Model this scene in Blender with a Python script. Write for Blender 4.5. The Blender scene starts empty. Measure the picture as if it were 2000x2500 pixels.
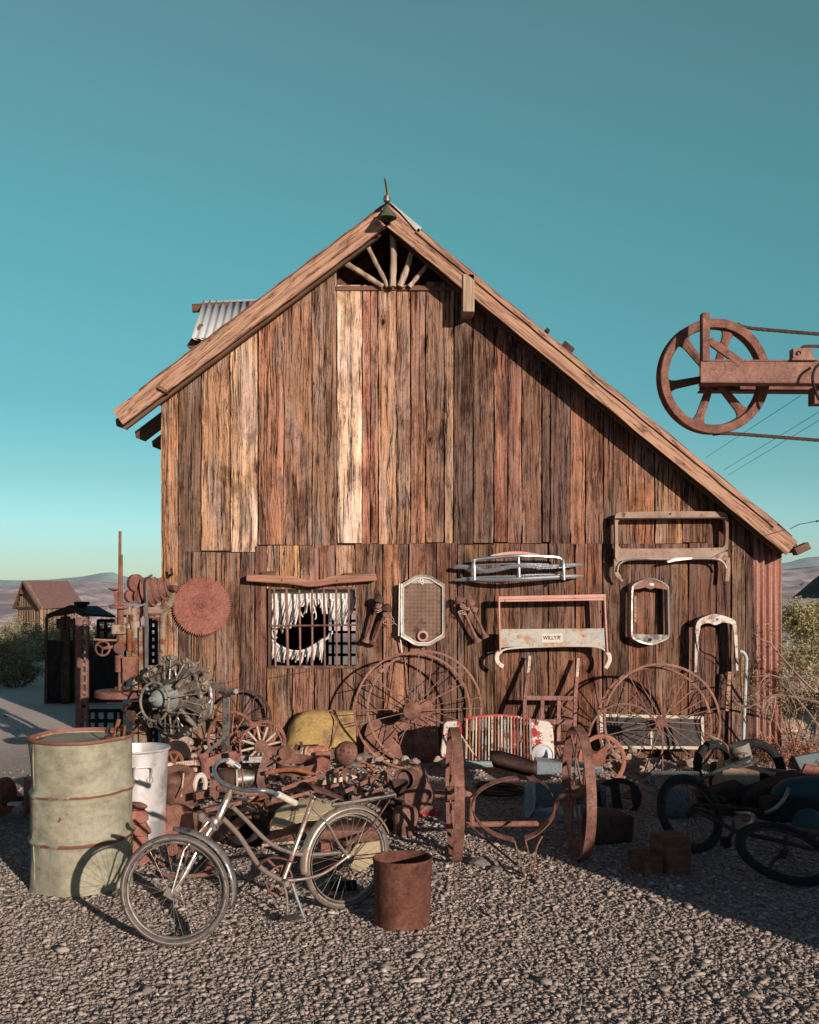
import bpy, math, random
import numpy as np
from mathutils import Vector, Matrix, Euler, noise as mnoise
R = math.radians
scene = bpy.context.scene
# ---------------------------------------------------------------- camera
F = 2500.0; HOR = 1425.0; EYE = 1.8
cam_d = bpy.data.cameras.new('camera'); cam = bpy.data.objects.new('camera', cam_d)
scene.collection.objects.link(cam); scene.camera = cam
cam.location = (0, 0, EYE); cam.rotation_euler = (R(90), 0, 0)
cam_d.sensor_fit = 'VERTICAL'; cam_d.sensor_height = 36.0; cam_d.lens = 36.0
cam_d.shift_y = (HOR - 1250.0) / 2500.0
cam_d.clip_start = 0.05; cam_d.clip_end = 60000
# ---------------------------------------------------------------- sun and sky
SUN_TO = Vector((-0.65, 1.0, -0.285)).normalized()      # direction the light travels
sun_el = math.asin(-SUN_TO.z); sun_rot = math.atan2(-SUN_TO.x, -SUN_TO.y)
world = bpy.data.worlds.new('World'); scene.world = world; world.use_nodes = True
wn = world.node_tree; wn.nodes.clear()
w_out = wn.nodes.new('ShaderNodeOutputWorld'); w_bg = wn.nodes.new('ShaderNodeBackground')
sky = wn.nodes.new('ShaderNodeTexSky'); sky.sky_type = 'NISHITA'; sky.sun_disc = False
sky.sun_elevation = sun_el; sky.sun_rotation = sun_rot
sky.altitude = 900; sky.air_density = 1.0; sky.dust_density = 0.6; sky.ozone_density = 2.0
tc = wn.nodes.new('ShaderNodeTexCoord'); sep = wn.nodes.new('ShaderNodeSeparateXYZ')
wn.links.new(tc.outputs['Generated'], sep.inputs[0])
ramp = wn.nodes.new('ShaderNodeValToRGB'); cr = ramp.color_ramp
SKYR = [(0.0, (0.68, .87, 1.0)), (0.035, (0.60, .86, 1.0)), (0.10, (.44, .72, .65)), (0.17, (.345, .71, .585)), (0.33, (.46, .92, .635)), (0.49, (.70, 1.0, .68)), (0.70, (.32, .30, .32)), (1.0, (.19, .16, .20))]
while len(cr.elements) < len(SKYR): cr.elements.new(0.5)
for e, (p, c) in zip(cr.elements, SKYR): e.position = p; e.color = (*c, 1)
wn.links.new(sep.outputs[2], ramp.inputs[0])
mul = wn.nodes.new('ShaderNodeMix'); mul.data_type = 'RGBA'; mul.blend_type = 'MULTIPLY'; mul.inputs[0].default_value = 1
# the sky behind the camera is deeper than the pale band over the valley
ysc = wn.nodes.new('ShaderNodeMapRange'); wn.links.new(sep.outputs[1], ysc.inputs[0]); ysc.inputs[1].default_value = -.5; ysc.inputs[2].default_value = .45
ysr = wn.nodes.new('ShaderNodeValToRGB'); wn.links.new(ysc.outputs[0], ysr.inputs[0]); ysr.color_ramp.elements[0].color = (.74, .50, .66, 1); ysr.color_ramp.elements[1].color = (1, 1, 1, 1)
sc1 = wn.nodes.new('ShaderNodeVectorMath'); sc1.operation = 'MULTIPLY'; wn.links.new(sky.outputs[0], sc1.inputs[0]); wn.links.new(ysr.outputs[0], sc1.inputs[1])
wn.links.new(sc1.outputs[0], mul.inputs[6]); wn.links.new(ramp.outputs[0], mul.inputs[7])
wn.links.new(mul.outputs[2], w_bg.inputs[0]); w_bg.inputs[1].default_value = 0.15
wn.links.new(w_bg.outputs[0], w_out.inputs[0])
sun_d = bpy.data.lights.new('sun', 'SUN'); sun_o = bpy.data.objects.new('sun', sun_d); scene.collection.objects.link(sun_o)
sun_d.energy = 5.0; sun_d.angle = R(0.5); sun_d.color = (1.0, 0.84, 0.74)
sun_o.rotation_euler = SUN_TO.to_track_quat('-Z', 'Y').to_euler()
scene.view_settings.view_transform = 'Standard'; scene.view_settings.look = 'None'
scene.view_settings.exposure = 0.0; scene.view_settings.gamma = 1.0

# ---------------------------------------------------------------- helpers
def P(x, y, D):
    return Vector(((x - 1000) * D / F, D, EYE - (y - HOR) * D / F))
def G(x, y, z=0.0):                      # point at height z seen at a pixel
    D = (EYE - z) * F / (y - HOR); return Vector(((x - 1000) * D / F, D, z))
def spl(pts, n=6, closed=False):
    pts = [Vector(p) for p in pts]; out = []; m = len(pts)
    rng = range(m if closed else m - 1)
    for i in rng:
        if closed: a, b, c, d = pts[(i-1) % m], pts[i], pts[(i+1) % m], pts[(i+2) % m]
        else: a, b, c, d = pts[max(i-1, 0)], pts[i], pts[i+1], pts[min(i+2, m-1)]
        for k in range(n):
            t = k / n
            out.append(0.5*((2*b) + (c-a)*t + (2*a-5*b+4*c-d)*t*t + (3*b-a-3*c+d)*t**3))
    if not closed: out.append(pts[-1])
    return out
def frame_of(d):
    d = Vector(d).normalized(); up = Vector((0, 0, 1)) if abs(d.z) < .95 else Vector((1, 0, 0))
    u = up.cross(d).normalized(); v = d.cross(u).normalized(); return u, v, d
def rot3(e):
    return Euler(e).to_matrix() if not isinstance(e, Matrix) else e.to_3x3()
class MB:
    def __init__(s): s.v = []; s.f = []; s.c = []; s.col = None
    def add(s, vs, fs):
        o = len(s.v); s.v += [tuple(v) for v in vs]; s.f += [tuple(i + o for i in f) for f in fs]
        if s.col is not None: s.c += [s.col] * len(vs)
        return s
    def box(s, c, d, rot=None):
        c = Vector(c); M = rot3(rot) if rot is not None else None; vs = []
        for x in (-.5, .5):
            for y in (-.5, .5):
                for z in (-.5, .5):
                    p = Vector((x*d[0], y*d[1], z*d[2])); vs.append(c + (M @ p if M else p))
        return s.add(vs, [(0,1,3,2), (4,6,7,5), (0,4,5,1), (2,3,7,6), (0,2,6,4), (1,5,7,3)])
    def bar(s, a, b, w, h, up=(0, 1, 0)):        # box from a to b, w across, h along up
        a, b = Vector(a), Vector(b); d = (b - a).normalized(); upv = Vector(up)
        u = d.cross(upv)
        if u.length < 1e-4: u = d.cross(Vector((1, 0, 0)))
        u.normalize(); v = u.cross(d).normalized(); vs = []
        for p in (a, b):
            for i, j in ((-1,-1), (1,-1), (1,1), (-1,1)): vs.append(p + u*(w/2*i) + v*(h/2*j))
        return s.add(vs, [(0,1,2,3), (7,6,5,4), (0,4,5,1), (1,5,6,2), (2,6,7,3), (3,7,4,0)])
    def tube(s, pts, r, n=8, closed=False, flat=None):
        pts = [Vector(p) for p in pts]; m = len(pts)
        rs = r if isinstance(r, (list, tuple)) else [r]*m
        u, v, d0 = frame_of((pts[1] - pts[0])); vs = []
        for i in range(m):
            if closed: t = (pts[(i+1) % m] - pts[i-1])
            else: t = pts[min(i+1, m-1)] - pts[max(i-1, 0)]
            t = t.normalized() if t.length > 1e-9 else d0
            u = (u - t*u.dot(t)); u = u.normalized() if u.length > 1e-6 else frame_of(t)[0]
            v = t.cross(u); a = rs[i]; b = a if flat is None else a*flat
            for k in range(n):
                q = 2*math.pi*k/n; vs.append(pts[i] + u*(a*math.cos(q)) + v*(b*math.sin(q)))
        fs = []
        for i in range(m if closed else m-1):
            for k in range(n):
                j = (i+1) % m; fs.append((i*n+k, i*n+(k+1) % n, j*n+(k+1) % n, j*n+k))
        if not closed: fs += [tuple(range(n))[::-1], tuple((m-1)*n+k for k in range(n))]
        return s.add(vs, fs)
    def lathe(s, prof, c=(0,0,0), ax=(0,0,1), n=28, wob=None, a0=0, a1=2*math.pi):
        c = Vector(c); u, v, d = frame_of(ax); vs = []; full = a1 - a0 > 6.28
        cnt = n if full else n + 1
        for i, (r, t) in enumerate(prof):
            for k in range(cnt):
                q = a0 + (a1-a0)*k/n; p = c + d*t + (u*math.cos(q) + v*math.sin(q))*max(r, 1e-5)
                if wob: p = p + wob(p, q, t, r)
                vs.append(p)
        fs = []
        for i in range(len(prof)-1):
            for k in range(n):
                k2 = (k+1) % cnt; fs.append((i*cnt+k, i*cnt+k2, (i+1)*cnt+k2, (i+1)*cnt+k))
        return s.add(vs, fs)
    def ring(s, c, ax, rad, r, n=40, m=8, flat=None, wob=0):
        u, v, d = frame_of(ax); c = Vector(c)
        pts = [c + (u*math.cos(2*math.pi*k/n) + v*math.sin(2*math.pi*k/n))*(rad*(1+wob*math.sin(3.1*k))) for k in range(n)]
        return s.tube(pts, r, m, closed=True, flat=flat)
    def band(s, c, ax, rad, w, t, n=48, wob=0):      # flat metal tyre: width w along ax, thickness t
        pr = [(rad-t, -w/2), (rad, -w/2), (rad, w/2), (rad-t, w/2), (rad-t, -w/2)]
        return s.lathe(pr, c, ax, n)
    def prism(s, poly, depth):                       # poly: 3d points (front face), extruded by vector
        n = len(poly); d = Vector(depth); vs = [Vector(p) for p in poly] + [Vector(p) + d for p in poly]
        fs = [tuple(range(n)), tuple(range(2*n-1, n-1, -1))] + [(i, i+n, (i+1) % n+n, (i+1) % n) for i in range(n)]
        return s.add(vs, fs)
    def frame(s, outer, inner, depth):               # same number of points
        n = len(outer); d = Vector(depth)
        vs = [Vector(p) for p in outer] + [Vector(p) for p in inner]; vs += [p + d for p in vs]; fs = []
        for i in range(n):
            j = (i+1) % n
            fs += [(i, j, n+j, n+i), (2*n+i, 3*n+i, 3*n+j, 2*n+j), (i, 2*n+i, 2*n+j, j), (n+i, n+j, 3*n+j, 3*n+i)]
        return s.add(vs, fs)
    def sheet(s, grid):                              # grid[i][j] of points
        a, b = len(grid), len(grid[0])
        return s.add([p for r in grid for p in r], [(i*b+j, i*b+j+1, (i+1)*b+j+1, (i+1)*b+j) for i in range(a-1) for j in range(b-1)])
    def jitter(s, amp, sc=5, seed=0, start=0):
        for i in range(start, len(s.v)):
            p = Vector(s.v[i]); q = mnoise.noise_vector(p*sc + Vector((seed*3.7, seed, 0))); s.v[i] = tuple(p + q*amp)
        return s
def link(o): scene.collection.objects.link(o); return o
def build(mb, name, mat, parent=None, bevel=0, ang=35, solid=0, weld=False, sub=0):
    me = bpy.data.meshes.new(name)
    off = parent_loc(parent)
    vs = [(a-off[0], b-off[1], c-off[2]) for a, b, c in mb.v]
    me.from_pydata(vs, [], mb.f); me.materials.append(mat)
    if mb.c:
        at = me.color_attributes.new('bcol', 'FLOAT_COLOR', 'POINT'); at.data.foreach_set('color', [x for c in mb.c for x in c])
    me.polygons.foreach_set('use_smooth', [True]*len(me.polygons))
    try: me.set_sharp_from_angle(angle=R(ang))
    except Exception: pass
    me.update(); o = link(bpy.data.objects.new(name, me))
    if parent: o.parent = parent
    if solid:
        m = o.modifiers.new('solid', 'SOLIDIFY'); m.thickness = solid; m.offset = 0
    if bevel:
        m = o.modifiers.new('bevel', 'BEVEL'); m.width = bevel; m.segments = 2; m.limit_method = 'ANGLE'; m.angle_limit = R(40)
    if sub:
        m = o.modifiers.new('sub', 'SUBSURF'); m.levels = sub; m.render_levels = sub
    o['_w'] = list(off)
    return o
def parent_loc(p):
    return tuple(p['_w']) if p is not None and '_w' in p.keys() else (0, 0, 0)
def thing(name, label, cat, loc=(0, 0, 0), group=None):
    o = link(bpy.data.objects.new(name, None)); o.empty_display_size = .1
    o.location = loc; o['_w'] = list(loc); o['label'] = label; o['category'] = cat
    if group: o['group'] = group
    return o
def tag(o, label, cat, group=None):
    o['label'] = label; o['category'] = cat
    if group: o['group'] = group
    return o
def struct(o, kind='structure'): o['kind'] = kind; return o
def single(mb, name, mat, label, cat, group=None, **k):   # a thing that is one mesh, origin at its base
    zs = [v[2] for v in mb.v]; xs = [v[0] for v in mb.v]; ys = [v[1] for v in mb.v]
    loc = ((min(xs)+max(xs))/2, (min(ys)+max(ys))/2, min(zs))
    mb.v = [(a-loc[0], b-loc[1], c-loc[2]) for a, b, c in mb.v]
    o = build(mb, name, mat, None, **k); o.location = loc; o['_w'] = list(loc)
    return tag(o, label, cat, group)
def spin(o, rx=0, ry=0, rz=0): o.rotation_euler = (R(rx), R(ry), R(rz)); return o

# ---------------------------------------------------------------- materials
def lin(r, g, b): return tuple(((x/255)/12.92 if x/255 <= .04045 else ((x/255+.055)/1.055)**2.4) for x in (r, g, b))
class NT:
    def __init__(s, name):
        s.m = bpy.data.materials.new(name); s.m.use_nodes = True; s.t = s.m.node_tree
        s.b = s.t.nodes['Principled BSDF']; s.out = s.t.nodes['Material Output']
    def n(s, ty, ins=None, **pr):
        x = s.t.nodes.new('ShaderNode'+ty)
        for k, v in pr.items(): setattr(x, k, v)
        for k, v in (ins or {}).items(): s.set(x.inputs[k], v)
        return x
    def set(s, sock, v):
        if hasattr(v, 'is_output') or isinstance(v, bpy.types.NodeSocket): s.t.links.new(v, sock)
        elif isinstance(v, bpy.types.Node): s.t.links.new(v.outputs[0], sock)
        else: sock.default_value = v if not (isinstance(v, tuple) and len(v) == 3 and sock.type == 'RGBA') else (*v, 1)
    def coord(s, rnd=True, scale=(1, 1, 1)):
        c = s.n('TexCoord').outputs['Object']
        if scale != (1, 1, 1): c = s.n('VectorMath', {0: c, 1: scale}, operation='MULTIPLY').outputs[0]
        if rnd:
            r = s.n('ObjectInfo').outputs['Random']
            k = s.n('VectorMath', {0: (31.0, 17.0, 43.0), 3: r}, operation='SCALE'); c = s.n('VectorMath', {0: c, 1: k.outputs[0]}, operation='ADD').outputs[0]
        return c
    def noise(s, c, sc, det=4, ro=.6, dist=0):
        return s.n('TexNoise', {'Vector': c, 'Scale': sc, 'Detail': det, 'Roughness': ro, 'Distortion': dist}).outputs[0]
    def ramp(s, v, stops, interp='LINEAR'):
        x = s.n('ValToRGB', {0: v}); r = x.color_ramp; r.interpolation = interp
        while len(r.elements) < len(stops): r.elements.new(.5)
        for e, (p, c) in zip(r.elements, stops):
            e.position = p; e.color = (c, c, c, 1) if isinstance(c, (int, float)) else (*c, 1)
        return x.outputs[0]
    def mix(s, f, a, b, mode='MIX'):
        x = s.n('Mix', data_type='RGBA', blend_type=mode); s.set(x.inputs[0], f); s.set(x.inputs[6], a); s.set(x.inputs[7], b); return x.outputs[2]
    def math(s, op, a, b=0.0, c=None):
        x = s.n('Math', operation=op); s.set(x.inputs[0], a); s.set(x.inputs[1], b)
        if c is not None: s.set(x.inputs[2], c)
        return x.outputs[0]
    def fin(s, col, rough=.8, metal=0, bump=None, bs=.3, bd=.01, spec=.3):
        s.set(s.b.inputs['Base Color'], col); s.set(s.b.inputs['Roughness'], rough); s.set(s.b.inputs['Metallic'], metal)
        s.b.inputs['Specular IOR Level'].default_value = spec
        if bump is not None:
            b = s.n('Bump', {'Height': bump, 'Strength': bs, 'Distance': bd}); s.set(s.b.inputs['Normal'], b)
        return s.m
def rust(name, a, b, c, sc=9, rough=.85, bs=.5, metal=0.0):
    t = NT(name); co = t.coord(); n1 = t.noise(co, sc, 8, .65); n2 = t.noise(co, sc*9, 5, .7); n3 = t.noise(co, sc*.35, 3, .5)
    col = t.ramp(n1, [(.3, a), (.5, b), (.7, c)])
    col = t.mix(1.0, col, t.ramp(n2, [(.3, .55), (.52, 1.0), (.72, 1.25)]), 'MULTIPLY')
    col = t.mix(t.ramp(n3, [(.42, 0.0), (.62, .5)]), col, t.mix(.5, col, a), 'MIX')
    n4 = t.noise(co, sc*2.7, 7, .75, .5); rn = t.n('ObjectInfo').outputs['Random']
    col = t.mix(1, col, t.ramp(rn, [(0, (.66, .62, .60)), (.3, (1.0, .93, .88)), (.55, (.85, .88, .92)), (.8, (1.15, 1.08, .98)), (1, (.95, .80, .70))]), 'MULTIPLY')
    col = t.mix(t.ramp(n4, [(.56, 0.0), (.66, .7)]), col, t.mix(1, a, (.5, .45, .45), 'MULTIPLY'))
    col = t.mix(t.ramp(n4, [(.30, .6), (.40, 0.0)]), col, t.mix(1, c, (1.15, 1.02, .85), 'MULTIPLY'))
    h = t.math('ADD', t.math('MULTIPLY', n2, .6), n4)
    return t.fin(col, rough, metal, h, bs, .004)
def paint(name, base, base2, rs, amt=.5, sc=6, rough=.6, bs=.3, edge=.03, metal=0, sp=(1,1,1)):
    t = NT(name); co = t.coord(scale=sp); n1 = t.noise(co, sc, 10, .7); n2 = t.noise(co, sc*11, 5, .7); n3 = t.noise(co, sc*.6, 5, .6)
    b = t.mix(t.ramp(n3, [(.35, 0.0), (.65, 1.0)]), base, base2)
    b = t.mix(1.0, b, t.ramp(n2, [(.3, .7), (.6, 1.1)]), 'MULTIPLY')
    rc = t.mix(n2, rs, tuple(x*.45 for x in rs))
    k = t.ramp(n1, [(amt, 0.0), (amt+edge, 1.0)])
    return t.fin(t.mix(k, b, rc), t.mix(k, (rough,)*3, (.85,)*3), metal, t.math('SUBTRACT', t.math('MULTIPLY', n2, .3), t.math('MULTIPLY', k, .5)), bs, .003)
def metalm(name, col, rough=.3, sc=12, dirt=(.12, .10, .08), amt=.62, metal=1.0):
    t = NT(name); co = t.coord(); n1 = t.noise(co, sc, 8, .7); n2 = t.noise(co, sc*8, 4, .6)
    k = t.ramp(n1, [(amt-.12, 0.0), (amt+.12, 1.0)])
    c = t.mix(k, t.mix(n2, col, tuple(x*.75 for x in col)), dirt)
    return t.fin(c, t.math('ADD', t.math('MULTIPLY', k, .4), t.math('MULTIPLY_ADD', n2, .25, rough-.1)), t.math('MULTIPLY_ADD', k, -metal*.8, metal), n2, .15, .002)
def woodm(name, light, mid, dark, axis=2, sc=1.0, rings=False, rough=.85, gap=None):
    t = NT(name); s3 = [9*sc]*3; s3[axis] = .7*sc; co = t.coord(scale=tuple(s3)); s4 = [45*sc]*3; s4[axis] = 2.0*sc; co2 = t.coord(scale=tuple(s4))
    n1 = t.noise(co, 1.0, 6, .6, .6 if rings else .2); n2 = t.noise(co2, 1.0, 4, .65)
    if rings:
        w = t.math('FRACT', t.math('MULTIPLY', n1, 11.0)); g = t.ramp(w, [(0, mid), (.30, light), (.62, light), (.84, mid), (.95, dark), (1, mid)])
    else: g = t.ramp(n1, [(.3, dark), (.5, mid), (.7, light)])
    col = t.mix(1.0, g, t.ramp(n2, [(.3, .55), (.5, 1.0), (.7, 1.2)]), 'MULTIPLY')
    return t.fin(col, rough, 0, n2, .5, .004)

M = {}
M['rust'] = rust('rust_mid', (.11, .055, .044), (.235, .118, .090), (.36, .195, .145))
M['rust_red'] = rust('rust_red', (.18, .075, .058), (.30, .135, .10), (.40, .20, .15))
M['rust_pink'] = rust('rust_pink', (.18, .098, .080), (.30, .170, .138), (.40, .24, .195), sc=6)
M['rust_dark'] = rust('rust_dark', (.04, .026, .022), (.08, .047, .038), (.14, .08, .06))
M['rust_bucket'] = rust('rust_bucket', (.06, .026, .020), (.13, .058, .042), (.22, .11, .08), sc=7)
M['rust_orange'] = rust('rust_orange', (.20, .07, .035), (.34, .13, .06), (.45, .20, .10))
M['rust_blade'] = rust('rust_blade', (.24, .105, .088), (.31, .140, .115), (.38, .19, .16), sc=5, bs=.15)
M['black'] = rust('old_black_iron', (.014, .012, .013), (.026, .022, .022), (.05, .04, .036))
M['chrome'] = metalm('old_chrome', (.66, .71, .73), .26, 9, (.42, .38, .35), .70, .78)
M['chromedull'] = metalm('pitted_chrome', (.52, .49, .45), .30, 14, (.24, .17, .12), .52)
M['steel'] = metalm('dull_steel', (.34, .32, .30), .42, 11, (.12, .10, .085), .56)
M['steel_light'] = metalm('nickel_shell', (.62, .58, .52), .38, 8, (.30, .24, .18), .58)
M['alu'] = metalm('brushed_aluminium', (.70, .69, .67), .46, 5, (.54, .52, .49), .60, .7)
M['galv'] = metalm('galvanised_sheet', (.56, .60, .58), .55, 5, (.42, .42, .40), .60, .15)
M['cast'] = rust('engine_cast_alloy', (.13, .11, .09), (.28, .25, .20), (.46, .42, .35), sc=14, rough=.6, metal=.3)
M['cast_dark'] = rust('engine_greasy_metal', (.03, .026, .022), (.09, .075, .058), (.22, .18, .14), sc=14, rough=.5, metal=.2)
M['palegrey'] = paint('engine_pale_grey_paint', (.26, .29, .27), (.18, .20, .18), (.13, .09, .06), .60, 10)
M['rubber'] = rust('weathered_rubber', (.09, .078, .066), (.15, .13, .11), (.22, .19, .16), sc=20, bs=.3)
M['rubber_dark'] = rust('dark_rubber', (.012, .013, .015), (.022, .024, .027), (.04, .042, .045), sc=20, bs=.3)
M['white_wall'] = paint('old_whitewall', (.36, .30, .26), (.25, .20, .17), (.12, .08, .06), .56, 14)
M['grip'] = paint('white_grip', (.74, .68, .60), (.60, .54, .47), (.3, .22, .16), .68, 20)
M['machine'] = paint('rusty_machine_paint', (.34, .30, .22), (.24, .15, .10), (.24, .085, .05), .47, 9, edge=.08)
M['yellow'] = paint('yellow_rusty_sheet', (.54, .40, .13), (.42, .27, .11), (.27, .15, .10), .47, 4.5, edge=.16)
M['cream'] = paint('pale_yellow_tank_paint', (.52, .43, .25), (.44, .36, .22), (.20, .12, .07), .62, 7, edge=.05)
M['redwhite'] = paint('red_white_flaking', (.74, .68, .60), (.66, .58, .50), (.50, .06, .05), .53, 9, edge=.02)
M['redpaint'] = paint('red_flaking', (.55, .07, .06), (.45, .09, .07), (.70, .62, .54), .60, 9, edge=.02)
M['whiterust'] = paint('white_rusty_rim', (.72, .64, .54), (.66, .58, .48), (.28, .12, .08), .60, 12)
M['greybar'] = paint('grey_blue_bar', (.36, .40, .42), (.42, .36, .32), (.28, .13, .09), .52, 14)
M['creambar'] = paint('cream_bar', (.66, .54, .40), (.50, .34, .22), (.30, .13, .08), .55, 14)
M['teal'] = paint('dark_teal_paint', (.020, .075, .085), (.018, .055, .065), (.06, .03, .02), .66, 8)
M['tealpale'] = paint('pale_teal_paint', (.13, .165, .17), (.10, .125, .13), (.12, .07, .05), .54, 8)
M['bluegrey'] = paint('blue_grey_enamel', (.30, .35, .36), (.24, .29, .30), (.16, .09, .07), .70, 5)
M['pinkpaint'] = paint('faded_pink_paint', (.66, .38, .30), (.60, .28, .22), (.30, .14, .10), .64, 12)
M['willys'] = paint('weathered_pale_panel', (.56, .52, .40), (.40, .44, .42), (.60, .33, .21), .50, 9, edge=.12)
M['tanmetal'] = paint('tan_brown_sheet', (.40, .29, .21), (.28, .17, .12), (.20, .10, .07), .55, 8, edge=.1)
M['bone'] = woodm('sun_bleached_wood', (.66, .56, .44), (.52, .40, .29), (.26, .17, .11))
M['yoke'] = woodm('yoke_wood', (.52, .34, .22), (.38, .19, .12), (.24, .10, .065), axis=0)
M['pole'] = woodm('bark_peeled_pole', (.52, .42, .32), (.40, .29, .20), (.13, .075, .05), sc=1.6)
M['pine'] = woodm('pine_fascia', (.45, .27, .175), (.31, .17, .105), (.09, .04, .028), axis=0, sc=.6, rings=True)
M['oldwood'] = woodm('old_brown_wood', (.22, .13, .08), (.14, .075, .045), (.05, .03, .02), axis=0)
M['oldwood_z'] = woodm('old_brown_post', (.26, .17, .11), (.15, .09, .058), (.05, .03, .022), axis=2)
M['shadewood'] = woodm('interior_shade_wood', (.07, .045, .03), (.045, .028, .02), (.02, .012, .01), axis=2)  # very dark tone stands for the unlit barn interior
M['palewood'] = woodm('pale_new_plank', (.62, .44, .30), (.52, .34, .22), (.34, .2, .12), axis=0)
M['cabin'] = woodm('cabin_weathered_boards', (.42, .30, .20), (.27, .18, .115), (.10, .06, .04), sc=.35)
M['cloth'] = paint('torn_white_canvas', (.80, .76, .70), (.72, .68, .62), (.5, .42, .34), .74, 14, rough=.95)
M['leather'] = rust('cracked_leather', (.06, .032, .026), (.12, .065, .05), (.2, .11, .085), sc=16, rough=.6)
M['green_lamp'] = paint('green_enamel', (.10, .12, .07), (.08, .10, .06), (.12, .08, .05), .68, 20, rough=.4)
M['stone'] = rust('pale_stone', (.26, .19, .155), (.42, .33, .27), (.56, .46, .38), sc=7, bs=.6)
M['stone_grey'] = rust('grey_stone', (.13, .11, .10), (.22, .19, .17), (.33, .29, .25), sc=9, bs=.6)
M['cable'] = rust('steel_rope', (.05, .03, .025), (.11, .065, .05), (.2, .12, .09), sc=40)
M['redbright'] = paint('bright_red_paint', (.62, .015, .05), (.55, .02, .05), (.2, .05, .04), .75, 6)
M['bonewhite'] = rust('white_wooden_spoke', (.44, .36, .28), (.60, .52, .42), (.70, .62, .53), sc=14)
M['ink'] = paint('black_ink', (.03, .03, .03), (.06, .05, .045), (.3, .26, .2), .66, 30)
M['screen'] = rust('dusty_screen', (.045, .04, .036), (.075, .068, .06), (.11, .10, .09), sc=10)
g = NT('lamp_glass'); g.fin((.72, .74, .74), .14, .25); M['glass'] = g.m
t = NT('corrugated_rust_side'); co = t.coord(False); n1 = t.noise(co, 3, 6, .6); n2 = t.noise(co, 30, 5, .7)
n3 = t.noise(t.coord(False, (14, 14, .6)), 1, 5, .6)
c = t.ramp(n3, [(.3, (.20, .075, .055)), (.48, (.36, .17, .12)), (.62, (.46, .26, .22)), (.78, (.50, .36, .33))])
c = t.mix(1, c, t.ramp(n2, [(.3, .7), (.6, 1.1)]), 'MULTIPLY'); M['corr_rust'] = t.fin(c, .75, 0, n2, .2, .003)
# barrel: olive paint, rust along the two hoops and the rim
t = NT('olive_barrel_paint'); co = t.coord(False); n1 = t.noise(t.coord(False, (1, 1, 2.2)), 4, 8, .65); n2 = t.noise(co, 34, 6, .7); n3 = t.noise(co, 9, 6, .6); n4 = t.noise(t.coord(False, (1, 1, 5)), 3, 6, .6)
base = t.ramp(n1, [(.28, (.18, .165, .13)), (.42, (.255, .245, .175)), (.55, (.345, .325, .22)), (.68, (.305, .31, .265)), (.8, (.46, .385, .20))])
base = t.mix(t.ramp(n4, [(.6, 0.0), (.75, .45)]), base, (.24, .25, .25))
base = t.mix(1, base, t.ramp(n2, [(.28, .72), (.5, 1.0), (.75, 1.12)]), 'MULTIPLY')
spx = t.n('SeparateXYZ', {0: co}); z = spx.outputs[2]
zz = t.math('ADD', z, t.math('MULTIPLY', t.math('SUBTRACT', n3, .5), .02)); zz = t.math('MULTIPLY_ADD', spx.outputs[0], -.028, zz)
def bandmask(t, z, c0, w, ext): return t.math('MULTIPLY', t.math('LESS_THAN', t.math('ABSOLUTE', t.math('SUBTRACT', z, c0)), w), ext)
gate = t.math('GREATER_THAN', t.math('ADD', t.math('MULTIPLY', spx.outputs[0], .55), n3), .40)
k = t.math('MAXIMUM', bandmask(t, zz, .567, .008, gate), bandmask(t, zz, .290, .012, gate)); k = t.math('MAXIMUM', k, t.math('MULTIPLY', t.math('GREATER_THAN', t.math('ADD', z, t.math('MULTIPLY', n3, .012)), .879), t.math('GREATER_THAN', n1, .40)))
k = t.math('MAXIMUM', k, t.math('MULTIPLY', t.math('LESS_THAN', spx.outputs[0], -.245), t.math('GREATER_THAN', n1, .50)))
k = t.math('MAXIMUM', k, t.math('GREATER_THAN', n3, .69))
M['barrel'] = t.fin(t.mix(k, base, t.mix(n2, (.15, .055, .04), (.28, .125, .095))), .62, 0, t.math('ADD', t.math('MULTIPLY', n2, .3), n1), .35, .006)

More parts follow.
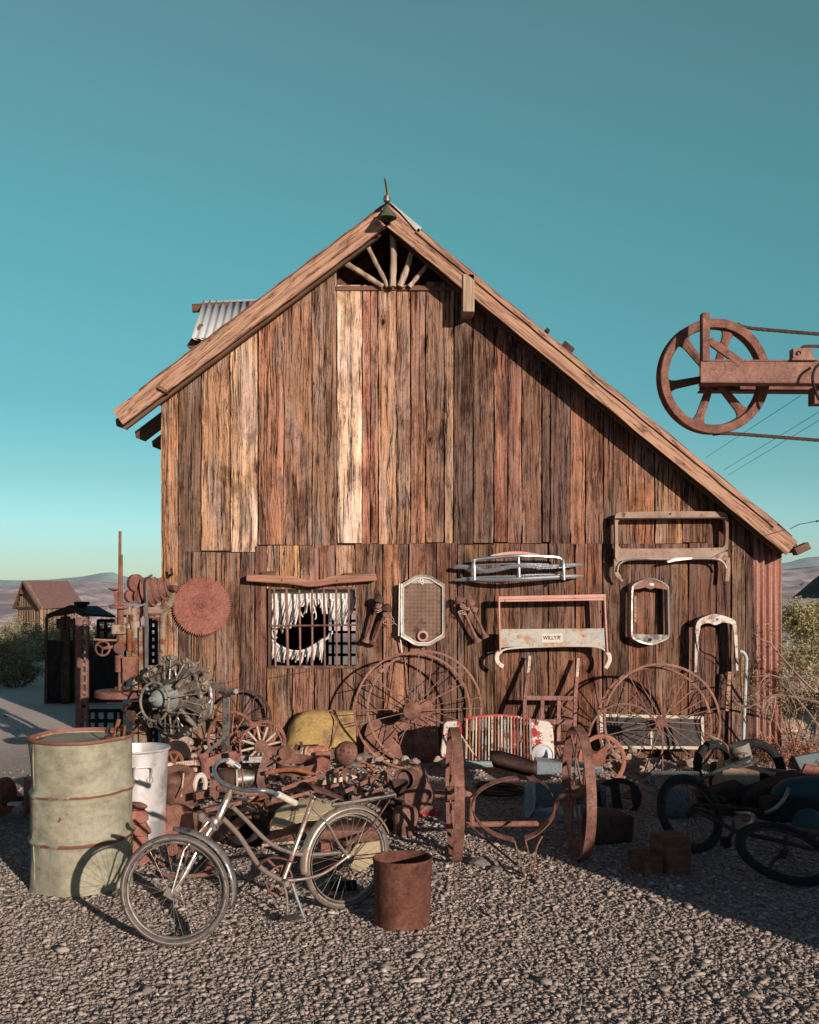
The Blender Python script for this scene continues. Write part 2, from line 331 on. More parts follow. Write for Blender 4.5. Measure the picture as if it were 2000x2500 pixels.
# wall planks: per-plank colour in attribute bcol (alpha = seed)
def plank_mat():
    t = NT('weathered_barn_planks'); at = t.n('Attribute', attribute_name='bcol'); bc = at.outputs['Color']; sd = at.outputs['Alpha']
    ob = t.n('TexCoord').outputs['Object']
    off = t.n('CombineXYZ', {0: t.math('MULTIPLY', sd, 37.0), 1: t.math('MULTIPLY', sd, 19.0), 2: t.math('MULTIPLY', sd, 53.0)})
    base = t.n('VectorMath', {0: ob, 1: off}, operation='ADD').outputs[0]
    def sc(x, z): return t.n('VectorMath', {0: base, 1: (x, x, z)}, operation='MULTIPLY').outputs[0]
    # a slow sideways wander so that grain is not ruler straight
    wv = t.noise(sc(2.0, 1.3), 1, 3, .5); wo = t.n('CombineXYZ', {0: t.math('MULTIPLY_ADD', wv, .06, -.03)})
    base = t.n('VectorMath', {0: base, 1: wo}, operation='ADD').outputs[0]
    # knots bend the grain
    vo = t.n('TexVoronoi', {'Vector': sc(4.2, 2.2), 'Scale': 1.0, 'Randomness': 1.0}); kd = vo.outputs['Distance']
    pos = vo.outputs['Position']
    kx = t.n('SeparateXYZ', {0: t.n('VectorMath', {0: sc(4.2, 2.2), 1: pos}, operation='SUBTRACT')})
    bend = t.math('MULTIPLY', t.math('SIGN', kx.outputs[0]), t.math('MULTIPLY', t.math('POWER', 2.718, t.math('MULTIPLY', kd, -9.0)), -.05))
    bv = t.n('CombineXYZ', {0: bend}); base = t.n('VectorMath', {0: base, 1: bv}, operation='ADD').outputs[0]
    fine = t.noise(sc(190, 3.2), 1, 6, .74); med = t.noise(sc(42, 1.1), 1, 9, .70, .05); broad = t.noise(sc(8, .9), 1, 9, .70, .3)
    blot = t.noise(sc(4.5, 1.7), 1, 8, .7, .4); spots = t.noise(sc(45, 28), 1, 6, .75)
    bc = t.n('VectorMath', {0: bc, 1: (1.34, 1.21, 1.20)}, operation='MULTIPLY').outputs[0]
    col = t.mix(1, bc, t.ramp(broad, [(.30, (.52, .47, .45)), (.43, (.86, .84, .82)), (.54, (1.02, 1.01, 1.0)), (.63, (1.24, 1.24, 1.22)), (.74, (1.55, 1.62, 1.64))]), 'MULTIPLY')
    col = t.mix(1, col, t.ramp(med, [(.32, .52), (.44, .88), (.55, 1.06), (.70, 1.28)]), 'MULTIPLY')
    col = t.mix(1, col, t.ramp(fine, [(.30, .42), (.45, .92), (.62, 1.22)]), 'MULTIPLY')
    col = t.mix(1, col, t.ramp(spots, [(.34, .5), (.44, 1.0), (.7, 1.1)]), 'MULTIPLY')
    col = t.mix(t.ramp(blot, [(.50, 0.0), (.62, .8)]), col, t.mix(1, col, (.30, .255, .25), 'MULTIPLY'))
    gw = t.noise(sc(5, .9), 1, 7, .7); gcol = t.mix(1, t.n('RGBToBW', {0: col}).outputs[0], (1.22, .98, .86), 'MULTIPLY')
    col = t.mix(t.ramp(gw, [(.46, 0.0), (.60, .55)]), col, gcol)
    # long cracks
    cn = t.noise(sc(14, .30), 1, 5, .6, .3); cg = t.noise(sc(3, 1.0), 1.7, 3, .5)
    d = t.math('ABSOLUTE', t.math('SUBTRACT', cn, .5)); ck = t.math('MULTIPLY', t.ramp(d, [(.005, 1.0), (.014, 0.0)]), t.ramp(cg, [(.36, 0.0), (.44, 1.0)]))
    cn2 = t.noise(sc(30, .9), 1, 4, .6, .2); d2 = t.math('ABSOLUTE', t.math('SUBTRACT', cn2, .53)); ck2 = t.math('MULTIPLY', t.ramp(d2, [(.004, 1.0), (.014, 0.0)]), t.ramp(med, [(.50, 1.0), (.58, 0.0)]))
    cn3 = t.noise(sc(60, 1.3), 1, 3, .6); ck3 = t.math('MULTIPLY', t.ramp(cn3, [(.29, 1.0), (.33, 0.0)]), .7)
    # knots: rings + dark heart, only some cells
    wn_ = t.n('TexWhiteNoise', {0: pos}, noise_dimensions='3D').outputs[0]; gk = t.math('GREATER_THAN', wn_, .55)
    kn_d = t.math('ADD', kd, t.math('MULTIPLY', t.math('SUBTRACT', spots, .5), .07))
    rings = t.ramp(t.math('FRACT', t.math('MULTIPLY', kn_d, 34.0)), [(0, .55), (.5, 1.0), (1, .55)])
    kn = t.math('MULTIPLY', t.ramp(kn_d, [(.050, 1.0), (.085, 0.0)]), gk); halo = t.math('MULTIPLY', t.ramp(kn_d, [(.10, .85), (.26, 0.0)]), gk)
    col = t.mix(halo, col, t.mix(1, t.mix(1, col, (.60, .48, .42), 'MULTIPLY'), rings, 'MULTIPLY'))
    col = t.mix(kn, col, (.030, .018, .013))
    vn = t.n('TexVoronoi', {'Vector': sc(7, 2.6), 'Scale': 1.0}); nl = t.ramp(vn.outputs['Distance'], [(.026, 1.0), (.045, 0.0)])
    ck = t.math('MAXIMUM', t.math('MAXIMUM', t.math('MAXIMUM', ck, ck2), nl), ck3)
    col = t.mix(ck, col, (.020, .012, .010))
    h = t.math('ADD', t.math('MULTIPLY', fine, .35), t.math('MULTIPLY', med, .65)); h = t.math('SUBTRACT', h, t.math('MULTIPLY', ck, 1.2)); h = t.math('SUBTRACT', h, t.math('MULTIPLY', kn, .4))
    return t.fin(col, .9, 0, h, .9, .012, spec=.12)
M['planks'] = plank_mat()
# ================================================================ BARN
rnd = random.Random(7)
WD = 10.1; KW = WD / F
def wx(x): return (x-1000)*KW
def wz(y): return EYE - (y-HOR)*KW
RX, RZ = -.2156, 5.438                     # ridge
LTX, LTZ = -2.842, 3.454                   # left rake tip
RTX, RTZ = 3.716, 2.204                    # right rake tip
def roof_z(x):
    return RZ + (x-RX)*(RZ-LTZ)/(RX-LTX) if x < RX else RZ + (x-RX)*(RTZ-RZ)/(RTX-RX)
barn = thing('barn', 'old timber barn of weathered brown vertical planks with steep lopsided gable roof', 'barn', (0.3, 10.1, 0))
BYB = 15.0                                 # back of the barn
upper = [(394, 437, (.36,.20,.10)), (437, 492, (.17,.11,.075)), (492, 563, (.36,.22,.13)), (563, 631, (.52,.36,.21)), (631, 694, (.34,.19,.115)), (694, 762, (.29,.175,.105)), (762, 823, (.25,.155,.10)),
 (823, 885, (.64,.48,.31)), (885, 905, (.40,.19,.13)), (905, 923, (.37,.20,.13)), (923, 969, (.44,.28,.16)), (969, 1003, (.33,.19,.115)), (1003, 1039, (.30,.17,.105)), (1039, 1085, (.25,.155,.10)), (1085, 1108, (.33,.22,.13)), (1108, 1155, (.16,.105,.075)), (1155, 1206, (.18,.115,.08)),
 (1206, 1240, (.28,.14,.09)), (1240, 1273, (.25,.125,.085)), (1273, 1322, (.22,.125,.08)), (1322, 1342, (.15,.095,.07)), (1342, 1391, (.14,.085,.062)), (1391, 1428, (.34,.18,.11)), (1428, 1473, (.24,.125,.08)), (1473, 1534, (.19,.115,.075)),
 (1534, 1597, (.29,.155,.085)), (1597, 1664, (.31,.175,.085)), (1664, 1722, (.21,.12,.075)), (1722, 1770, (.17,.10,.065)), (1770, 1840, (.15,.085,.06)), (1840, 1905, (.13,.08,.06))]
lower = [(437, 470, (.17,.11,.08)), (470, 528, (.22,.14,.09)), (528, 587, (.25,.145,.085)), (587, 623, (.16,.10,.07)), (623, 652, (.17,.10,.07)),
 (869, 935, (.21,.12,.075)), (935, 998, (.29,.165,.095)), (998, 1038, (.23,.13,.085)), (1038, 1066, (.20,.11,.075)), (1066, 1116, (.19,.105,.07)), (1116, 1133, (.20,.115,.075)), (1133, 1206, (.19,.115,.07)), (1206, 1271, (.20,.115,.075)),
 (1271, 1338, (.19,.105,.07)), (1338, 1403, (.22,.12,.075)), (1403, 1470, (.24,.12,.07)), (1470, 1532, (.16,.095,.065)), (1532, 1598, (.21,.11,.068)), (1598, 1678, (.20,.115,.068)), (1678, 1746, (.16,.09,.06)),
 (1746, 1783, (.14,.08,.058)), (1783, 1818, (.19,.11,.065)), (1818, 1840, (.12,.075,.055))]
winboards_top = [(652, 683, (.30,.18,.10)), (683, 733, (.40,.24,.13)), (733, 780, (.30,.17,.10)), (780, 820, (.28,.155,.10)), (820, 869, (.40,.27,.17))]
winboards_bot = [(652, 715, (.27,.145,.08)), (715, 768, (.22,.13,.085)), (768, 805, (.21,.125,.08)), (805, 835, (.18,.11,.075)), (835, 869, (.19,.11,.075))]
def plank(mb, x0, x1, ztop_fn, zbot, col, seed, gap=.006, yoff=None, wav=.007):
    # vertical board with wandering edges; front face towards the camera
    r = random.Random(seed*97+3); yo = r.uniform(0, .016) if yoff is None else yoff
    yf = WD - .022 - yo; yb = WD + .004
    x0 += gap*r.uniform(.5, 1.5); x1 -= gap*r.uniform(.5, 1.5)
    zt = max(ztop_fn(x0), ztop_fn(x1)); n = max(3, int((zt-zbot)/.07)); nc = 8; s1, s2 = r.uniform(0, 99), r.uniform(0, 99)
    tl, tr = r.uniform(-.006, .006), r.uniform(-.006, .006); col4 = (*[c*r.uniform(.96, 1.04) for c in col], seed*.137 % 1.0 + .01)
    base = len(mb.v); cup = r.uniform(-.004, .004)
    for i in range(n+1):
        t = i/n
        for j in range(nc+1):
            u = j/nc; xa = x0 + tl*(t-.5); xb = x1 + tr*(t-.5)
            wl = wav*(mnoise.noise(Vector((s1, t*(zt-zbot)*2.2, 0)))+.6*mnoise.noise(Vector((s1, t*(zt-zbot)*9, 3)))); wr = wav*(mnoise.noise(Vector((s2, t*(zt-zbot)*2.2, 0)))+.6*mnoise.noise(Vector((s2, t*(zt-zbot)*9, 3))))
            x = (xa+wl)*(1-u) + (xb-wr)*u; z1 = ztop_fn(x0*(1-u)+x1*u); z = zbot + (z1-zbot)*t
            y = yf + cup*4*(u-.5)**2*4*.25 + .003*mnoise.noise(Vector((s2+u, z*1.5, 0)))
            ed = 1.0 if 0 < j < nc else 1.18+.35*mnoise.noise(Vector((s1+u*7, z*3.1, 2))); mb.v.append((x, y, z)); mb.c.append((col4[0]*ed, col4[1]*ed, col4[2]*ed, col4[3]))
    w = nc+1
    for i in range(n):
        for j in range(nc): mb.f.append(tuple(base+k for k in (i*w+j, i*w+j+1, (i+1)*w+j+1, (i+1)*w+j)))
    b2 = len(mb.v)
    per = [i*w for i in range(n+1)] + [n*w+j for j in range(1, w)] + [i*w+nc for i in range(n-1, -1, -1)] + [j for j in range(nc-1, 0, -1)]
    for k in per:
        x, y, z = mb.v[base+k]; mb.v.append((x, yb, z)); mb.c.append(col4)
    m = len(per)
    for k in range(m): k2 = (k+1) % m; mb.f.append((base+per[k], b2+k, b2+k2, base+per[k2]))
wall = MB(); wall.col = None
ZR = lambda x: roof_z(x) - .075
seed = 1
lo_y = 1337
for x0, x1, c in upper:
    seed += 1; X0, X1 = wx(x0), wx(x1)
    if x0 >= 1770: continue
    zb = wz(1345 if x0 < 631 else 1330 if x0 < 823 else 1326) + rnd.uniform(-.012, .012)
    top = ZR
    if 818 < (x0+x1)/2 < 1120:
        flat = wz(698) if x0 < 1035 else wz(690); top = (lambda x, f=flat: min(roof_z(x)-.075, f))
    if x0 == 394: plank(wall, X0, X1, ZR, 0.0, c, seed, wav=.006); continue
    if x0 in (762, 1342, 1391): zb += -.02
    plank(wall, X0, X1, top, zb, c, seed)
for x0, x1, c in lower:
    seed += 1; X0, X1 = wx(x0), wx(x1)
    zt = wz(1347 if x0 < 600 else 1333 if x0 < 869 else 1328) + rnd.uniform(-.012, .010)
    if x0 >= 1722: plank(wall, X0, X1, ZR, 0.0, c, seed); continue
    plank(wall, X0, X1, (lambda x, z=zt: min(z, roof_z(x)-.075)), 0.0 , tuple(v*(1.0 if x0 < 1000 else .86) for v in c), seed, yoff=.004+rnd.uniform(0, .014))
for x0, x1, c in winboards_top:
    seed += 1; plank(wall, wx(x0), wx(x1), lambda x: wz(1332), wz(1437), c, seed)
for x0, x1, c in winboards_bot:
    seed += 1; plank(wall, wx(x0), wx(x1), lambda x: wz(1627), 0.0, c, seed)
# thin slivers and patch boards nailed over gaps
for x0, x1, ya, yb_, c in [(887, 905, 1155-40, 698, (.42,.17,.11)), (1783, 1800, 1525, 1340, (.36,.21,.12)), (1768, 1779, 1735, 1640, (.42,.26,.15)), (1806, 1815, 1500, 1340, (.40,.20,.11)), (1800, 1838, 1430, 1350, (.33,.19,.11)), (1100, 1108, 900, 740, (.52,.38,.22)), (1322, 1336, 1320, 1150, (.28,.15,.10)), (763, 776, 995, 700, (.30,.18,.12)), (1418, 1424, 1310, 1100, (.50,.33,.19))]:
    seed += 1; zt = wz(yb_); plank(wall, wx(x0), wx(x1), (lambda x, z=zt: z), wz(ya), c, seed, yoff=-.014)
wall_o = build(wall, 'plank_wall', M['planks'], barn, ang=50)
# backing coloured near-black as interior shade behind the gaps, side walls, back wall with a lattice opening
bk = MB()
def quadwall(mb, y, x0, x1, zb, ztf, n=12, th=.03):
    xs = [x0 + (x1-x0)*i/n for i in range(n+1)]
    if x0 < RX < x1: xs = sorted(xs + [RX])
    poly = [(x, y, zb) for x in xs] + [(x, y, ztf(x)) for x in reversed(xs)]
    for i in range(len(xs)-1): mb.prism([(xs[i], y, zb), (xs[i+1], y, zb), (xs[i+1], y, ztf(xs[i+1])), (xs[i], y, ztf(xs[i]))], (0, th, 0))
L0, R0 = wx(396), wx(1900)
wL, wR, wB, wT = wx(662), wx(869), wz(1625), wz(1439)
z2 = lambda x: roof_z(x)-.10
gl, gr, gz = wx(822), wx(1118), wz(702)
y0 = WD + .008
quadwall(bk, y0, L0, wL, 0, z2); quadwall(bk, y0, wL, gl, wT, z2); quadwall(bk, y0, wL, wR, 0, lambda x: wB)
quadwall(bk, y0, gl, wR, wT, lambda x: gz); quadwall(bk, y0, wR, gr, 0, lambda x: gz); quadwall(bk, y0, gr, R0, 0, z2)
build(bk, 'shade_backing', M['shadewood'], barn)
sw = MB()
sw.box(((L0+.02), (y0+.03+BYB)/2, (roof_z(L0)-.1)/2), (.04, BYB-y0-.03, roof_z(L0)-.1))
sw.box(((R0-.02), (y0+.03+BYB)/2, (roof_z(R0)-.1)/2), (.04, BYB-y0-.03, roof_z(R0)-.1))
lx0, lx1, lz0, lz1 = -1.18, -.1, .50, 1.92
yb = BYB - .05
quadwall(sw, yb, L0, lx0, 0, z2); quadwall(sw, yb, lx0, lx1, 0, lambda x: lz0, 2); quadwall(sw, yb, lx0, lx1, lz1, z2); quadwall(sw, yb, lx1, R0, 0, z2)
build(sw, 'side_and_back_wall', M['cabin'], barn)
lt = MB()
for i in range(9): lt.box((lx0 + .065 + i*.125, yb-.02, (lz0+lz1)/2), (.038, .02, lz1-lz0))
for i in range(9): lt.box(((lx0+lx1)/2, yb-.045, lz0+.10 + i*.165), (lx1-lx0, .02, .04))
build(lt, 'lattice', M['black'], barn)
# roof: boards + rusty sheet edge
rf = MB()
def roofslab(mb, a, b, y0, y1, th, lift=0):
    ax, az = a; bx, bz = b
    mb.prism([(ax, y0, az+lift), (bx, y0, bz+lift), (bx, y0, bz+lift-th), (ax, y0, az+lift-th)], (0, y1-y0, 0))
FR = 9.80
roofslab(rf, (LTX+.30, LTZ+.2265), (RX, RZ), FR+.03, BYB+.2, .05, -.012); roofslab(rf, (RX, RZ), (RTX, RTZ), FR+.03, BYB+.2, .05, -.012)
build(rf, 'roof_deck', M['oldwood'], barn)
rs = MB()
for a, b in (((LTX+.25, LTZ+.189), (RX, RZ)), ((RX, RZ), (RTX-.05, RTZ+.04))):
    n = 30; d = Vector((b[0]-a[0], 0, b[1]-a[1])); g0 = []; 
    for i in range(n+1):
        p = Vector((a[0], 0, a[1])) + d*(i/n); row = []
        for yy in [FR-.006+.012*math.sin(i*1.7)] + [FR+.1+j*.25 for j in range(22)]:
            row.append(Vector((p.x, yy, p.z + .010 + .006*abs(math.sin(i*2.3)))))
        g0.append(row)
    rs.sheet(g0)
build(rs, 'roof_sheeting', M['rust'], barn, solid=.006)
fl = MB(); p1 = Vector((RX+.03, 0, roof_z(RX+.03)+.03)); p2 = Vector((RX+.33, 0, roof_z(RX+.33)+.03))
fl.prism([(p1.x, FR-.02, p1.z), (p2.x, FR-.02, p2.z), (p2.x-.03, FR-.02, p2.z-.045), (p1.x+.1, FR-.02, p1.z-.098)], (0, .006, 0))
fl.prism([(p1.x, FR-.02, p1.z), (p2.x, FR-.02, p2.z), (p2.x, FR-.02, p2.z+.006), (p1.x, FR-.02, p1.z+.006)], (0, .5, 0))
build(fl, 'ridge_flashing', M['galv'], barn)
# rake boards (local x along the slope)
def rake(a, b, w, name, y=FR, th=.035, mat='pine', cut=0.0):
    a = Vector((a[0], y, a[1])); b = Vector((b[0], y, b[1])); L = (b-a).length; ang = math.atan2(b.z-a.z, b.x-a.x); m = MB(); n = 60
    top = [(L*i/n, 0, .004*mnoise.noise(Vector((i*.35, 0, 0)))) for i in range(n+1)]
    bot = [(L*i/n, 0, -w + .006*mnoise.noise(Vector((i*.3, 9, 0)))) for i in range(n+1)]
    if cut: bot[0] = (cut, 0, bot[0][2]+.0); top[0] = (0, 0, -.02); bot[1] = (cut+.02, 0, bot[1][2])
    for i in range(n): m.prism([top[i], top[i+1], bot[i+1], bot[i]], (0, th, 0))
    me = bpy.data.meshes.new(name); me.from_pydata([tuple(v) for v in m.v], [], m.f); me.materials.append(M[mat]); o = link(bpy.data.objects.new(name, me))
    o.parent = barn; w0 = Vector(barn['_w']); o.location = a - w0; o.rotation_euler = (0, -ang, 0); return o
rake((LTX, LTZ), (RX-.001, RZ-.004), .165, 'rake_board')
rake((RX+.001, RZ-.004), (RTX, RTZ), .165, 'rake_board')
rake((RX+.3, roof_z(RX+.3)+.004), (RTX-.2, roof_z(RTX-.2)+.004), .045, 'rake_trim', y=FR-.02, th=.018)
# rafters (tails show beyond the left wall)
w0 = Vector(barn['_w'])
for k, yy in enumerate((9.92, 10.62, 11.32, 12.02, 12.72, 13.42, 14.12)):
    for a, b in (((LTX+.05, LTZ-.03), (RX, RZ-.06)), ((RTX-.1, RTZ+.02), (RX, RZ-.06))):
        if a[0] > 0 and k: pass
        A = Vector((a[0], yy, a[1]-.075 if k == 0 else a[1]-.09)); B = Vector((b[0], yy, b[1]-.075 if k == 0 else b[1]-.09)); m = MB(); L = (B-A).length; ang = math.atan2(B.z-A.z, B.x-A.x)
        s = -1 if a[0] > 0 else 1; w = .135
        m.prism([(0, 0, .0), (L, 0, 0), (L, 0, w), (-.02, 0, w), (-.05, 0, w*.6)] if True else [], (0, .05, 0))
        me = bpy.data.meshes.new('rafter'); 
        vs = [(x, y, (z-w/2)*s) for x, y, z in m.v]
        me.from_pydata(vs, [], m.f); me.materials.append(M['oldwood']); o = link(bpy.data.objects.new('rafter', me)); o.parent = barn
        o.location = A - w0; o.rotation_euler = (0, -ang, 0)
# beam end sticking out under the right rake, small block at left eave, little fascia at the right foot
m = MB(); m.box((wx(1140), 9.94, wz(737)), (.11, .32, .36)); build(m, 'beam_end', M['pole'], barn, bevel=.006)
m = MB(); m.bar(P(392, 948, 9.86), P(410, 958, 9.86), .03, .2); build(m, 'purlin_block', M['oldwood'], barn)
m = MB(); m.bar((RTX-.03, FR+.02, RTZ-.10), (RTX+.10, FR+.02, RTZ-.04), .07, .12, up=(0, 1, 0)); m.bar((RTX+.02, 9.9, RTZ-.05), (RTX+.10, 15.1, RTZ-.05), .10, .035, up=(1, 0, .3)); build(m, 'eave_board', M['oldwood'], barn)
m = MB(); m.bar(P(1372, 842, 9.9), P(1396, 862, 9.9), .05, .2); m.bar(P(1330, 808, 9.95), P(1338, 815, 9.95), .03, .2); build(m, 'loose_sheet', M['rust_dark'], barn)
# gable poles
for pts, r0, r1 in (([(845, 643), (885, 668), (935, 700)], .028, .026), ([(898, 603), (922, 650), (947, 700)], .024, .022), ([(960, 560), (961, 630), (959, 700)], .036, .032), ([(1010, 600), (995, 650), (977, 700)], .026, .034), ([(1053, 636), (1028, 666), (1000, 700)], .016, .024)):
    q = [P(x, y, 10.02 if abs(x-960) > 3 else 9.98) for x, y in pts]; q = spl(q, 5); n = len(q); m = MB()
    m.tube(q, [r0+(r1-r0)*i/(n-1)+.002*math.sin(i*2.1) for i in range(n)], 10); m.jitter(.003, 14); build(m, 'gable_pole', M['pole'], barn)
m = MB(); m.box((wx(970), WD+.02, wz(702)-.02), (wx(1118)-wx(822), .14, .04)); build(m, 'gable_sill', M['oldwood'], barn)
# corrugated side sheet at the right
m = MB(); gx = []; n = 60
for i in range(n+1):
    x = wx(1838) + (wx(1905)-wx(1838))*i/n; yy = WD-.03 + .012*math.cos(i/n*2*math.pi*4.5)
    gx.append([Vector((x, yy, 0)), Vector((x, yy, .6)), Vector((x, yy, 1.2)), Vector((x, yy, roof_z(x)-.08))])
m.sheet(gx); build(m, 'corrugated_side_sheet', M['corr_rust'], barn, solid=.003, ang=80)
# window
win = thing('tmp', 'x', 'x'); bpy.data.objects.remove(win)
wf = MB()
for a, b in (((wL-.012, wB-.0), (wL-.012, wT)), ((wR+.012, wB), (wR+.012, wT))): wf.bar((a[0], WD+.02, a[1]), (b[0], WD+.02, b[1]), .024, .10)
wf.bar((wL-.02, WD+.02, wB-.012), (wR+.02, WD+.02, wB-.012), .024, .11); wf.bar((wL-.02, WD+.02, wT+.012), (wR+.02, WD+.02, wT+.012), .024, .11)
wfo = build(wf, 'window', M['oldwood_z'], barn)
for i, (xt, xb) in enumerate(((669, 673), (699, 703), (731, 733), (762, 763), (791, 793), (821, 822), (851, 852))):
    m = MB(); r = .0105 if i != 1 else .014
    m.tube([P(xt, 1438, 10.075), P((xt+xb)/2, 1530, 10.075), P(xb, 1627, 10.075)], r, 8); m.jitter(.002, 10); build(m, 'window_bar', M['rust_pink'], wfo)
m = MB(); m.tube([P(660, 1528, 10.055), P(765, 1527, 10.055), P(872, 1526, 10.055)], .009, 8); build(m, 'window_cross_bar', M['rust_pink'], wfo)
# dormer with corrugated roof behind the left slope
dm = thing('tmp', 'x', 'x'); bpy.data.objects.remove(dm)
D1 = 12.4; m = MB(); g0 = []; n = 90
ya, yb2 = 12.4, 13.6
for i in range(n+1):   # corrugations run down the slope; x to right
    t = i/n; top = P(497 + 280*t, 736 - 2*t, 13.4); bot = P(468 + 300*t, 828, 12.1); w = .012*math.cos(t*2*math.pi*17)
    g0.append([top + Vector((0, -w, w)), top.lerp(bot, .5) + Vector((0, -w, w)), bot + Vector((0, -w, w+.004*math.sin(i*.9)))])
m.sheet(g0); dr = build(m, 'dormer_roof', M['galv'], barn, solid=.003, ang=80)
m = MB(); m.tube([P(494, 739, 13.38), P(640, 733, 13.4), P(800, 729, 13.4)], .03, 8, flat=.5); build(m, 'ridge_cap', M['galv'], dr)
m = MB(); m.bar(P(470, 753, 13.3), P(560, 748, 13.3), .10, .06); build(m, 'ridge_beam_end', M['oldwood'], dr)
m = MB(); m.bar(P(473, 848, 12.3), P(492, 795, 12.5), .05, .06); m.bar(P(466, 852, 12.3), P(482, 828, 12.3), .09, .12); m.bar(P(476, 829, 12.15), P(600, 829, 12.15), .03, .05); build(m, 'dormer_frame', M['oldwood'], dr)
m = MB(); m.prism([P(500, 745, 13.45), P(780, 745, 13.45), P(780, 900, 13.45), P(500, 900, 13.45)], (0, .02, 0)); build(m, 'dormer_wall', M['oldwood'], dr)
# stake on the ridge
m = MB(); m.tube([P(950, 500, 9.84), P(946, 470, 9.84), P(940, 437, 9.84)], [.022, .024, .017], 6, flat=.6); m.jitter(.004, 20)
single(m, 'ridge_stake', M['oldwood_z'], 'weathered wooden stake standing up from the roof peak', 'stake')
lamp = thing('barn_lamp', 'green cone shaded lamp hanging at the roof peak', 'lamp', tuple(P(945, 533, 9.6)))
m = MB(); c = P(945, 500, 9.62); m.lathe([(.014, .0), (.018, -.02), (.03, -.03), (.052, -.075), (.086, -.122), (.089, -.128), (.084, -.124), (.05, -.078), (.0, -.04)], c, (0, 0, 1), 32); build(m, 'lamp_shade', M['green_lamp'], lamp)
m = MB(); m.lathe([(0, .055), (.03, .05), (.034, .03), (.034, -.0), (.02, -.008), (0, -.01)], P(945, 492, 9.66), (0, 0, 1), 16); m.tube([P(945, 490, 9.66), P(950, 492, 9.82)], .012, 8); build(m, 'lamp_socket', M['steel'], lamp)
m = MB(); m.tube(spl([P(950, 535, 9.66), P(952, 548, 9.8), P(958, 562, 9.9), P(975, 580, 9.95)], 5), .006, 6); build(m, 'lamp_wire', M['black'], lamp)
# ================================================================ LAND
def gh(x, y):                            # terrain height
    h = 0.0
    if y > 18: h -= (y-18)**1.25*.022 if y < 90 else (72**1.25*.022 + (y-90)*.055 if y < 600 else 72**1.25*.022 + 510*.055 + (y-600)*.002)
    if x > 4.6 and y > 10.6:             # bank rising on the right
        k = min(1, (x-4.6)/3)*min(1, (y-10.6)/6); h = h*(1-k) + k*(.10 + .012*min(y, 60) + (h*.5 if y > 70 else 0))
    if 9.0 < y < 10.6 and -3.2 < x < 4.4: h += .07*min(1, (y-9.0)/.7)
    h += .05*mnoise.noise(Vector((x*.35, y*.35, 0)))*min(1, max(0, (y-10.5)/4)) + (.6*mnoise.noise(Vector((x*.02, y*.02, 5)))*min(1, max(0, (y-40)/60)))
    return h
def axis_vals(a, b, near, step0, grow):
    out = [near]; s = step0
    while out[-1] < b: out.append(out[-1]+s); s *= grow
    left = [near]; s = step0
    while left[-1] > a: left.append(left[-1]-s); s *= grow
    return sorted(set(left[1:] + out))
xs = axis_vals(-9000, 9000, 0, .35, 1.07); ys = axis_vals(-60, 12000, 9, .35, 1.065)
m = MB(); m.sheet([[Vector((x, y, gh(x, y))) for y in ys] for x in xs])
t = NT('gravel_ground'); co = t.coord(False)
v1 = t.n('TexVoronoi', {'Vector': co, 'Scale': 48.0}); v2 = t.n('TexVoronoi', {'Vector': co, 'Scale': 110.0}); n1 = t.noise(co, 1.2, 6, .6); n2 = t.noise(co, 60, 4, .7); n3 = t.noise(co, .02, 6, .6); n4 = t.noise(co, .5, 6, .65)
near = t.mix(1, t.ramp(v1.outputs['Color'], [(.1, (.20, .17, .15)), (.5, (.31, .265, .235)), (.9, (.44, .38, .335))]), t.ramp(n1, [(.3, .75), (.7, 1.15)]), 'MULTIPLY')
near = t.mix(1, near, t.ramp(n2, [(.3, .6), (.6, 1.1)]), 'MULTIPLY')
dirt = t.mix(1, t.ramp(n4, [(.3, (.60, .49, .42)), (.6, (.72, .61, .53)), (.8, (.80, .70, .62))]), t.ramp(n2, [(.3, .75), (.6, 1.1)]), 'MULTIPLY')
far = t.ramp(n3, [(.35, (.36, .27, .29)), (.5, (.50, .38, .37)), (.65, (.62, .48, .44))])  # distant plain: lightening by haze is put into the albedo
sp = t.n('SeparateXYZ', {0: co}); kn = t.ramp(t.math('MULTIPLY_ADD', sp.outputs[1], 1/14., -8/14.), [(0, 0.0), (.35, 1.0)]); kf = t.ramp(t.math('MULTIPLY', sp.outputs[1], 1/400.), [(.2, 0.0), (.6, 1.0)])
col = t.mix(kf, t.mix(kn, near, dirt), far)
h = t.math('ADD', t.math('MULTIPLY', v1.outputs['Distance'], -.9), t.math('MULTIPLY', v2.outputs['Distance'], -.5)); h = t.math('MULTIPLY', h, t.math('MULTIPLY_ADD', kn, -.75, 1.0))
g = build(m, 'ground', t.fin(col, .95, 0, h, .9, .02, spec=.1), None, ang=180); struct(g)

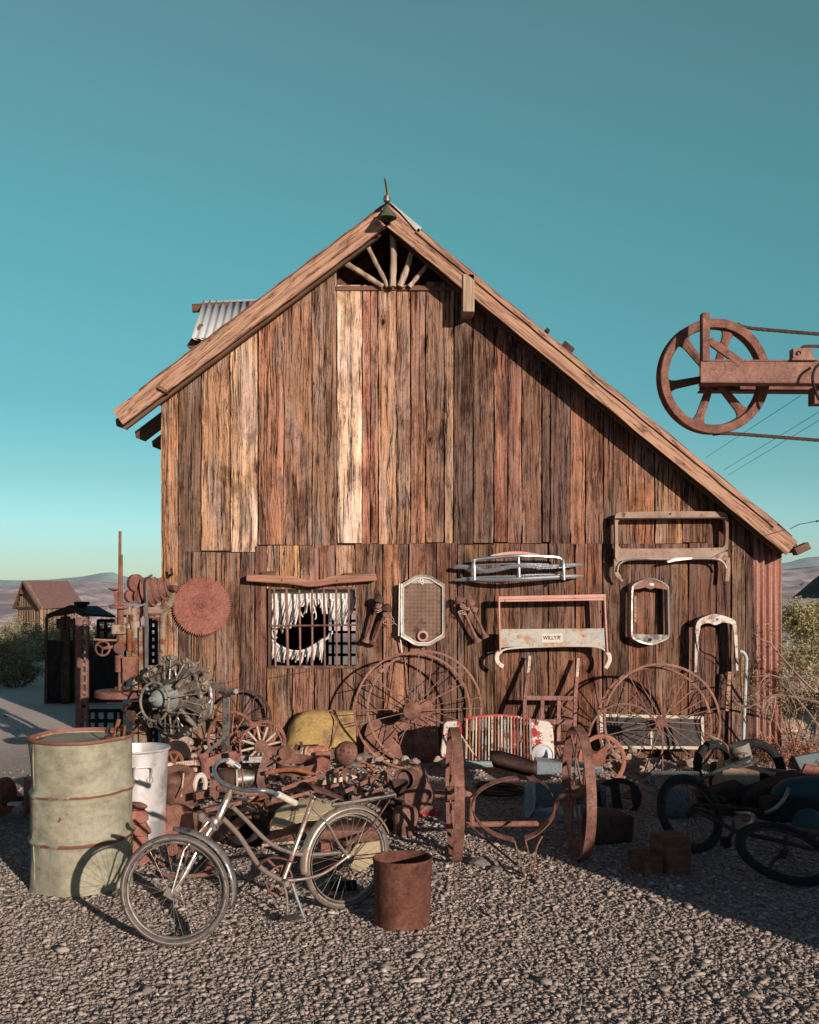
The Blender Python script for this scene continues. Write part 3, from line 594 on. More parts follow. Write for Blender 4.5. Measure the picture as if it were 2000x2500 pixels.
# gravel: thousands of loose angular stones in one scattered cover
def ico():
    p = (1+5**.5)/2; vs = [(-1,p,0),(1,p,0),(-1,-p,0),(1,-p,0),(0,-1,p),(0,1,p),(0,-1,-p),(0,1,-p),(p,0,-1),(p,0,1),(-p,0,-1),(-p,0,1)]
    fs = [(0,11,5),(0,5,1),(0,1,7),(0,7,10),(0,10,11),(1,5,9),(5,11,4),(11,10,2),(10,7,6),(7,1,8),(3,9,4),(3,4,2),(3,2,6),(3,6,8),(3,8,9),(4,9,5),(2,4,11),(6,2,10),(8,6,7),(9,8,1)]
    v = np.array(vs, float); v /= np.linalg.norm(v[0]); return v, np.array(fs)
def scatter(name, pos, size, cols, seed, mat, smooth=False):
    rg = np.random.default_rng(seed); v, f = ico(); n = len(pos)
    tm = [v*(1+rg.uniform(-.5, .38, (12, 1))) + rg.uniform(-.28, .28, v.shape) for _ in range(14)]; T = np.array(tm)[rg.integers(0, 14, n)]
    T = T * (np.stack([rg.uniform(.8, 1.35, n), rg.uniform(.7, 1.1, n), rg.uniform(.28, .60, n)], 1)[:, None, :])
    a = rg.uniform(0, 6.28, n); b = rg.normal(0, .30, n); ca, sa, cb, sb = np.cos(a), np.sin(a), np.cos(b), np.sin(b)
    x, y, z = T[..., 0], T[..., 1], T[..., 2]
    y, z = y*cb[:, None]-z*sb[:, None], y*sb[:, None]+z*cb[:, None]; x, y = x*ca[:, None]-y*sa[:, None], x*sa[:, None]+y*ca[:, None]
    V = np.stack([x, y, z], 2)*size[:, None, None] + pos[:, None, :]
    V = V.reshape(-1, 3); Fc = (f[None] + (np.arange(n)*12)[:, None, None]).reshape(-1, 3)
    me = bpy.data.meshes.new(name); me.vertices.add(len(V)); me.vertices.foreach_set('co', V.ravel()); me.loops.add(len(Fc)*3); me.loops.foreach_set('vertex_index', Fc.ravel())
    me.polygons.add(len(Fc)); me.polygons.foreach_set('loop_start', np.arange(len(Fc))*3); me.polygons.foreach_set('loop_total', np.full(len(Fc), 3))
    C = np.repeat(np.concatenate([cols, np.ones((n, 1))], 1), 12, 0); at = me.color_attributes.new('bcol', 'FLOAT_COLOR', 'POINT'); at.data.foreach_set('color', C.ravel())
    me.materials.append(mat); me.update(calc_edges=True); return link(bpy.data.objects.new(name, me))
t = NT('loose_stone'); at = t.n('Attribute', attribute_name='bcol'); co = t.coord(False); n1 = t.noise(co, 90, 4, .7)
M['loose'] = t.fin(t.mix(1, at.outputs['Color'], t.ramp(n1, [(.3, .65), (.6, 1.12)]), 'MULTIPLY'), .92, 0, n1, .4, .002, spec=.15)
rg = np.random.default_rng(5)
def gcols(rg, n):
    pal = np.array([(.34, .28, .235), (.39, .325, .275), (.31, .26, .225), (.44, .37, .315), (.36, .285, .23), (.27, .235, .21), (.50, .43, .37), (.37, .27, .215)])
    return pal[rg.choice(len(pal), n, p=[.22, .2, .17, .13, .12, .08, .04, .04])]*rg.uniform(.8, 1.2, (n, 1))
def region(n, d0, d1, lo, hi, edge=.46):
    u = rg.uniform(0, 1, n); D = np.sqrt(d0*d0 + u*(d1*d1-d0*d0)); X = rg.uniform(-edge, edge, n)*D
    s = np.clip(rg.lognormal(math.log(lo), .50, n), lo*.45, hi)
    return np.stack([X, D, s*rg.uniform(.0, .45, n)], 1), s
ps, ss = [], []
for n, d0, d1, lo, hi in ((40000, 3.9, 5.6, .0070, .020), (34000, 5.6, 7.6, .0078, .022), (22000, 7.6, 10.1, .0092, .026), (500, 4.0, 9.0, .019, .032), (2500, 10.2, 14, .016, .035)):
    p, s = region(n, d0, d1, lo, hi)
    if d0 > 10: k = (p[:, 0] < -2.6) | (p[:, 0] > 4.0); p, s = p[k], s[k]
    ps.append(p); ss.append(s)
pos = np.concatenate(ps); siz = np.concatenate(ss)
kp_ = ~((pos[:, 0] < -2.35-.02*(pos[:, 1]-8)) & (pos[:, 1] > 7.7+.3*np.sin(pos[:, 0]*3)) & (rg.uniform(0, 1, len(pos)) < .90)); pos, siz = pos[kp_], siz[kp_]   # the worn track at left is nearly bare
pos[:, 2] += np.array([gh(a, b) for a, b in pos[:, :2]])
o = scatter('gravel', pos, siz, gcols(rg, len(pos)), 3, M['loose']); struct(o, 'stuff')
tag(o, 'loose angular grey brown gravel covering the yard', 'gravel')

# ---- hills
def hills(name, pts, D0, D1, mat, seed, rough=.12, base=-80):
    m = MB(); n = 220; xs_ = np.linspace(pts[0][0], pts[-1][0], n); yy = np.interp(xs_, [p[0] for p in pts], [p[1] for p in pts]); grid = []
    for j in range(26):
        t = j/25; D = D0 + (D1-D0)*t; row = []
        for i in range(n):
            top = EYE - (yy[i]-HOR)*D1/F; X = (xs_[i]-1000)*(D0*.5+D1*.5)/F*(1+0*t)
            X = (xs_[i]-1000)*D1/F*(.92+.08*t)
            nz = mnoise.fractal(Vector((X/(D1*.02), D/(D1*.03), seed)), 1, 2.1, 6); r2 = 1-abs(mnoise.noise(Vector((X/(D1*.035), t*2.3, seed+4))))
            z = base + (top-base)*(t**.8)*(1 + rough*(nz-.1)*(1-t)*2 - rough*.8*(1-r2)*(1-t)) + (top-base)*.02*nz*t
            row.append(Vector((X, D, z)))
        grid.append(row)
    grid.append([Vector((p.x, p.y+D1*.05, base)) for p in grid[-1]])
    m.sheet(grid); o = build(m, name, mat, None, ang=60); struct(o); return o
def hillmat(name, a, b, c, sc): 
    t = NT(name); co = t.coord(False); n1 = t.noise(co, sc, 8, .65, .4); n2 = t.noise(co, sc*7, 6, .7); return t.fin(t.mix(1, t.ramp(n1, [(.35, a), (.5, b), (.65, c)]), t.ramp(n2, [(.35, .7), (.6, 1.15)]), 'MULTIPLY'), .95, 0, n2, .6, 3, spec=0)
hills('far_mountains', [(-900, 1416), (-300, 1414), (60, 1417), (120, 1415), (185, 1409), (215, 1406), (240, 1400), (258, 1398), (270, 1396), (282, 1399), (300, 1408), (360, 1411), (450, 1413), (700, 1416), (1200, 1410), (1600, 1400), (1840, 1380), (1900, 1375), (1925, 1372), (1960, 1363), (2000, 1358), (2060, 1352), (2300, 1362), (3000, 1400)], 15000, 17500, hillmat('hazed_mountain_rock', (.44, .54, .56), (.48, .58, .59), (.54, .62, .62), .0008), 2, .05, -200)  # mountain colour paled and blued to stand in for thicker haze
ridge_m = hillmat('pale_desert_rock', (.52, .40, .42), (.70, .56, .54), (.86, .72, .66), .012)
hills('near_ridge', [(-900, 1512), (-200, 1500), (0, 1502), (60, 1490), (150, 1478), (230, 1484), (300, 1470), (400, 1468), (1200, 1470), (1900, 1468), (2100, 1470), (2600, 1480)], 620, 900, ridge_m, 21, .35, -48)
hills('middle_ridge', [(-900, 1474), (-200, 1470), (50, 1462), (140, 1458), (210, 1448), (260, 1444), (330, 1450), (400, 1446), (1200, 1450), (1900, 1436), (1960, 1430), (2100, 1432), (2600, 1440)], 1400, 2100, ridge_m, 25, .35, -52)
hills('valley_ridge', [(-900, 1432), (-200, 1431), (60, 1431), (150, 1428), (200, 1421), (225, 1416), (250, 1420), (300, 1425), (380, 1423), (700, 1424), (1500, 1415), (1880, 1392), (1930, 1388), (1990, 1383), (2100, 1378), (2600, 1400)], 3600, 5200, hillmat('hazed_purple_rock', (.46, .38, .42), (.60, .50, .50), (.80, .68, .60), .003), 7, .25, -95)  # part of the haze's paleness is mixed into this rock colour
hills('dark_hill', [(1780, 1560), (1830, 1530), (1880, 1500), (1909, 1482), (1940, 1455), (1970, 1428), (2000, 1404), (2050, 1372), (2200, 1300), (2500, 1250)], 150, 230, hillmat('dark_tailings', (.12, .115, .12), (.17, .16, .155), (.22, .20, .185), .12), 11, .03, -8)
# ================================================================ THINGS ON AND AGAINST THE WALL
def pts3(l, D): return [P(x, y, D) for x, y in l]
def rrect(x0, y0, x1, y1, r, n=6):
    o = []
    for cx, cy, a in ((x1-r, y0+r, -90), (x1-r, y1-r, 0), (x0+r, y1-r, 90), (x0+r, y0+r, 180)):
        for k in range(n+1):
            q = R(a+90*k/n); o.append((cx+r*math.cos(q), cy+r*math.sin(q)))
    return o
# window: curtain and yoke
cur = thing('window_curtain', 'torn white canvas hanging in shreds behind the barred window', 'curtain', tuple(P(765, 1530, 10.2)))
rnd = random.Random(11)
def ribbon(mb, x0, y0, x1, y1, w0, w1, D=10.2):
    a = P(x0, y0, D); b = P(x1, y1, D+rnd.uniform(-.03, .02)); n = 8; g = []
    k1 = rnd.uniform(-.012, .012)
    for i in range(n+1):
        t = i/n; c = a.lerp(b, t) + Vector((k1*math.sin(t*3.1), rnd.uniform(-.004, .004), 0)); w = (w0+(w1-w0)*t)*KW/2
        g.append([c+Vector((-w, .004, 0)), c+Vector((0, -.004, 0)), c+Vector((w, .004, 0))])
    mb.sheet(g)
m = MB(); x = 660
g = [[P(660+i*4.4, y, 10.205) + Vector((0, .012*math.sin(i*1.9)+.006*mnoise.noise(Vector((i*.7, y*.1, 0))), 0)) for y in (1436, 1446, 1457, 1468, 1468+(30 if i < 15 else 4 if i < 33 else 24)*(.7+.3*math.sin(i*1.3)))] for i in range(48)]
m.sheet(g)
while x < 868:
    t = (x-660)/208.0
    if t < .34: L = 1540-(x-690)*.35; sh = -22*(1-t)
    elif t < .45: L = 1490; sh = -8
    elif t < .72: L = 1478 + rnd.uniform(-4, 16); sh = 2
    elif t < .94: L = 1500 + 26*math.sin((t-.7)*9); sh = -10
    else: L = 1512; sh = -12
    ribbon(m, x, 1462, x+sh*rnd.uniform(.8, 1.0), L+rnd.uniform(-12, 12), 7.5, rnd.choice((2, 4, 6, 6.5))); x += rnd.uniform(3.4, 5.2)
for k in range(14): ribbon(m, 862-k*3.2, 1470, 832-k*1.6, 1528-k*1.2, 6, 2)
for a, b in (((663, 1540), (676, 1555)), ((800, 1560), (812, 1542)), ((718, 1505), (722, 1512))): m.tube(spl([P(*a, 10.19), P((a[0]+b[0])/2, b[1]+4, 10.18), P(*b, 10.19)], 4), .008, 5)
for p in ([(728, 1478), (736, 1500), (740, 1506)], [(762, 1470), (772, 1500), (770, 1512)], [(768, 1492), (760, 1503)]): m.tube(spl([P(a, b, 10.19) for a, b in p], 4), .006, 5)
build(m, 'upper_shreds', M['cloth'], cur, solid=.002)
m = MB(); x = 662
while x < 792:
    t = (x-662)/130.0; top = 1563 + 27*math.sin(min(1, t*1.05)*math.pi) + (t*-4); ribbon(m, x+2, top, x-5, 1624+rnd.uniform(-22, 2), 7.5, rnd.choice((2, 4, 6))); x += rnd.uniform(3.2, 4.6)
m.tube(spl([P(a, b, 10.195) for a, b in [(661, 1560), (690, 1583), (730, 1590), (765, 1583), (790, 1565), (812, 1545)]], 5), .010, 6)
build(m, 'lower_shreds', M['cloth'], cur, solid=.002)
m = MB(); u = [(601, 1402), (640, 1403), (687, 1405), (714, 1406), (742, 1415), (762, 1416.5), (783, 1414.5), (813, 1406), (864, 1403), (918, 1400)]
l = [(921, 1417.5), (864, 1422), (813, 1425.5), (783, 1431), (754, 1433), (732, 1430), (701, 1426), (661, 1423.5), (600, 1419)]
up3 = spl(pts3(u, 9.94), 3); lo3 = spl(pts3(l, 9.94), 3); m.prism(up3+lo3, (0, .085, 0)); yk = thing('ox_yoke', 'long wavy wooden yoke fixed over the barred window', 'yoke', tuple(P(760, 1428, 9.98)))
build(m, 'beam', M['yoke'], yk, bevel=.012)
m = MB(); m.bar(P(640, 1402, 10.03), P(673, 1400, 10.03), .05, .03); build(m, 'mount_block', M['oldwood'], yk)
m = MB(); m.bar(P(840, 1404, 10.03), P(905, 1402, 10.03), .04, .03); build(m, 'mount_block', M['oldwood'], yk)
for x, y in ((688, 1417), (823, 1417)): m = MB(); m.lathe([(0, -.004), (.006, -.002), (.006, .004)], P(x, y, 9.935), (0, 1, 0), 10); build(m, 'bolt', M['black'], yk)
# saw blade
sb = thing('saw_blade', 'big round red rusty saw blade hung on the planks', 'saw blade', tuple(P(493, 1553, 10.02)))
c = P(493, 1480, 10.01); nt = 76; rr = 73*KW*.992; poly = []
for k in range(nt):
    a = 2*math.pi*k/nt
    for da, r in ((0, rr*.935), (.050, rr*1.012), (.058, rr*.93)): poly.append(c + Vector((math.cos(a+da), 0, math.sin(a+da)))*r)
m = MB(); m.prism(poly, (0, .004, 0)); build(m, 'disc', M['rust_blade'], sb)
m = MB(); m.ring(c+Vector((0, -.002, 0)), (0, 1, 0), .022, .003, 24, 6); m.lathe([(0, -.003), (.009, -.003), (.009, .002)], c, (0, 1, 0), 12); m.ring(c, (0, 1, 0), .05, .0018, 30, 4); m.ring(c, (0, 1, 0), .11, .0015, 40, 4); build(m, 'arbor_ring', M['rust_dark'], sb)
m = MB(); m.tube([P(418, 1388, 9.96), P(421, 1403, 9.96), P(416, 1404, 10.05)], .012, 6); single(m, 'iron_hook', M['black'], 'small black iron hook on the left corner plank above the saw blade', 'hook')

# radiator shell with honeycomb
def arch_shell(x0, x1, ys, ytop, yb0, ybot, n=8, rt=16, rb=18):
    # closed outline: pointed rounded top and bottom
    xm = (x0+x1)/2; return spl2([(x0, yb0-rb), (x0, ys+rt), (x0+3, ys+5), (x0+rt, ys-3), (xm-(x1-x0)*.18, ytop+3), (xm, ytop), (xm+(x1-x0)*.18, ytop+3), (x1-rt, ys-3), (x1-3, ys+5), (x1, ys+rt), (x1, yb0-rb), (x1-3, yb0-6), (x1-rb, yb0+3), (xm+(x1-x0)*.18, ybot-2), (xm, ybot), (xm-(x1-x0)*.18, ybot-2), (x0+rb, yb0+3), (x0+3, yb0-6)])
def spl2(l, n=4):
    return [(p.x, p.y) for p in spl([Vector((a, b, 0)) for a, b in l], n, True)]
ra = thing('radiator', 'chrome rimmed radiator with brown honeycomb core hung left of the chrome grille', 'radiator', tuple(P(1030, 1577, 9.98)))
o = arch_shell(979, 1087, 1420, 1403, 1562, 1577); i_ = [(1033+(x-1033)*.865, 1490+(y-1490)*.90) for x, y in o]
m = MB(); m.frame(pts3(o, 9.95), pts3(i_, 9.955), (0, .10, 0)); build(m, 'shell', M['steel_light'], ra, bevel=.006)
m = MB(); m.frame(pts3([(1033+(x-1033)*.90, 1490+(y-1490)*.93) for x, y in o], 9.943), pts3([(1033+(x-1033)*.865, 1490+(y-1490)*.895) for x, y in o], 9.945), (0, .012, 0)); build(m, 'trim_ring', M['whiterust'], ra)
m = MB(); m.prism(pts3([(1033+(x-1033)*.88, 1490+(y-1490)*.91) for x, y in o], 9.985), (0, .03, 0)); build(m, 'core', M['rust'], ra)
m = MB()
for k in range(28):
    x = 988 + k*3.3; m.box(P(x, 1490, 9.975), (.0045, .012, (146 if 6 < k < 22 else 128)*KW))
for k in range(44):
    y = 1422 + k*3.3; m.box(P(1033, y, 9.9735), ((92 if 4 < k < 40 else 70)*KW, .010, .0045))
build(m, 'honeycomb', M['tanmetal'], ra)
m = MB(); m.prism(pts3([(1003, 1424), (1010, 1414), (1033, 1409), (1055, 1414), (1066, 1424)], 9.965), (0, .01, 0)); build(m, 'top_panel', M['steel_light'], ra)
m = MB(); m.ring(P(1029, 1416, 9.958), (0, 1, 0), .014, .006, 16, 6); m.ring(P(1031, 1423, 9.958), (0, 1, 0), .012, .005, 16, 6); m.ring(P(1023, 1420, 9.958), (0, 1, 0), .009, .004, 12, 6); build(m, 'badge', M['cloth'], ra)
m = MB(); cc = P(1032, 1553, 9.95); m.lathe([(.052, .01), (.055, -.006), (.045, -.018), (.034, -.014), (.028, .02)], cc, (0, 1, 0), 28); build(m, 'crank_hole_ring', M['pinkpaint'], ra)
m = MB(); m.lathe([(0, .0), (.03, .0)], P(1032, 1553, 9.948), (0, 1, 0), 20); build(m, 'crank_hole', M['black'], ra)
m = MB(); m.bar(P(976, 1425, 9.99), P(974, 1552, 9.99), .012, .06); m.bar(P(977, 1552, 10.0), P(983, 1602, 10.03), .010, .01); build(m, 'side_strip', M['cloth'], ra)

# pairs of domed horns
def horns(lbl, caps, tips, R0, D=9.93):
    th = thing('wall_horns', lbl, 'horns', tuple(P(*tips[0], D)), 'paired rusty horns on the wall')
    for (cx, cy), (tx, ty) in zip(caps, tips):
        a = P(cx, cy, D); b = P(tx, ty, D+.06); d = (b-a); L = d.length; d.normalize(); m = MB()
        m.lathe([(.017, .01), (.019, .05), (.016, .1), (.015, L*.75), (.020, L*.9), (.046, L), (.040, L), (.0, L-.02)], a, d, 18); ho = build(m, 'horn_tube', M['rust'], th)
        m = MB(); m.lathe([(0, -.055), (.022, -.05), (.042, -.03), (.052, -.004), (.054, .008), (.046, .012), (.0, .012)], a, d, 22); build(m, 'domed_cap', M['rust'] if R0 else M['rust_dark'], ho)
        m = MB(); m.box(a+d*.06+Vector((.02, -.01, 0)), (.045, .04, .05), (0, .4, 0)); m.lathe([(.022, .03), (.024, .05), (.022, .07)], a, d, 14); build(m, 'motor_bracket', M['rust_pink'], ho)
    m = MB(); r = random.Random(3 if R0 else 4); c0 = P((caps[0][0]+caps[1][0])/2, caps[0][1]+22, D)
    m.tube(spl([c0+Vector((r.uniform(-.07, .07), r.uniform(-.04, .0), r.uniform(-.05, .05))) for _ in range(7)], 4), .0035, 5)
    if not R0: m.tube(spl([P(950, 1495, D), P(962, 1515, D), P(955, 1525, D), P(935, 1520, D), P(950, 1512, D), P(970, 1527, D)], 5), .003, 5)
    build(m, 'loose_wire', M['bone'], th)
horns('pair of rusty horns with domed caps slanting down left beside the window', [(926, 1466), (944, 1487)], [(893, 1567), (911, 1571)], False)
horns('pair of brown rusty horns slanting down right beneath the chrome grille', [(1123, 1468), (1149, 1475)], [(1166, 1567), (1186, 1556)], True)

# chrome car grille
gr_ = thing('chrome_grille', 'chrome three bar car grille fixed high on the wall', 'grille', tuple(P(1265, 1418, 9.9)))
DG = 9.92
def gtube(pts, r, flat=None, name='grille_bar'):
    m = MB(); q = spl([P(x, y, D) for x, y, D in pts], 6); rs = [r*min(1, .35+.65*min(i, len(q)-1-i)/4.0) for i in range(len(q))] if r > .016 else r
    m.tube(q, rs, 10, flat=flat); build(m, name, M['chrome'], gr_)
gtube([(1153, 1410, 10.0), (1154, 1385, DG), (1158, 1370, DG), (1170, 1365, DG), (1220, 1360, DG-.03), (1265, 1357, DG-.06), (1320, 1358, DG-.03), (1362, 1361, DG), (1373, 1370, DG), (1377, 1385, DG), (1379, 1404, 9.98)], .0155)
gtube([(1106, 1388, 9.98), (1120, 1384, 9.95), (1160, 1386, DG), (1190, 1394, DG-.03), (1265, 1381, DG-.08), (1330, 1384, DG-.04), (1380, 1381, DG), (1422, 1378, 9.98)], .022)
gtube([(1108, 1417, 9.99), (1150, 1414, 9.95), (1200, 1416, DG-.03), (1265, 1414, DG-.09), (1330, 1411, DG-.05), (1385, 1408, DG), (1424, 1406, 9.98)], .022)
gtube([(1160, 1380, 9.97), (1200, 1378, 9.92), (1265, 1376, 9.88), (1340, 1378, 9.92)], .008); gtube([(1162, 1410, 9.96), (1200, 1408, 9.92), (1260, 1407, 9.88), (1285, 1404, 9.88), (1335, 1403, 9.92), (1366, 1404, 9.96)], .010)
for x in (1157, 1266, 1375): gtube([(x, 1360+abs(x-1266)*.06, DG-.05), (x+1, 1385, DG-.07), (x+2, 1416, DG-.07)], .0145 if x != 1157 else .012, name='grille_upright')
m = MB(); m.prism(pts3(spl2([(1204, 1358), (1215, 1351), (1260, 1346), (1300, 1350), (1318, 1356)]), 10.04), (0, .01, 0)); build(m, 'backing_plate', M['pinkpaint'], gr_)

# windscreen frames (cowls)
def cowl(name, lbl, outer, hole, panel, hooks, mat_f, mat_p, D, dep):
    th = thing(name, lbl, 'windscreen frame', tuple(P((outer[0][0]+outer[2][0])/2, outer[2][1], D)))
    return th
wf_ = thing('windscreen_frame', 'faded pink and pale windscreen frame lettered WILLYX above the hand truck', 'windscreen frame', tuple(P(1345, 1590, 9.9)))
D = 9.86
m = MB(); m.bar(P(1216, 1460, D), P(1478, 1455, D), .034, .05); m.bar(P(1220, 1467, D-.01), P(1474, 1463, D-.01), .022, .03); build(m, 'top_rail', M['pinkpaint'], wf_, bevel=.005)
for a, b in (((1218, 1458), (1221, 1590)), ((1475, 1457), (1482, 1590))):
    m = MB(); m.bar(P(*a, D), P(*b, D), .016, .06); build(m, 'side_post', M['pinkpaint'], wf_, bevel=.004)
bot = [(1221, 1580), (1245, 1582), (1300, 1579), (1345, 1578), (1400, 1577), (1455, 1578), (1480, 1585)]
m = MB(); top3 = [P(1222+i*(256/12.0), 1536-i*.15, D-.012) for i in range(13)]; bot3 = [P(1480-i*(258/12.0), 1579+(3 if i in (0, 12) else 0), D-.012) for i in range(13)]
m.prism(top3+bot3, (0, .012, 0)); pan = build(m, 'panel', M['willys'], wf_)
m = MB(); m.tube(spl([P(x, y, D) for x, y in [(1222, 1591), (1240, 1584), (1290, 1580), (1345, 1578), (1400, 1577), (1445, 1578), (1470, 1583), (1481, 1594)]], 5), .010, 8); build(m, 'lower_lip', M['whiterust'], wf_)
for l in ([(1224, 1588), (1214, 1598), (1213, 1612), (1219, 1622), (1229, 1628)], [(1478, 1588), (1486, 1598), (1488, 1610), (1484, 1622), (1478, 1631)]):
    m = MB(); m.tube(spl([P(x, y, 9.86) for x, y in l], 5), .014, 8, flat=1.6); build(m, 'hook_strut', M['whiterust'], wf_)
for x, y in ((1269, 1554), (1427, 1552)):
    m = MB(); m.ring(P(x, y, D-.014), (0, 1, 0), .020, .003, 20, 6); m.lathe([(0, -.008), (.008, -.006), (.012, .0)], P(x, y, D-.014), (0, 1, 0), 14); build(m, 'wiper_boss', M['pinkpaint'], wf_)
def text(body, size, loc, mat, parent, name='lettering', sx=1.0, ext=.001, rz=0):
    cu = bpy.data.curves.new(name, 'FONT'); cu.body = body; cu.size = size; cu.align_x = 'CENTER'; cu.align_y = 'CENTER'; cu.extrude = ext
    tmp = bpy.data.objects.new('t', cu); link(tmp); dg = bpy.context.evaluated_depsgraph_get(); me = bpy.data.meshes.new_from_object(tmp.evaluated_get(dg)); bpy.data.objects.remove(tmp)
    o = link(bpy.data.objects.new(name, me)); me.materials.clear(); me.materials.append(mat); o.parent = parent
    o.location = Vector(loc)-Vector(parent['_w']); o.rotation_euler = (R(90), 0, R(rz)); o.scale = (sx, 1, 1); return o
m = MB(); m.prism(pts3([(1322, 1547), (1374, 1546), (1375, 1568), (1323, 1569)], D-.0145), (0, .002, 0)); build(m, 'name_plate', M['whiterust'], pan)
text('WILLYX', .052, P(1347, 1557.5, D-.017), M['ink'], wf_, sx=.88, ext=.0012)
# large upper right frame
w2 = thing('windscreen_frame', 'large tan rusty windscreen frame high on the wall under the eave', 'windscreen frame', tuple(P(1640, 1420, 9.93)))
D = 9.93
o_ = spl2([(1502, 1262), (1510, 1252), (1530, 1250), (1640, 1248), (1750, 1249), (1770, 1252), (1778, 1264), (1779, 1300), (1778, 1340), (1776, 1362), (1772, 1368), (1750, 1366), (1640, 1364), (1530, 1367), (1510, 1372), (1503, 1362), (1502, 1340), (1502, 1300)], 4)
i2 = spl2([(1509, 1277), (1514, 1270), (1530, 1268), (1640, 1266.5), (1752, 1266), (1766, 1268), (1771, 1276), (1772, 1300), (1771, 1325), (1766, 1335), (1752, 1337), (1700, 1338), (1640, 1339), (1530, 1339), (1515, 1337), (1510, 1329), (1509, 1315), (1509, 1295)], 4)
m = MB(); m.frame(pts3(o_, D), pts3(i2, D+.01), (0, .07, 0)); build(m, 'frame', M['tanmetal'], w2, bevel=.006)
m = MB(); m.bar(P(1505, 1266, D-.012), P(1775, 1264, D-.012), .010, .02); m.lathe([(0, -.012), (.007, -.008), (.008, .0)], P(1638, 1254, D-.005), (0, 1, 0), 10); build(m, 'drip_rail', M['rust_dark'], w2)
m = MB(); m.tube(spl([P(x, y, D-.004) for x, y in [(1507, 1395), (1512, 1378), (1530, 1368), (1570, 1365), (1640, 1365), (1720, 1364), (1755, 1367), (1768, 1376), (1773, 1388)]], 5), .011, 8); m.prism(pts3([(1628, 1370), (1650, 1362), (1690, 1361), (1690, 1365), (1650, 1370), (1632, 1374)], D-.02), (0, .005, 0)); build(m, 'lower_moulding', M['steel_light'], w2)
for l in ([(1504, 1365), (1504, 1385), (1505, 1400), (1512, 1410), (1520, 1420)], [(1776, 1362), (1777, 1385), (1776, 1405), (1774, 1419)]):
    m = MB(); m.tube(spl([P(x, y, D+.02) for x, y in l], 5), [.014]*16+[.008]*(len(spl([P(x, y, D) for x, y in l], 5))-16), 8, flat=1.8); build(m, 'hook_strut', M['tanmetal'], w2)

# empty shield shaped radiator shell
sh = thing('radiator_shell', 'empty nickel radiator shell with rusty top and grey bottom panel', 'radiator shell', tuple(P(1585, 1577, 9.9)))
o_ = spl2([(1541, 1545), (1541, 1500), (1542, 1440), (1546, 1428), (1558, 1420), (1588, 1411), (1618, 1420), (1631, 1430), (1634, 1442), (1635, 1500), (1636, 1545), (1633, 1558), (1620, 1566), (1590, 1575), (1558, 1567), (1544, 1558)], 4)
cx, cy = 1588, 1493
def scl(l, a, b): return [(cx+(x-cx)*a, cy+(y-cy)*b) for x, y in l]
m = MB(); m.frame(pts3(o_, 9.93), pts3(scl(o_, .90, .945), 9.935), (0, .012, 0)); m.frame(pts3(scl(o_, 1.0, 1.0), 9.942), pts3(scl(o_, .97, .98), 9.942), (-.02, .10, 0)); build(m, 'rim', M['steel_light'], sh, bevel=.004)
tp = [(1546, 1432), (1560, 1423), (1588, 1415), (1617, 1423), (1630, 1434), (1630, 1440), (1600, 1435), (1588, 1439), (1576, 1434), (1547, 1440)]
m = MB(); m.prism(pts3(tp, 9.938), (0, .01, 0)); build(m, 'top_panel', M['rust_pink'], sh)
m = MB(); m.prism(pts3([(1546, 1548), (1631, 1550), (1630, 1557), (1618, 1563), (1590, 1571), (1560, 1564), (1546, 1557)], 9.938), (0, .01, 0)); build(m, 'bottom_panel', M['steel'], sh)
m = MB(); m.lathe([(0, -.004), (.018, -.003), (.018, .004)], P(1587, 1562, 9.935), (0, 1, 0), 14); build(m, 'crank_hole', M['black'], sh)
m = MB(); m.lathe([(0, -.008), (.010, -.006), (.016, .0)], P(1588, 1427, 9.936), (0, 1, 0), 18); build(m, 'badge', M['cloth'], sh); 
bpy.data.objects['badge.001'].scale = (1.6, 1, 1)
m = MB(); m.box(P(1550, 1487, 10.05), (.022, .05, .26)); build(m, 'side_spacer', M['pine'], sh)
# arched shell, open at the bottom
s3 = thing('radiator_shell', 'arched grey chrome radiator shell open at the bottom with small blue badge', 'radiator shell', tuple(P(1745, 1650, 9.9)))
def strip(outer, inner, D, dep, mat, name, par, bevel=0):
    m = MB(); o3 = spl(pts3(outer, D), 4); i3 = spl(pts3(inner, D), 4); n = min(len(o3), len(i3)); m2 = []
    for k in range(n-1): m.prism([o3[k], o3[k+1], i3[k+1], i3[k]], dep)
    return build(m, name, mat, par, bevel=bevel)
strip([(1696, 1642), (1697, 1570), (1699, 1530), (1707, 1513), (1725, 1504), (1745, 1499), (1766, 1503), (1788, 1511), (1798, 1523), (1801, 1560), (1802, 1600), (1803, 1638)],
      [(1702, 1640), (1705, 1570), (1710, 1535), (1714, 1525), (1730, 1521), (1747, 1526), (1764, 1520), (1782, 1522), (1790, 1530), (1793, 1560), (1796, 1600), (1797, 1636)], 9.90, (0, .015, 0), M['chromedull'], 'arch', s3)
strip([(1696, 1640), (1697, 1570), (1699, 1530), (1707, 1513), (1725, 1504), (1745, 1499), (1766, 1503), (1788, 1511), (1798, 1523), (1801, 1560), (1802, 1600), (1803, 1638)],
      [(1697.5, 1640), (1698.5, 1570), (1700.5, 1531), (1708, 1514.5), (1726, 1505.5), (1745, 1500.5), (1765, 1504.5), (1787, 1512.5), (1797, 1524), (1799.5, 1560), (1800.5, 1600), (1801.5, 1638)], 9.916, (0, .10, 0), M['steel'], 'shell_side', s3)
m = MB(); m.lathe([(0, -.004), (.016, -.003), (.017, .003)], P(1752, 1512, 9.898), (0, 1, 0), 20); bd = build(m, 'badge', M['cloth'], s3)
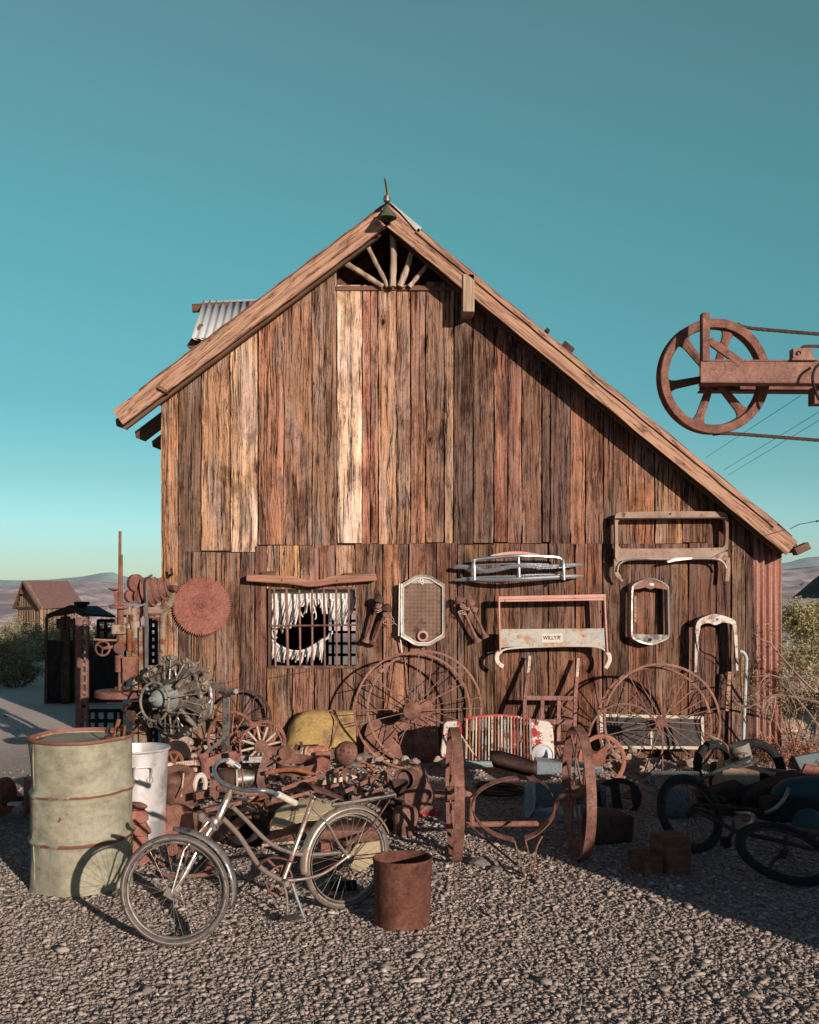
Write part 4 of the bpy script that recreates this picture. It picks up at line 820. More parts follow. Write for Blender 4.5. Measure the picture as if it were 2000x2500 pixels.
m = MB(); m.lathe([(0, -.007), (.011, -.006), (.012, .0)], P(1752, 1512, 9.897), (0, 1, 0), 20); bp = paint('blue_badge', (.08, .12, .32), (.06, .09, .25), (.3, .3, .3), .8, 20); build(m, 'badge_field', bp, bd)
m = MB(); m.prism(pts3([(1699, 1540), (1703, 1548), (1706, 1575), (1706, 1590), (1701, 1570)], 9.885), (0, .004, 0)); build(m, 'torn_edge', M['chromedull'], s3)
# downpipe and sticks
dp = thing('down_pipe', 'pale bent metal pipe standing against the wall by the dry bush', 'pipe', tuple(G(1815, 1868, .07)))
m = MB(); m.tube(spl([P(x, y, 9.9) for x, y in [(1806, 1590), (1816, 1594), (1822, 1606), (1822, 1622), (1819, 1700), (1816, 1780), (1814, 1862)]], 6), .017, 10); build(m, 'pipe', M['galv'], dp)
m = MB()
for y in (1612, 1660, 1712, 1764): m.ring(P(1821-(y-1612)*.04, y, 9.9), (0, 0, 1), .018, .003, 14, 5)
build(m, 'joint_ring', M['steel'], dp)
m = MB(); m.bar(P(1781, 1640, 9.95), P(1775, 1735, 9.95), .035, .03); single(m, 'loose_batten', M['pine'], 'short light batten hung on the wall beside the pale bent pipe', 'batten')
# string lines on the wall
m = MB(); m.tube([P(500, 1700, 9.98), P(660, 1655, 10.02), P(835, 1624, 10.05)], .0022, 5); m.tube([P(485, 1672, 9.98), P(560, 1665, 10.0), P(640, 1640, 10.05)], .0022, 5); single(m, 'slack_wire', M['rust'], 'thin slack wires running up to the window corner', 'wire')

# ---- spoked iron wheels
def ringpts(c, u, v, r, n=64): return [c + u*(r*math.cos(2*math.pi*k/n)) + v*(r*math.sin(2*math.pi*k/n)) for k in range(n)]
def copyobj(o, parent): c = o.copy(); link(c); c.parent = parent; return c
def iron_wheel(lbl, c, ax, Rr, off, n, mat, rim=.008, hub=.06, sp=.0048, group=None, two=True, hmat=None, name='iron_wheel', bw=None, hl=.12):
    c = Vector(c); ax = Vector(ax).normalized(); u, v, _ = frame_of(ax); off = Vector(off)
    th = thing(name, lbl, 'wheel', (c.x, c.y, c.z-Rr), group)
    hoops = [c, c+off] if two else [c]
    for q in hoops:
        m = MB()
        if bw: m.band(q, ax, Rr, bw, rim*1.1, 72)
        else: m.tube(ringpts(q, u, v, Rr), rim, 6, closed=True, flat=1.5)
        m.jitter(.004, 3); build(m, 'rim', mat, th, ang=50)
    hubs = hoops
    for q in hubs:
        m = MB(); m.lathe([(.0, -.012), (hub*.35, -.014), (hub*.36, -.035), (hub*.55, -.035), (hub*.6, -.012), (hub, -.010), (hub, .010), (hub*.5, .014), (0, .014)], q, ax, 26)
        ho = build(m, 'hub', hmat or mat, th)
        m = MB()
        for k in range(12): a = 2*math.pi*k/12; m.lathe([(0, -.008), (.006, -.007), (.006, .003)], q + (u*math.cos(a)+v*math.sin(a))*hub*.82 - ax*.010, ax, 6)
        if hub > .05: build(m, 'hub_bolts', mat, ho)
    for k in range(n):
        a = 2*math.pi*k/n; d = u*math.cos(a)+v*math.sin(a)
        h = hubs[k % len(hubs)]; e = hoops[(k+1) % len(hoops)] if (k//2) % 2 == 0 and two else hoops[k % len(hoops)]
        m = MB(); m.tube([h + d*hub*.8, e + d*Rr], sp, 6); build(m, 'spoke', mat, th)
    if two:
        m = MB()
        for k in range(10): a = 2*math.pi*(k+.3)/10; d = u*math.cos(a)+v*math.sin(a); m.tube([c+d*Rr, c+off+d*Rr], sp, 5)
        build(m, 'cross_ties', mat, th)
    return th
kk = 9.72/F
iron_wheel('tall twin hooped iron wheel in front of the brown sheet left of the grille', P(1007, 1735, 9.66), (.04, -1, .06), 140*kk, P(1037, 1729, 9.82)-P(1007, 1735, 9.66), 26, M['rust_pink'], hmat=M['rust'], hub=.085)
kk = 9.3/F
iron_wheel('twin hooped iron wheel in front of the pale framed screen', P(1617, 1762, 9.42), (-.02, -1, .10), 142*kk, P(1598, 1768, 9.56)-P(1617, 1762, 9.42), 26, M['rust_pink'], hub=.05, hmat=M['rust'])
# thin loose hoops near it
m = MB(); q = P(1528, 1812, 9.25); u, v, _ = frame_of((.1, -1, .2)); m.tube(ringpts(q, u, v, 93*9.25/F), .006, 6, closed=True, flat=1.5); single(m, 'loose_hoop', M['rust_pink'], 'thin rusty loose hoop leaning over the left part of the right hand iron wheel', 'hoop')
iron_wheel('small red rusty wheel rim lying against the pale stones', P(1470, 1856, 9.1), (.25, -1, .15), 58*9.1/F, (0, 0, 0), 8, M['rust_red'], rim=.014, hub=.03, two=False)
# four small wheels at left
iron_wheel('small dark iron wheel leaning on the wall behind the white spoked wheel', P(593, 1755, 9.93), (.05, -1, .12), 68*9.9/F, (0, 0, 0), 12, M['rust_dark'], rim=.010, hub=.035, sp=.005, two=False, group=None)
iron_wheel('red hooped iron wheel next to the grey engine stand post', P(566, 1801, 9.55), (-.25, -1, .2), 62*9.55/F, (0, 0, 0), 12, M['rust_red'], rim=.010, hub=.04, sp=.006, two=False)
iron_wheel('brown iron wheel half hidden behind the white spoked wheel', P(645, 1812, 9.6), (.1, -1, .2), 50*9.6/F, (0, 0, 0), 10, M['rust'], rim=.012, hub=.03, sp=.006, two=False)
ww = thing('wooden_spoke_wheel', 'small wheel with white wooden spokes and big rusty hub', 'wheel', tuple(P(638, 1874, 9.25)))
c = P(638, 1822, 9.3); ax = Vector((.12, -1, .22)).normalized(); u, v, _ = frame_of(ax)
m = MB(); m.band(c, ax, 53*9.3/F, .035, .016, 64); build(m, 'rim', M['rust'], ww)
m = MB(); m.lathe([(0, -.035), (.02, -.036), (.022, -.05), (.034, -.05), (.036, -.03), (.058, -.028), (.06, .02), (0, .02)], c, ax, 26); build(m, 'hub', M['rust'], ww)
for k in range(12):
    a = 2*math.pi*(k+.4)/12; d = u*math.cos(a)+v*math.sin(a); m = MB(); m.tube([c+d*.055, c+d*.11, c+d*.183], [.0085, .012, .0095], 8); build(m, 'spoke', M['bonewhite'], ww)

# sheets leaning on the wall
ys = thing('yellow_bonnet', 'rounded yellow rusty sheet metal bonnet leaning on the wall', 'bonnet', tuple(P(790, 1865, 9.6)))
def curved_sheet(outline_top, outline_bot, D0, D1, bulge, n=24, nv=8):
    g = []
    for i in range(n+1):
        t = i/n; row = []
        xt = np.interp(t, np.linspace(0, 1, len(outline_top)), [p[0] for p in outline_top]); yt = np.interp(t, np.linspace(0, 1, len(outline_top)), [p[1] for p in outline_top])
        xb = np.interp(t, np.linspace(0, 1, len(outline_bot)), [p[0] for p in outline_bot]); yb_ = np.interp(t, np.linspace(0, 1, len(outline_bot)), [p[1] for p in outline_bot])
        for j in range(nv+1):
            s = j/nv; D = D0+(D1-D0)*s - bulge*math.sin(math.pi*min(1, t))*.5 - bulge*math.sin(math.pi*s)*.5
            row.append(P(xt+(xb-xt)*s, yt+(yb_-yt)*s, D))
        g.append(row)
    return g
m = MB(); m.sheet(curved_sheet([(700, 1800), (706, 1772), (722, 1748), (740, 1737), (762, 1733), (790, 1733), (806, 1737), (820, 1752), (826, 1765)], [(690, 1845), (705, 1848), (720, 1850), (740, 1850), (760, 1850), (780, 1848), (790, 1846), (802, 1835), (808, 1825)], 9.98, 9.6, .025)); build(m, 'front_panel', M['yellow'], ys, solid=.006)
m = MB(); m.sheet(curved_sheet([(796, 1733), (830, 1734), (868, 1734)], [(808, 1826), (845, 1822), (870, 1815)], 10.0, 9.75, .03)); build(m, 'side_panel', M['yellow'], ys, solid=.006)
m = MB(); m.tube(spl([P(x, y, D) for x, y, D in [(806, 1737, 9.95), (822, 1752, 9.86), (825, 1770, 9.78), (815, 1800, 9.7), (806, 1835, 9.58)]], 5), .006, 6); build(m, 'bead', M['rust'], ys)
bs = thing('brown_sheet', 'flat brown rusty sheet leaning behind the tall iron wheel', 'sheet metal', tuple(P(980, 1856, 9.9)))
m = MB(); m.prism([P(x, y, D) for x, y, D in [(888, 1852, 9.86), (891, 1790, 9.96), (897, 1768, 10.0), (915, 1756, 10.02), (1040, 1752, 10.03), (1062, 1760, 10.0), (1070, 1782, 9.97), (1074, 1856, 9.86)]], (0, .012, 0)); build(m, 'sheet', M['rust'], bs)
m = MB(); m.prism([P(x, y, 9.98) for x, y in [(931, 1742), (1008, 1740), (1003, 1757), (960, 1763), (934, 1760)]], (0, .01, 0)); build(m, 'dark_patch', M['rust_dark'], bs)
# framed screen
fs = thing('window_screen', 'pale yellow framed window screen leaning behind the right hand iron wheel', 'window screen', tuple(P(1590, 1830, 9.9)))
def T4(x, y): return P(x, y, 10.04-.003*max(0, y-1744)*.6)
def fbar(a, b, w=.030, name='frame_bar'):
    m = MB(); m.bar(T4(*a), T4(*b), w, .018); build(m, name, M['creamframe'], fs, bevel=.002)
M['creamframe'] = paint('pale_yellow_frame', (.62, .57, .42), (.54, .49, .37), (.25, .18, .1), .64, 16)
fbar((1463, 1746), (1717, 1752)); fbar((1468, 1824), (1717, 1826)); fbar((1467, 1744), (1470, 1828)); fbar((1714, 1750), (1716, 1830)); fbar((1590, 1786), (1591, 1824), .022)
m = MB(); m.prism([T4(1468, 1748), T4(1714, 1753), T4(1715, 1824), T4(1470, 1823)], (0, .003, 0)); build(m, 'mesh', M['screen'], fs)

# hand truck leaning on the wall
ht = thing('hand_truck', 'old wooden hand truck with pale handles leaning on the wall', 'hand truck', tuple(P(1345, 1868, 9.5)))
def HT(x, y): return P(x, y, 10.0-.5*(y-1600)/268.0)
M['truckwood'] = woodm('truck_wood', (.36, .20, .16), (.26, .13, .11), (.12, .06, .05), sc=1.2)
for pts, nm, mt, w in (([(1293, 1602), (1291, 1630), (1287, 1646)], 'handle', 'bone', .030), ([(1289, 1642), (1285, 1680), (1281, 1706), (1280, 1775), (1281, 1800)], 'side_rail', 'truckwood', .036), ([(1411, 1608), (1409, 1640), (1408, 1656)], 'handle', 'bone', .030), ([(1408, 1650), (1404, 1706), (1403, 1772), (1403, 1866)], 'side_rail', 'truckwood', .036)):
    m = MB()
    for a, b in zip(pts[:-1], pts[1:]): m.bar(HT(*a), HT(*b), w, .04)
    build(m, nm, M[mt], ht, bevel=.006)
for y, h in ((1703, .042), (1761, .046), (1817, .042)):
    m = MB(); m.bar(HT(1281, y), HT(1406, y+2), h, .025); build(m, 'cross_slat', M['truckwood'], ht, bevel=.003)
for x, y0_, y1_ in ((1326, 1702, 1766), (1366, 1704, 1866)):
    m = MB(); m.bar(HT(x, y0_)+Vector((0, .03, 0)), HT(x-2, y1_)+Vector((0, .03, 0)), .036, .02); build(m, 'upright_slat', M['truckwood'], ht, bevel=.003)
for x in (1362, 1398):
    m = MB(); m.bar(HT(x, 1706)+Vector((0, .02, 0)), HT(x+26, 1740)+Vector((-.02, .12, 0)), .02, .012); m.bar(HT(x-20, 1818), HT(x+24, 1846)+Vector((0, .1, 0)), .025, .012); build(m, 'iron_brace', M['rust'], ht)
m = MB()
for x in (1283, 1404):
    for y in (1666, 1703, 1730, 1761, 1817): m.lathe([(0, -.024), (.006, -.022), (.006, -.018)], HT(x, y), (0, 1, 0), 8)
build(m, 'rivets', M['black'], ht)

# red and white jeep like grille
M['redhalf'] = paint('half_worn_red', (.72, .66, .58), (.64, .56, .50), (.48, .07, .06), .47, 7, edge=.03)
jg = thing('radiator_grille', 'flaking red and white vehicle grille with upright bars and one headlight', 'vehicle grille', tuple(P(1215, 1868, 9.25)))
def JG(x, y, d=0): return P(x, y, 9.28+(1757-y)*-.0006+d)
m = MB(); m.prism([JG(x, y) for x, y in [(1084, 1768), (1090, 1762), (1124, 1761), (1125, 1775), (1136, 1774), (1136, 1852), (1078, 1852), (1076, 1835)]], (0, .10, 0)); build(m, 'left_panel', M['redhalf'], jg, bevel=.01)
m = MB(); m.prism([JG(x, y) for x, y in [(1296, 1758), (1309, 1772), (1311, 1758), (1340, 1763), (1349, 1772), (1352, 1800), (1355, 1860), (1300, 1860)]], (0, .12, 0)); build(m, 'right_panel', M['redwhite'], jg, bevel=.01)
m = MB(); m.tube(spl([JG(x, y, .01) for x, y in [(1134, 1758), (1160, 1752), (1217, 1748), (1260, 1752), (1298, 1760)]], 5), .018, 8); build(m, 'top_rail', M['redpaint'], jg)
m = MB(); m.tube(spl([JG(x, y, .02) for x, y in [(1080, 1862), (1150, 1864), (1217, 1866), (1350, 1862)]], 5), .03, 8); build(m, 'bottom_rail', M['bluegrey'], jg)
bc_ = ['creambar', 'rust', 'creambar', 'whiterust', 'rust_orange', 'greybar', 'greybar', 'whiterust', 'creambar', 'rust', 'creambar', 'redwhite', 'greybar', 'greybar', 'creambar', 'redpaint', 'rust', 'greybar', 'rust', 'rust_orange', 'greybar']
for k in range(21):
    x = 1140+k*7.7; x2 = x + (-2 + k*.2); y = 1757 - 8*math.sin(math.pi*k/20); m = MB(); w = .014 if k % 4 else .019
    m.bar(JG(x, y-1), JG(x, y+8, -.035), w, .02); m.bar(JG(x, y+6, -.035), JG(x2, 1855, -.03), w, .03)
    build(m, 'upright_bar', M[bc_[k]], jg, bevel=.004)
hl = JG(1325, 1843, -.03); m = MB(); m.lathe([(.098, .05), (.105, .0), (.104, -.02), (.094, -.028), (.088, -.018)], hl, (0, 1, 0), 32); hb = build(m, 'headlight', M['whiterust'], jg)
m = MB(); m.lathe([(0, -.045), (.04, -.040), (.07, -.028), (.088, -.012)], hl, (0, 1, 0), 32); build(m, 'lens', M['glass'], hb)
m = MB(); m.bar(P(1108, 1768, 9.1), P(1170, 1860, 9.05), .012, .012); single(m, 'thin_rod', M['creambar'], 'thin tan rod leaning across the left part of the red and white grille', 'rod')
# stones along the foot of the wall
def rock(x, y, s, D, seed, mat='stone', lbl=None, grp=None, sx=1.0, sz=.8):
    c = P(x, y, D); m = MB(); v, f = ico(); import itertools
    vs = [Vector(a) for a in v]; fs = [tuple(a) for a in f]
    for _ in range(2):
        nv, nf, cache = list(vs), [], {}
        def mid(a, b):
            k = (min(a, b), max(a, b))
            if k not in cache: cache[k] = len(nv); nv.append(((nv[a]+nv[b])/2).normalized())
            return cache[k]
        for a, b, c_ in fs:
            ab, bc__, ca = mid(a, b), mid(b, c_), mid(c_, a); nf += [(a, ab, ca), (b, bc__, ab), (c_, ca, bc__), (ab, bc__, ca)]
        vs, fs = nv, nf
    S = s*D/F; out = []
    for p in vs:
        k = 1+.38*mnoise.noise(p*1.1+Vector((seed*5.1, 0, 0)))+.16*mnoise.noise(p*3.3+Vector((0, seed, 0))); out.append(c+Vector((p.x*S*k*sx, p.y*S*k*.9, p.z*S*k*sz)))
    m.add(out, fs); return single(m, 'rock', M[mat], lbl or 'pale pinkish stone in the row along the foot of the barn wall', 'rock', grp or 'pale stones along the foot of the wall', ang=28)
rr_ = random.Random(21)
for x, y, s in [(456, 1812, 15), (452, 1832, 12), (512, 1801, 13), (548, 1822, 10), (498, 1826, 10), (528, 1838, 9), (470, 1845, 10), (660, 1850, 9), (575, 1850, 10), (605, 1856, 8), (905, 1856, 11), (925, 1853, 10), (945, 1860, 8), (990, 1857, 13), (1013, 1858, 10), (875, 1852, 9), (965, 1860, 8),
    (1075, 1855, 10), (1540, 1850, 12), (1552, 1872, 24), (1580, 1868, 20), (1520, 1875, 12), (1500, 1850, 13), (1484, 1868, 12), (1490, 1825, 11), (1508, 1832, 9), (1600, 1858, 11), (1630, 1870, 12), (1668, 1866, 10), (1650, 1850, 8), (1690, 1862, 13), (1545, 1832, 8), (1470, 1835, 8), (1530, 1892, 12), (1600, 1888, 9), (1640, 1885, 8)]:
    rock(x, y, s, 9.45+rr_.uniform(-.15, .25) if x > 1100 or x > 850 else 9.75, x*.37+y, sx=rr_.uniform(.9, 1.5), sz=rr_.uniform(.6, .95))
rock(890, 1852, 18, 9.6, 77, 'stone_grey', 'big round greyish stone beside the perforated metal dome', 'x', 1.25, .7).pop('group', None)
rock(862, 1868, 14, 9.5, 78, 'stone_grey', 'flat grey stone in front of the perforated metal dome', 'x', 1.4, .6)
# ================================================================ FOREGROUND OBJECTS
# ---- oil barrel
bc0 = Vector((-1.968, 6.15, 0)); br = thing('oil_barrel', 'large dented olive green oil barrel with rusty hoops', 'barrel', tuple(bc0))
pr = [(.288, 0), (.296, .006), (.292, .02)]
for z in np.linspace(.03, .872, 90):
    r = .290 + .016*math.exp(-((z-.575)/.014)**2) + .004*math.exp(-((z-.540)/.016)**2) + .017*math.exp(-((z-.300)/.016)**2) + .003*math.sin(z*7)
    pr.append((r, z))
pr += [(.300, .876), (.304, .886), (.300, .895), (.290, .896), (.286, .888), (.285, .868), (.18, .862), (0, .860)]
def dent(p, q, t, r):
    if r < .2: return Vector((0, 0, 0))
    d = Vector((math.cos(q), math.sin(q), 0)); a = .010*mnoise.noise(Vector((math.cos(q)*1.6, math.sin(q)*1.6, t*3))) + .004*mnoise.noise(Vector((math.cos(q)*5, math.sin(q)*5, t*9)))
    rad = Vector((p.x-bc0.x, p.y-bc0.y, 0)); rad = rad.normalized() if rad.length > 0 else rad
    tilt = (rad.x*.5)*.018*(1 if .1 < t < .86 else .3)
    return rad*a*1.7 + Vector((0, 0, tilt + .006*mnoise.noise(Vector((q*1.4, t*2, 7)))))
m = MB(); m.lathe(pr, bc0, (0, 0, 1), 96, wob=dent); build(m, 'drum_body', M['barrel'], br, ang=60)
m = MB(); a = R(222); m.tube([bc0+Vector((.292*math.cos(a)+.004*math.sin(z*14), .292*math.sin(a), z)) for z in np.linspace(.01, .87, 30)], .0035, 5); build(m, 'seam', M['barrel'], br)
m = MB(); m.lathe([(0, .0), (.022, .0), (.022, .03), (.016, .034), (0, .034)], bc0+Vector((.17, -.04, .86)), (0, 0, 1), 14); m.tube([bc0+Vector((.16, -.05, .89)), bc0+Vector((.17, -.04, .95))], .006, 6); build(m, 'bung', M['rust_dark'], br)
m = MB(); m.prism([bc0+Vector(v) for v in [(.20, .1, .87), (.24, .02, .87), (.262, -.03, .95), (.22, .05, .945)]], (.01, .01, 0)); m.tube([bc0+Vector((.16, .12, .87)), bc0+Vector((.19, .12, .97))], .013, 8); single(m, 'scrap_bracket', M['rust_orange'], 'bent rusty bracket lying on the olive barrel lid', 'bracket')
# ---- aluminium pot
pc = Vector(G(318, 2072)); pc = Vector((-1.875, 7.05, 0)); pt = thing('aluminium_pot', 'tall aluminium can with side handles standing behind the olive barrel', 'pot', tuple(pc))
m = MB(); m.lathe([(0, .004), (.175, .0), (.185, .01), (.192, .2), (.202, .45), (.208, .62), (.212, .655), (.224, .662), (.226, .668), (.222, .675), (.208, .672), (.204, .66), (.198, .4), (.185, .03), (0, .028)], pc, (0, 0, 1), 72); build(m, 'can', M['alu'], pt)
for a0 in (R(-66), R(114)):
    m = MB(); f_ = lambda da, z, o: pc+Vector(((.206+o)*math.cos(a0+da), (.206+o)*math.sin(a0+da), z))
    m.tube(spl([f_(-.26, .46, .0), f_(-.26, .50, .006), f_(-.25, .55, .035), f_(-.18, .575, .045), f_(.18, .575, .045), f_(.25, .55, .035), f_(.26, .50, .006), f_(.26, .46, .0)], 4), .007, 8)
    for s in (-.26, .26): m.ring(f_(s, .48, .004), (math.cos(a0+s), math.sin(a0+s), 0), .022, .004, 20, 6)
    build(m, 'handle', M['alu'], pt)
# ---- rusty bucket
kc = Vector((-.035, 5.42, 0)); kb = thing('rusty_bucket', 'open rusty brown steel bucket in front of the bicycle rear wheel', 'bucket', tuple(kc))
m = MB(); m.lathe([(0, .003), (.138, .0), (.143, .005), (.150, .17), (.157, .338), (.160, .345), (.160, .352), (.155, .354), (.150, .33), (.140, .02), (0, .015)], kc, (0, 0, 1), 64, wob=lambda p, q, t, r: Vector((math.cos(q*2+1)*.003, 0, .006*math.cos(q-.4)*(t/.35)))); build(m, 'pail', M['rust_bucket'], kb)
# ---- bicycle
Fw = Vector((-1.165, 5.085, 0)); Rw = Vector((-.345, 5.675, 0)); bd_ = (Fw-Rw).normalized(); bn = Vector((-bd_.y, bd_.x, 0)) if True else None
if bn.y > 0: bn = -bn                                # normal towards the camera
def BP(x, y, off=0.0):                               # the bicycle's upright plane
    d = Vector(((x-1000)/F, 1, -(y-HOR)/F)); o = Vector((0, 0, EYE)); q = Rw + bn*off; t = (q-o).dot(bn)/d.dot(bn); return o + d*t
bk_ = thing('bicycle', 'old chrome and grey bicycle standing before the olive barrel', 'bicycle', tuple((Fw+Rw)/2))
WR = .278
def bike_wheel(c, ax, nm, tyre, par, flatmat):
    w = MB(); ax = Vector(ax).normalized(); u, v, _ = frame_of(ax)
    w.ring(c, ax, WR-.018, .018, 72, 12); wo = build(w, nm, tyre, par)
    m = MB(); m.ring(c, ax, WR-.019, .0198, 72, 10, flat=.42); build(m, 'whitewall', flatmat, wo)
    m = MB(); m.lathe([(WR-.040, -.014), (WR-.046, -.012), (WR-.050, 0), (WR-.046, .012), (WR-.040, .014)], c, ax, 72); build(m, 'rim', M['chromedull'], wo)
    m = MB(); m.lathe([(0, -.045), (.010, -.045), (.012, -.03), (.028, -.026), (.028, -.022), (.014, -.018), (.014, .018), (.028, .022), (.028, .026), (.012, .03), (.010, .045), (0, .045)], c, ax, 18); build(m, 'hub', M['chromedull'], wo)
    m = MB()
    for k in range(32):
        a = 2*math.pi*k/32; s = 1 if k % 2 else -1; b = a + (.55 if (k//2) % 2 else -.55)
        m.tube([c + ax*(.024*s) + (u*math.cos(b)+v*math.sin(b))*.027, c + (u*math.cos(a)+v*math.sin(a))*(WR-.045)], .0011, 4)
    build(m, 'spokes', M['chromedull'], wo); return wo
fa = Fw+Vector((0, 0, WR)); ra_ = Rw+Vector((0, 0, WR))
fax = Vector((-.06, -1, .03)).normalized()
bike_wheel(fa, fax, 'front_wheel', M['rubber'], bk_, M['white_wall']); bike_wheel(ra_, bn, 'rear_wheel', M['rubber'], bk_, M['white_wall'])
def btube(pts, r, nm, mat='chromedull', off=0.0, par=None, n=10, s=6):
    m = MB(); q = [BP(*p[:2], off + (p[2] if len(p) > 2 else 0)) for p in pts]; q = spl(q, s) if len(q) > 2 else q; m.tube(q, r, n); return build(m, nm, M[mat], par or bk_)
M['bikeframe'] = metalm('bicycle_frame_metal', (.42, .37, .33), .34, 10, (.22, .13, .09), .54, .8)
btube([(560, 1938), (531, 2004)], .0185, 'head_tube', 'chromedull')
btube([(566, 1968), (602, 2003), (645, 2047), (675, 2068), (700, 2078), (725, 2085), (780, 2086), (845, 2079)], .0115, 'top_tube', 'bikeframe')
btube([(544, 1998), (572, 2026), (592, 2052), (617, 2091), (635, 2116), (655, 2132), (688, 2150)], .0135, 'down_tube', 'bikeframe')
btube([(764, 1950), (728, 2050), (691, 2150)], .0135, 'seat_tube', 'bikeframe')
for s in (.03, -.03):
    btube([(694, 2150, s*.6), (740, 2146, s), (790, 2132, s), (847, 2093, s)], .0085, 'chain_stay', 'bikeframe'); btube([(762, 1972, s*.4), (800, 2012, s), (825, 2056, s), (847, 2088, s)], .0075, 'seat_stay', 'bikeframe')
bb = BP(690, 2153); m = MB(); m.lathe([(0, -.05), (.016, -.05), (.022, -.035), (.022, .035), (.016, .05), (0, .05)], bb, bn, 20); build(m, 'bottom_bracket', M['chromedull'], bk_)
# chain ring and guard, crank, pedals
cr0 = BP(674, 2132, -.03); m = MB(); m.lathe([(.072, -.002), (.080, -.002), (.080, .002), (.072, .002), (.072, -.002)], bb-bn*.035, bn, 48)
for k in range(5): a = 2*math.pi*k/5; u, v, _ = frame_of(bn); m.bar(bb-bn*.035, bb-bn*.035+(u*math.cos(a)+v*math.sin(a))*.074, .012, .004)
build(m, 'chainring', M['rust'], bk_)
m = MB(); pts = spl([BP(x, y, .012) for x, y in [(628, 2118), (640, 2104), (662, 2094), (690, 2096), (710, 2104)]], 5); m.tube(pts, .014, 8, flat=.4); build(m, 'chain_guard', M['rust'], bk_)
m = MB(); u_, v_ = bd_, Vector((0, 0, 1))
m.tube([bb-bn*.045+Vector((0, 0, .075)), ra_-bn*.03+Vector((0, 0, .03))], .004, 5); m.tube([bb-bn*.045-Vector((0, 0, .075)), ra_-bn*.03-Vector((0, 0, .03))], .004, 5); build(m, 'chain', M['rust_dark'], bk_)
btube([(690, 2153, .055), (700, 2186, .06), (702, 2232, .065)], .007, 'crank_arm', 'chromedull'); btube([(690, 2153, -.055), (684, 2130, -.06), (650, 2095, -.065)], .007, 'crank_arm', 'rust')
m = MB(); pp = BP(716, 2240, .11); 
for k in range(4): m.bar(pp + bd_*(.035-k*.02) + bn*-.04, pp + bd_*(.035-k*.02) + bn*.05, .009, .020)
m.bar(pp+bd_*.04+bn*.05, pp-bd_*.04+bn*.05, .006, .01); m.bar(pp+bd_*.04-bn*.04, pp-bd_*.04-bn*.04, .006, .01); build(m, 'pedal', M['rubber'], bk_)
m = MB(); pp = BP(648, 2092, -.10); m.box(pp, (.08, .05, .02)); build(m, 'pedal', M['rubber_dark'], bk_)
btube([(714, 2158, .03), (730, 2205, .08), (746, 2250, .13)], .008, 'kickstand', 'chrome')
# fork: blades curve forward to the front axle
ft = BP(524, 2010); 
for s in (-.036, .036):
    m = MB(); side = fax*s
    m.tube(spl([ft+side*.7, ft.lerp(fa, .45)+side+Vector((.015, .02, .03)), ft.lerp(fa, .8)+side+Vector((.012, 0, .012)), fa+side], 6), [.0115-.0055*i/18 for i in range(19)], 10); build(m, 'fork_blade', M['chromedull'], bk_)
    m = MB(); m.tube([ft+side*.8+Vector((-.02, -.03, .02)), ft.lerp(fa, .5)+side*1.5+Vector((-.035, -.02, .05)), fa+side*1.6], .0055, 8); build(m, 'fork_truss_rod', M['chromedull'], bk_)
m = MB(); m.lathe([(0, -.03), (.024, -.03), (.026, -.01), (.026, .02), (.020, .03), (0, .03)], ft, (.2, 0, 1), 16); m.bar(ft-fax*.05, ft+fax*.05, .022, .02); build(m, 'fork_crown', M['chromedull'], bk_)
m = MB(); m.bar(fa-fax*.055, fa+fax*.055, .02, .02); m.box(fa+Vector((-.005, -.05, -.005)), (.07, .012, .045), (0, .5, 0)); build(m, 'axle_bracket', M['chromedull'], bk_)
# fenders: cross-section arcs
def fender(c, ax, a0, a1, nm, mat, r=WR+.022, w=.030, tip=True):
    ax = Vector(ax).normalized(); h = Vector((0, 0, 1)) - ax*ax.z; h.normalize(); fwd = h.cross(ax).normalized()
    if fwd.x > 0: fwd = -fwd                        # towards the left = front of the bike
    g = []; n = 44
    for i in range(n+1):
        t = i/n; a = R(a0+(a1-a0)*t); d = fwd*math.cos(a)+h*math.sin(a); ww = w*(min(1, .15+t*7) if tip else 1); row = []
        for j in range(9):
            q = (j/8-.5)*2; row.append(c + d*(r - .020*q*q) + ax*(ww*q))
        g.append(row)
    m = MB(); m.sheet(g); return build(m, nm, M[mat], bk_, solid=.0025, ang=80)
fender(fa, fax, 88, 194, 'front_fender', 'steel', r=WR+.034)
M['goldfender'] = metalm('tarnished_fender', (.60, .52, .42), .36, 7, (.36, .22, .12), .55, .8)
fender(ra_, bn, -8, 158, 'rear_fender', 'goldfender', r=WR+.018, w=.034, tip=False)
for s in (-1, 1):
    m = MB(); m.tube([ra_+bn*.04*s, ra_-bd_*.24+Vector((0, 0, .19))+bn*.03*s], .0035, 6); m.tube([ra_+bn*.04*s, ra_-bd_*.30+Vector((0, 0, -.02))+bn*.03*s], .003, 6); m.tube([ra_+bn*.04*s, ra_-bd_*.26+Vector((0, 0, .30))+bn*.04*s], .004, 6); build(m, 'fender_stay', M['rust'], bk_)
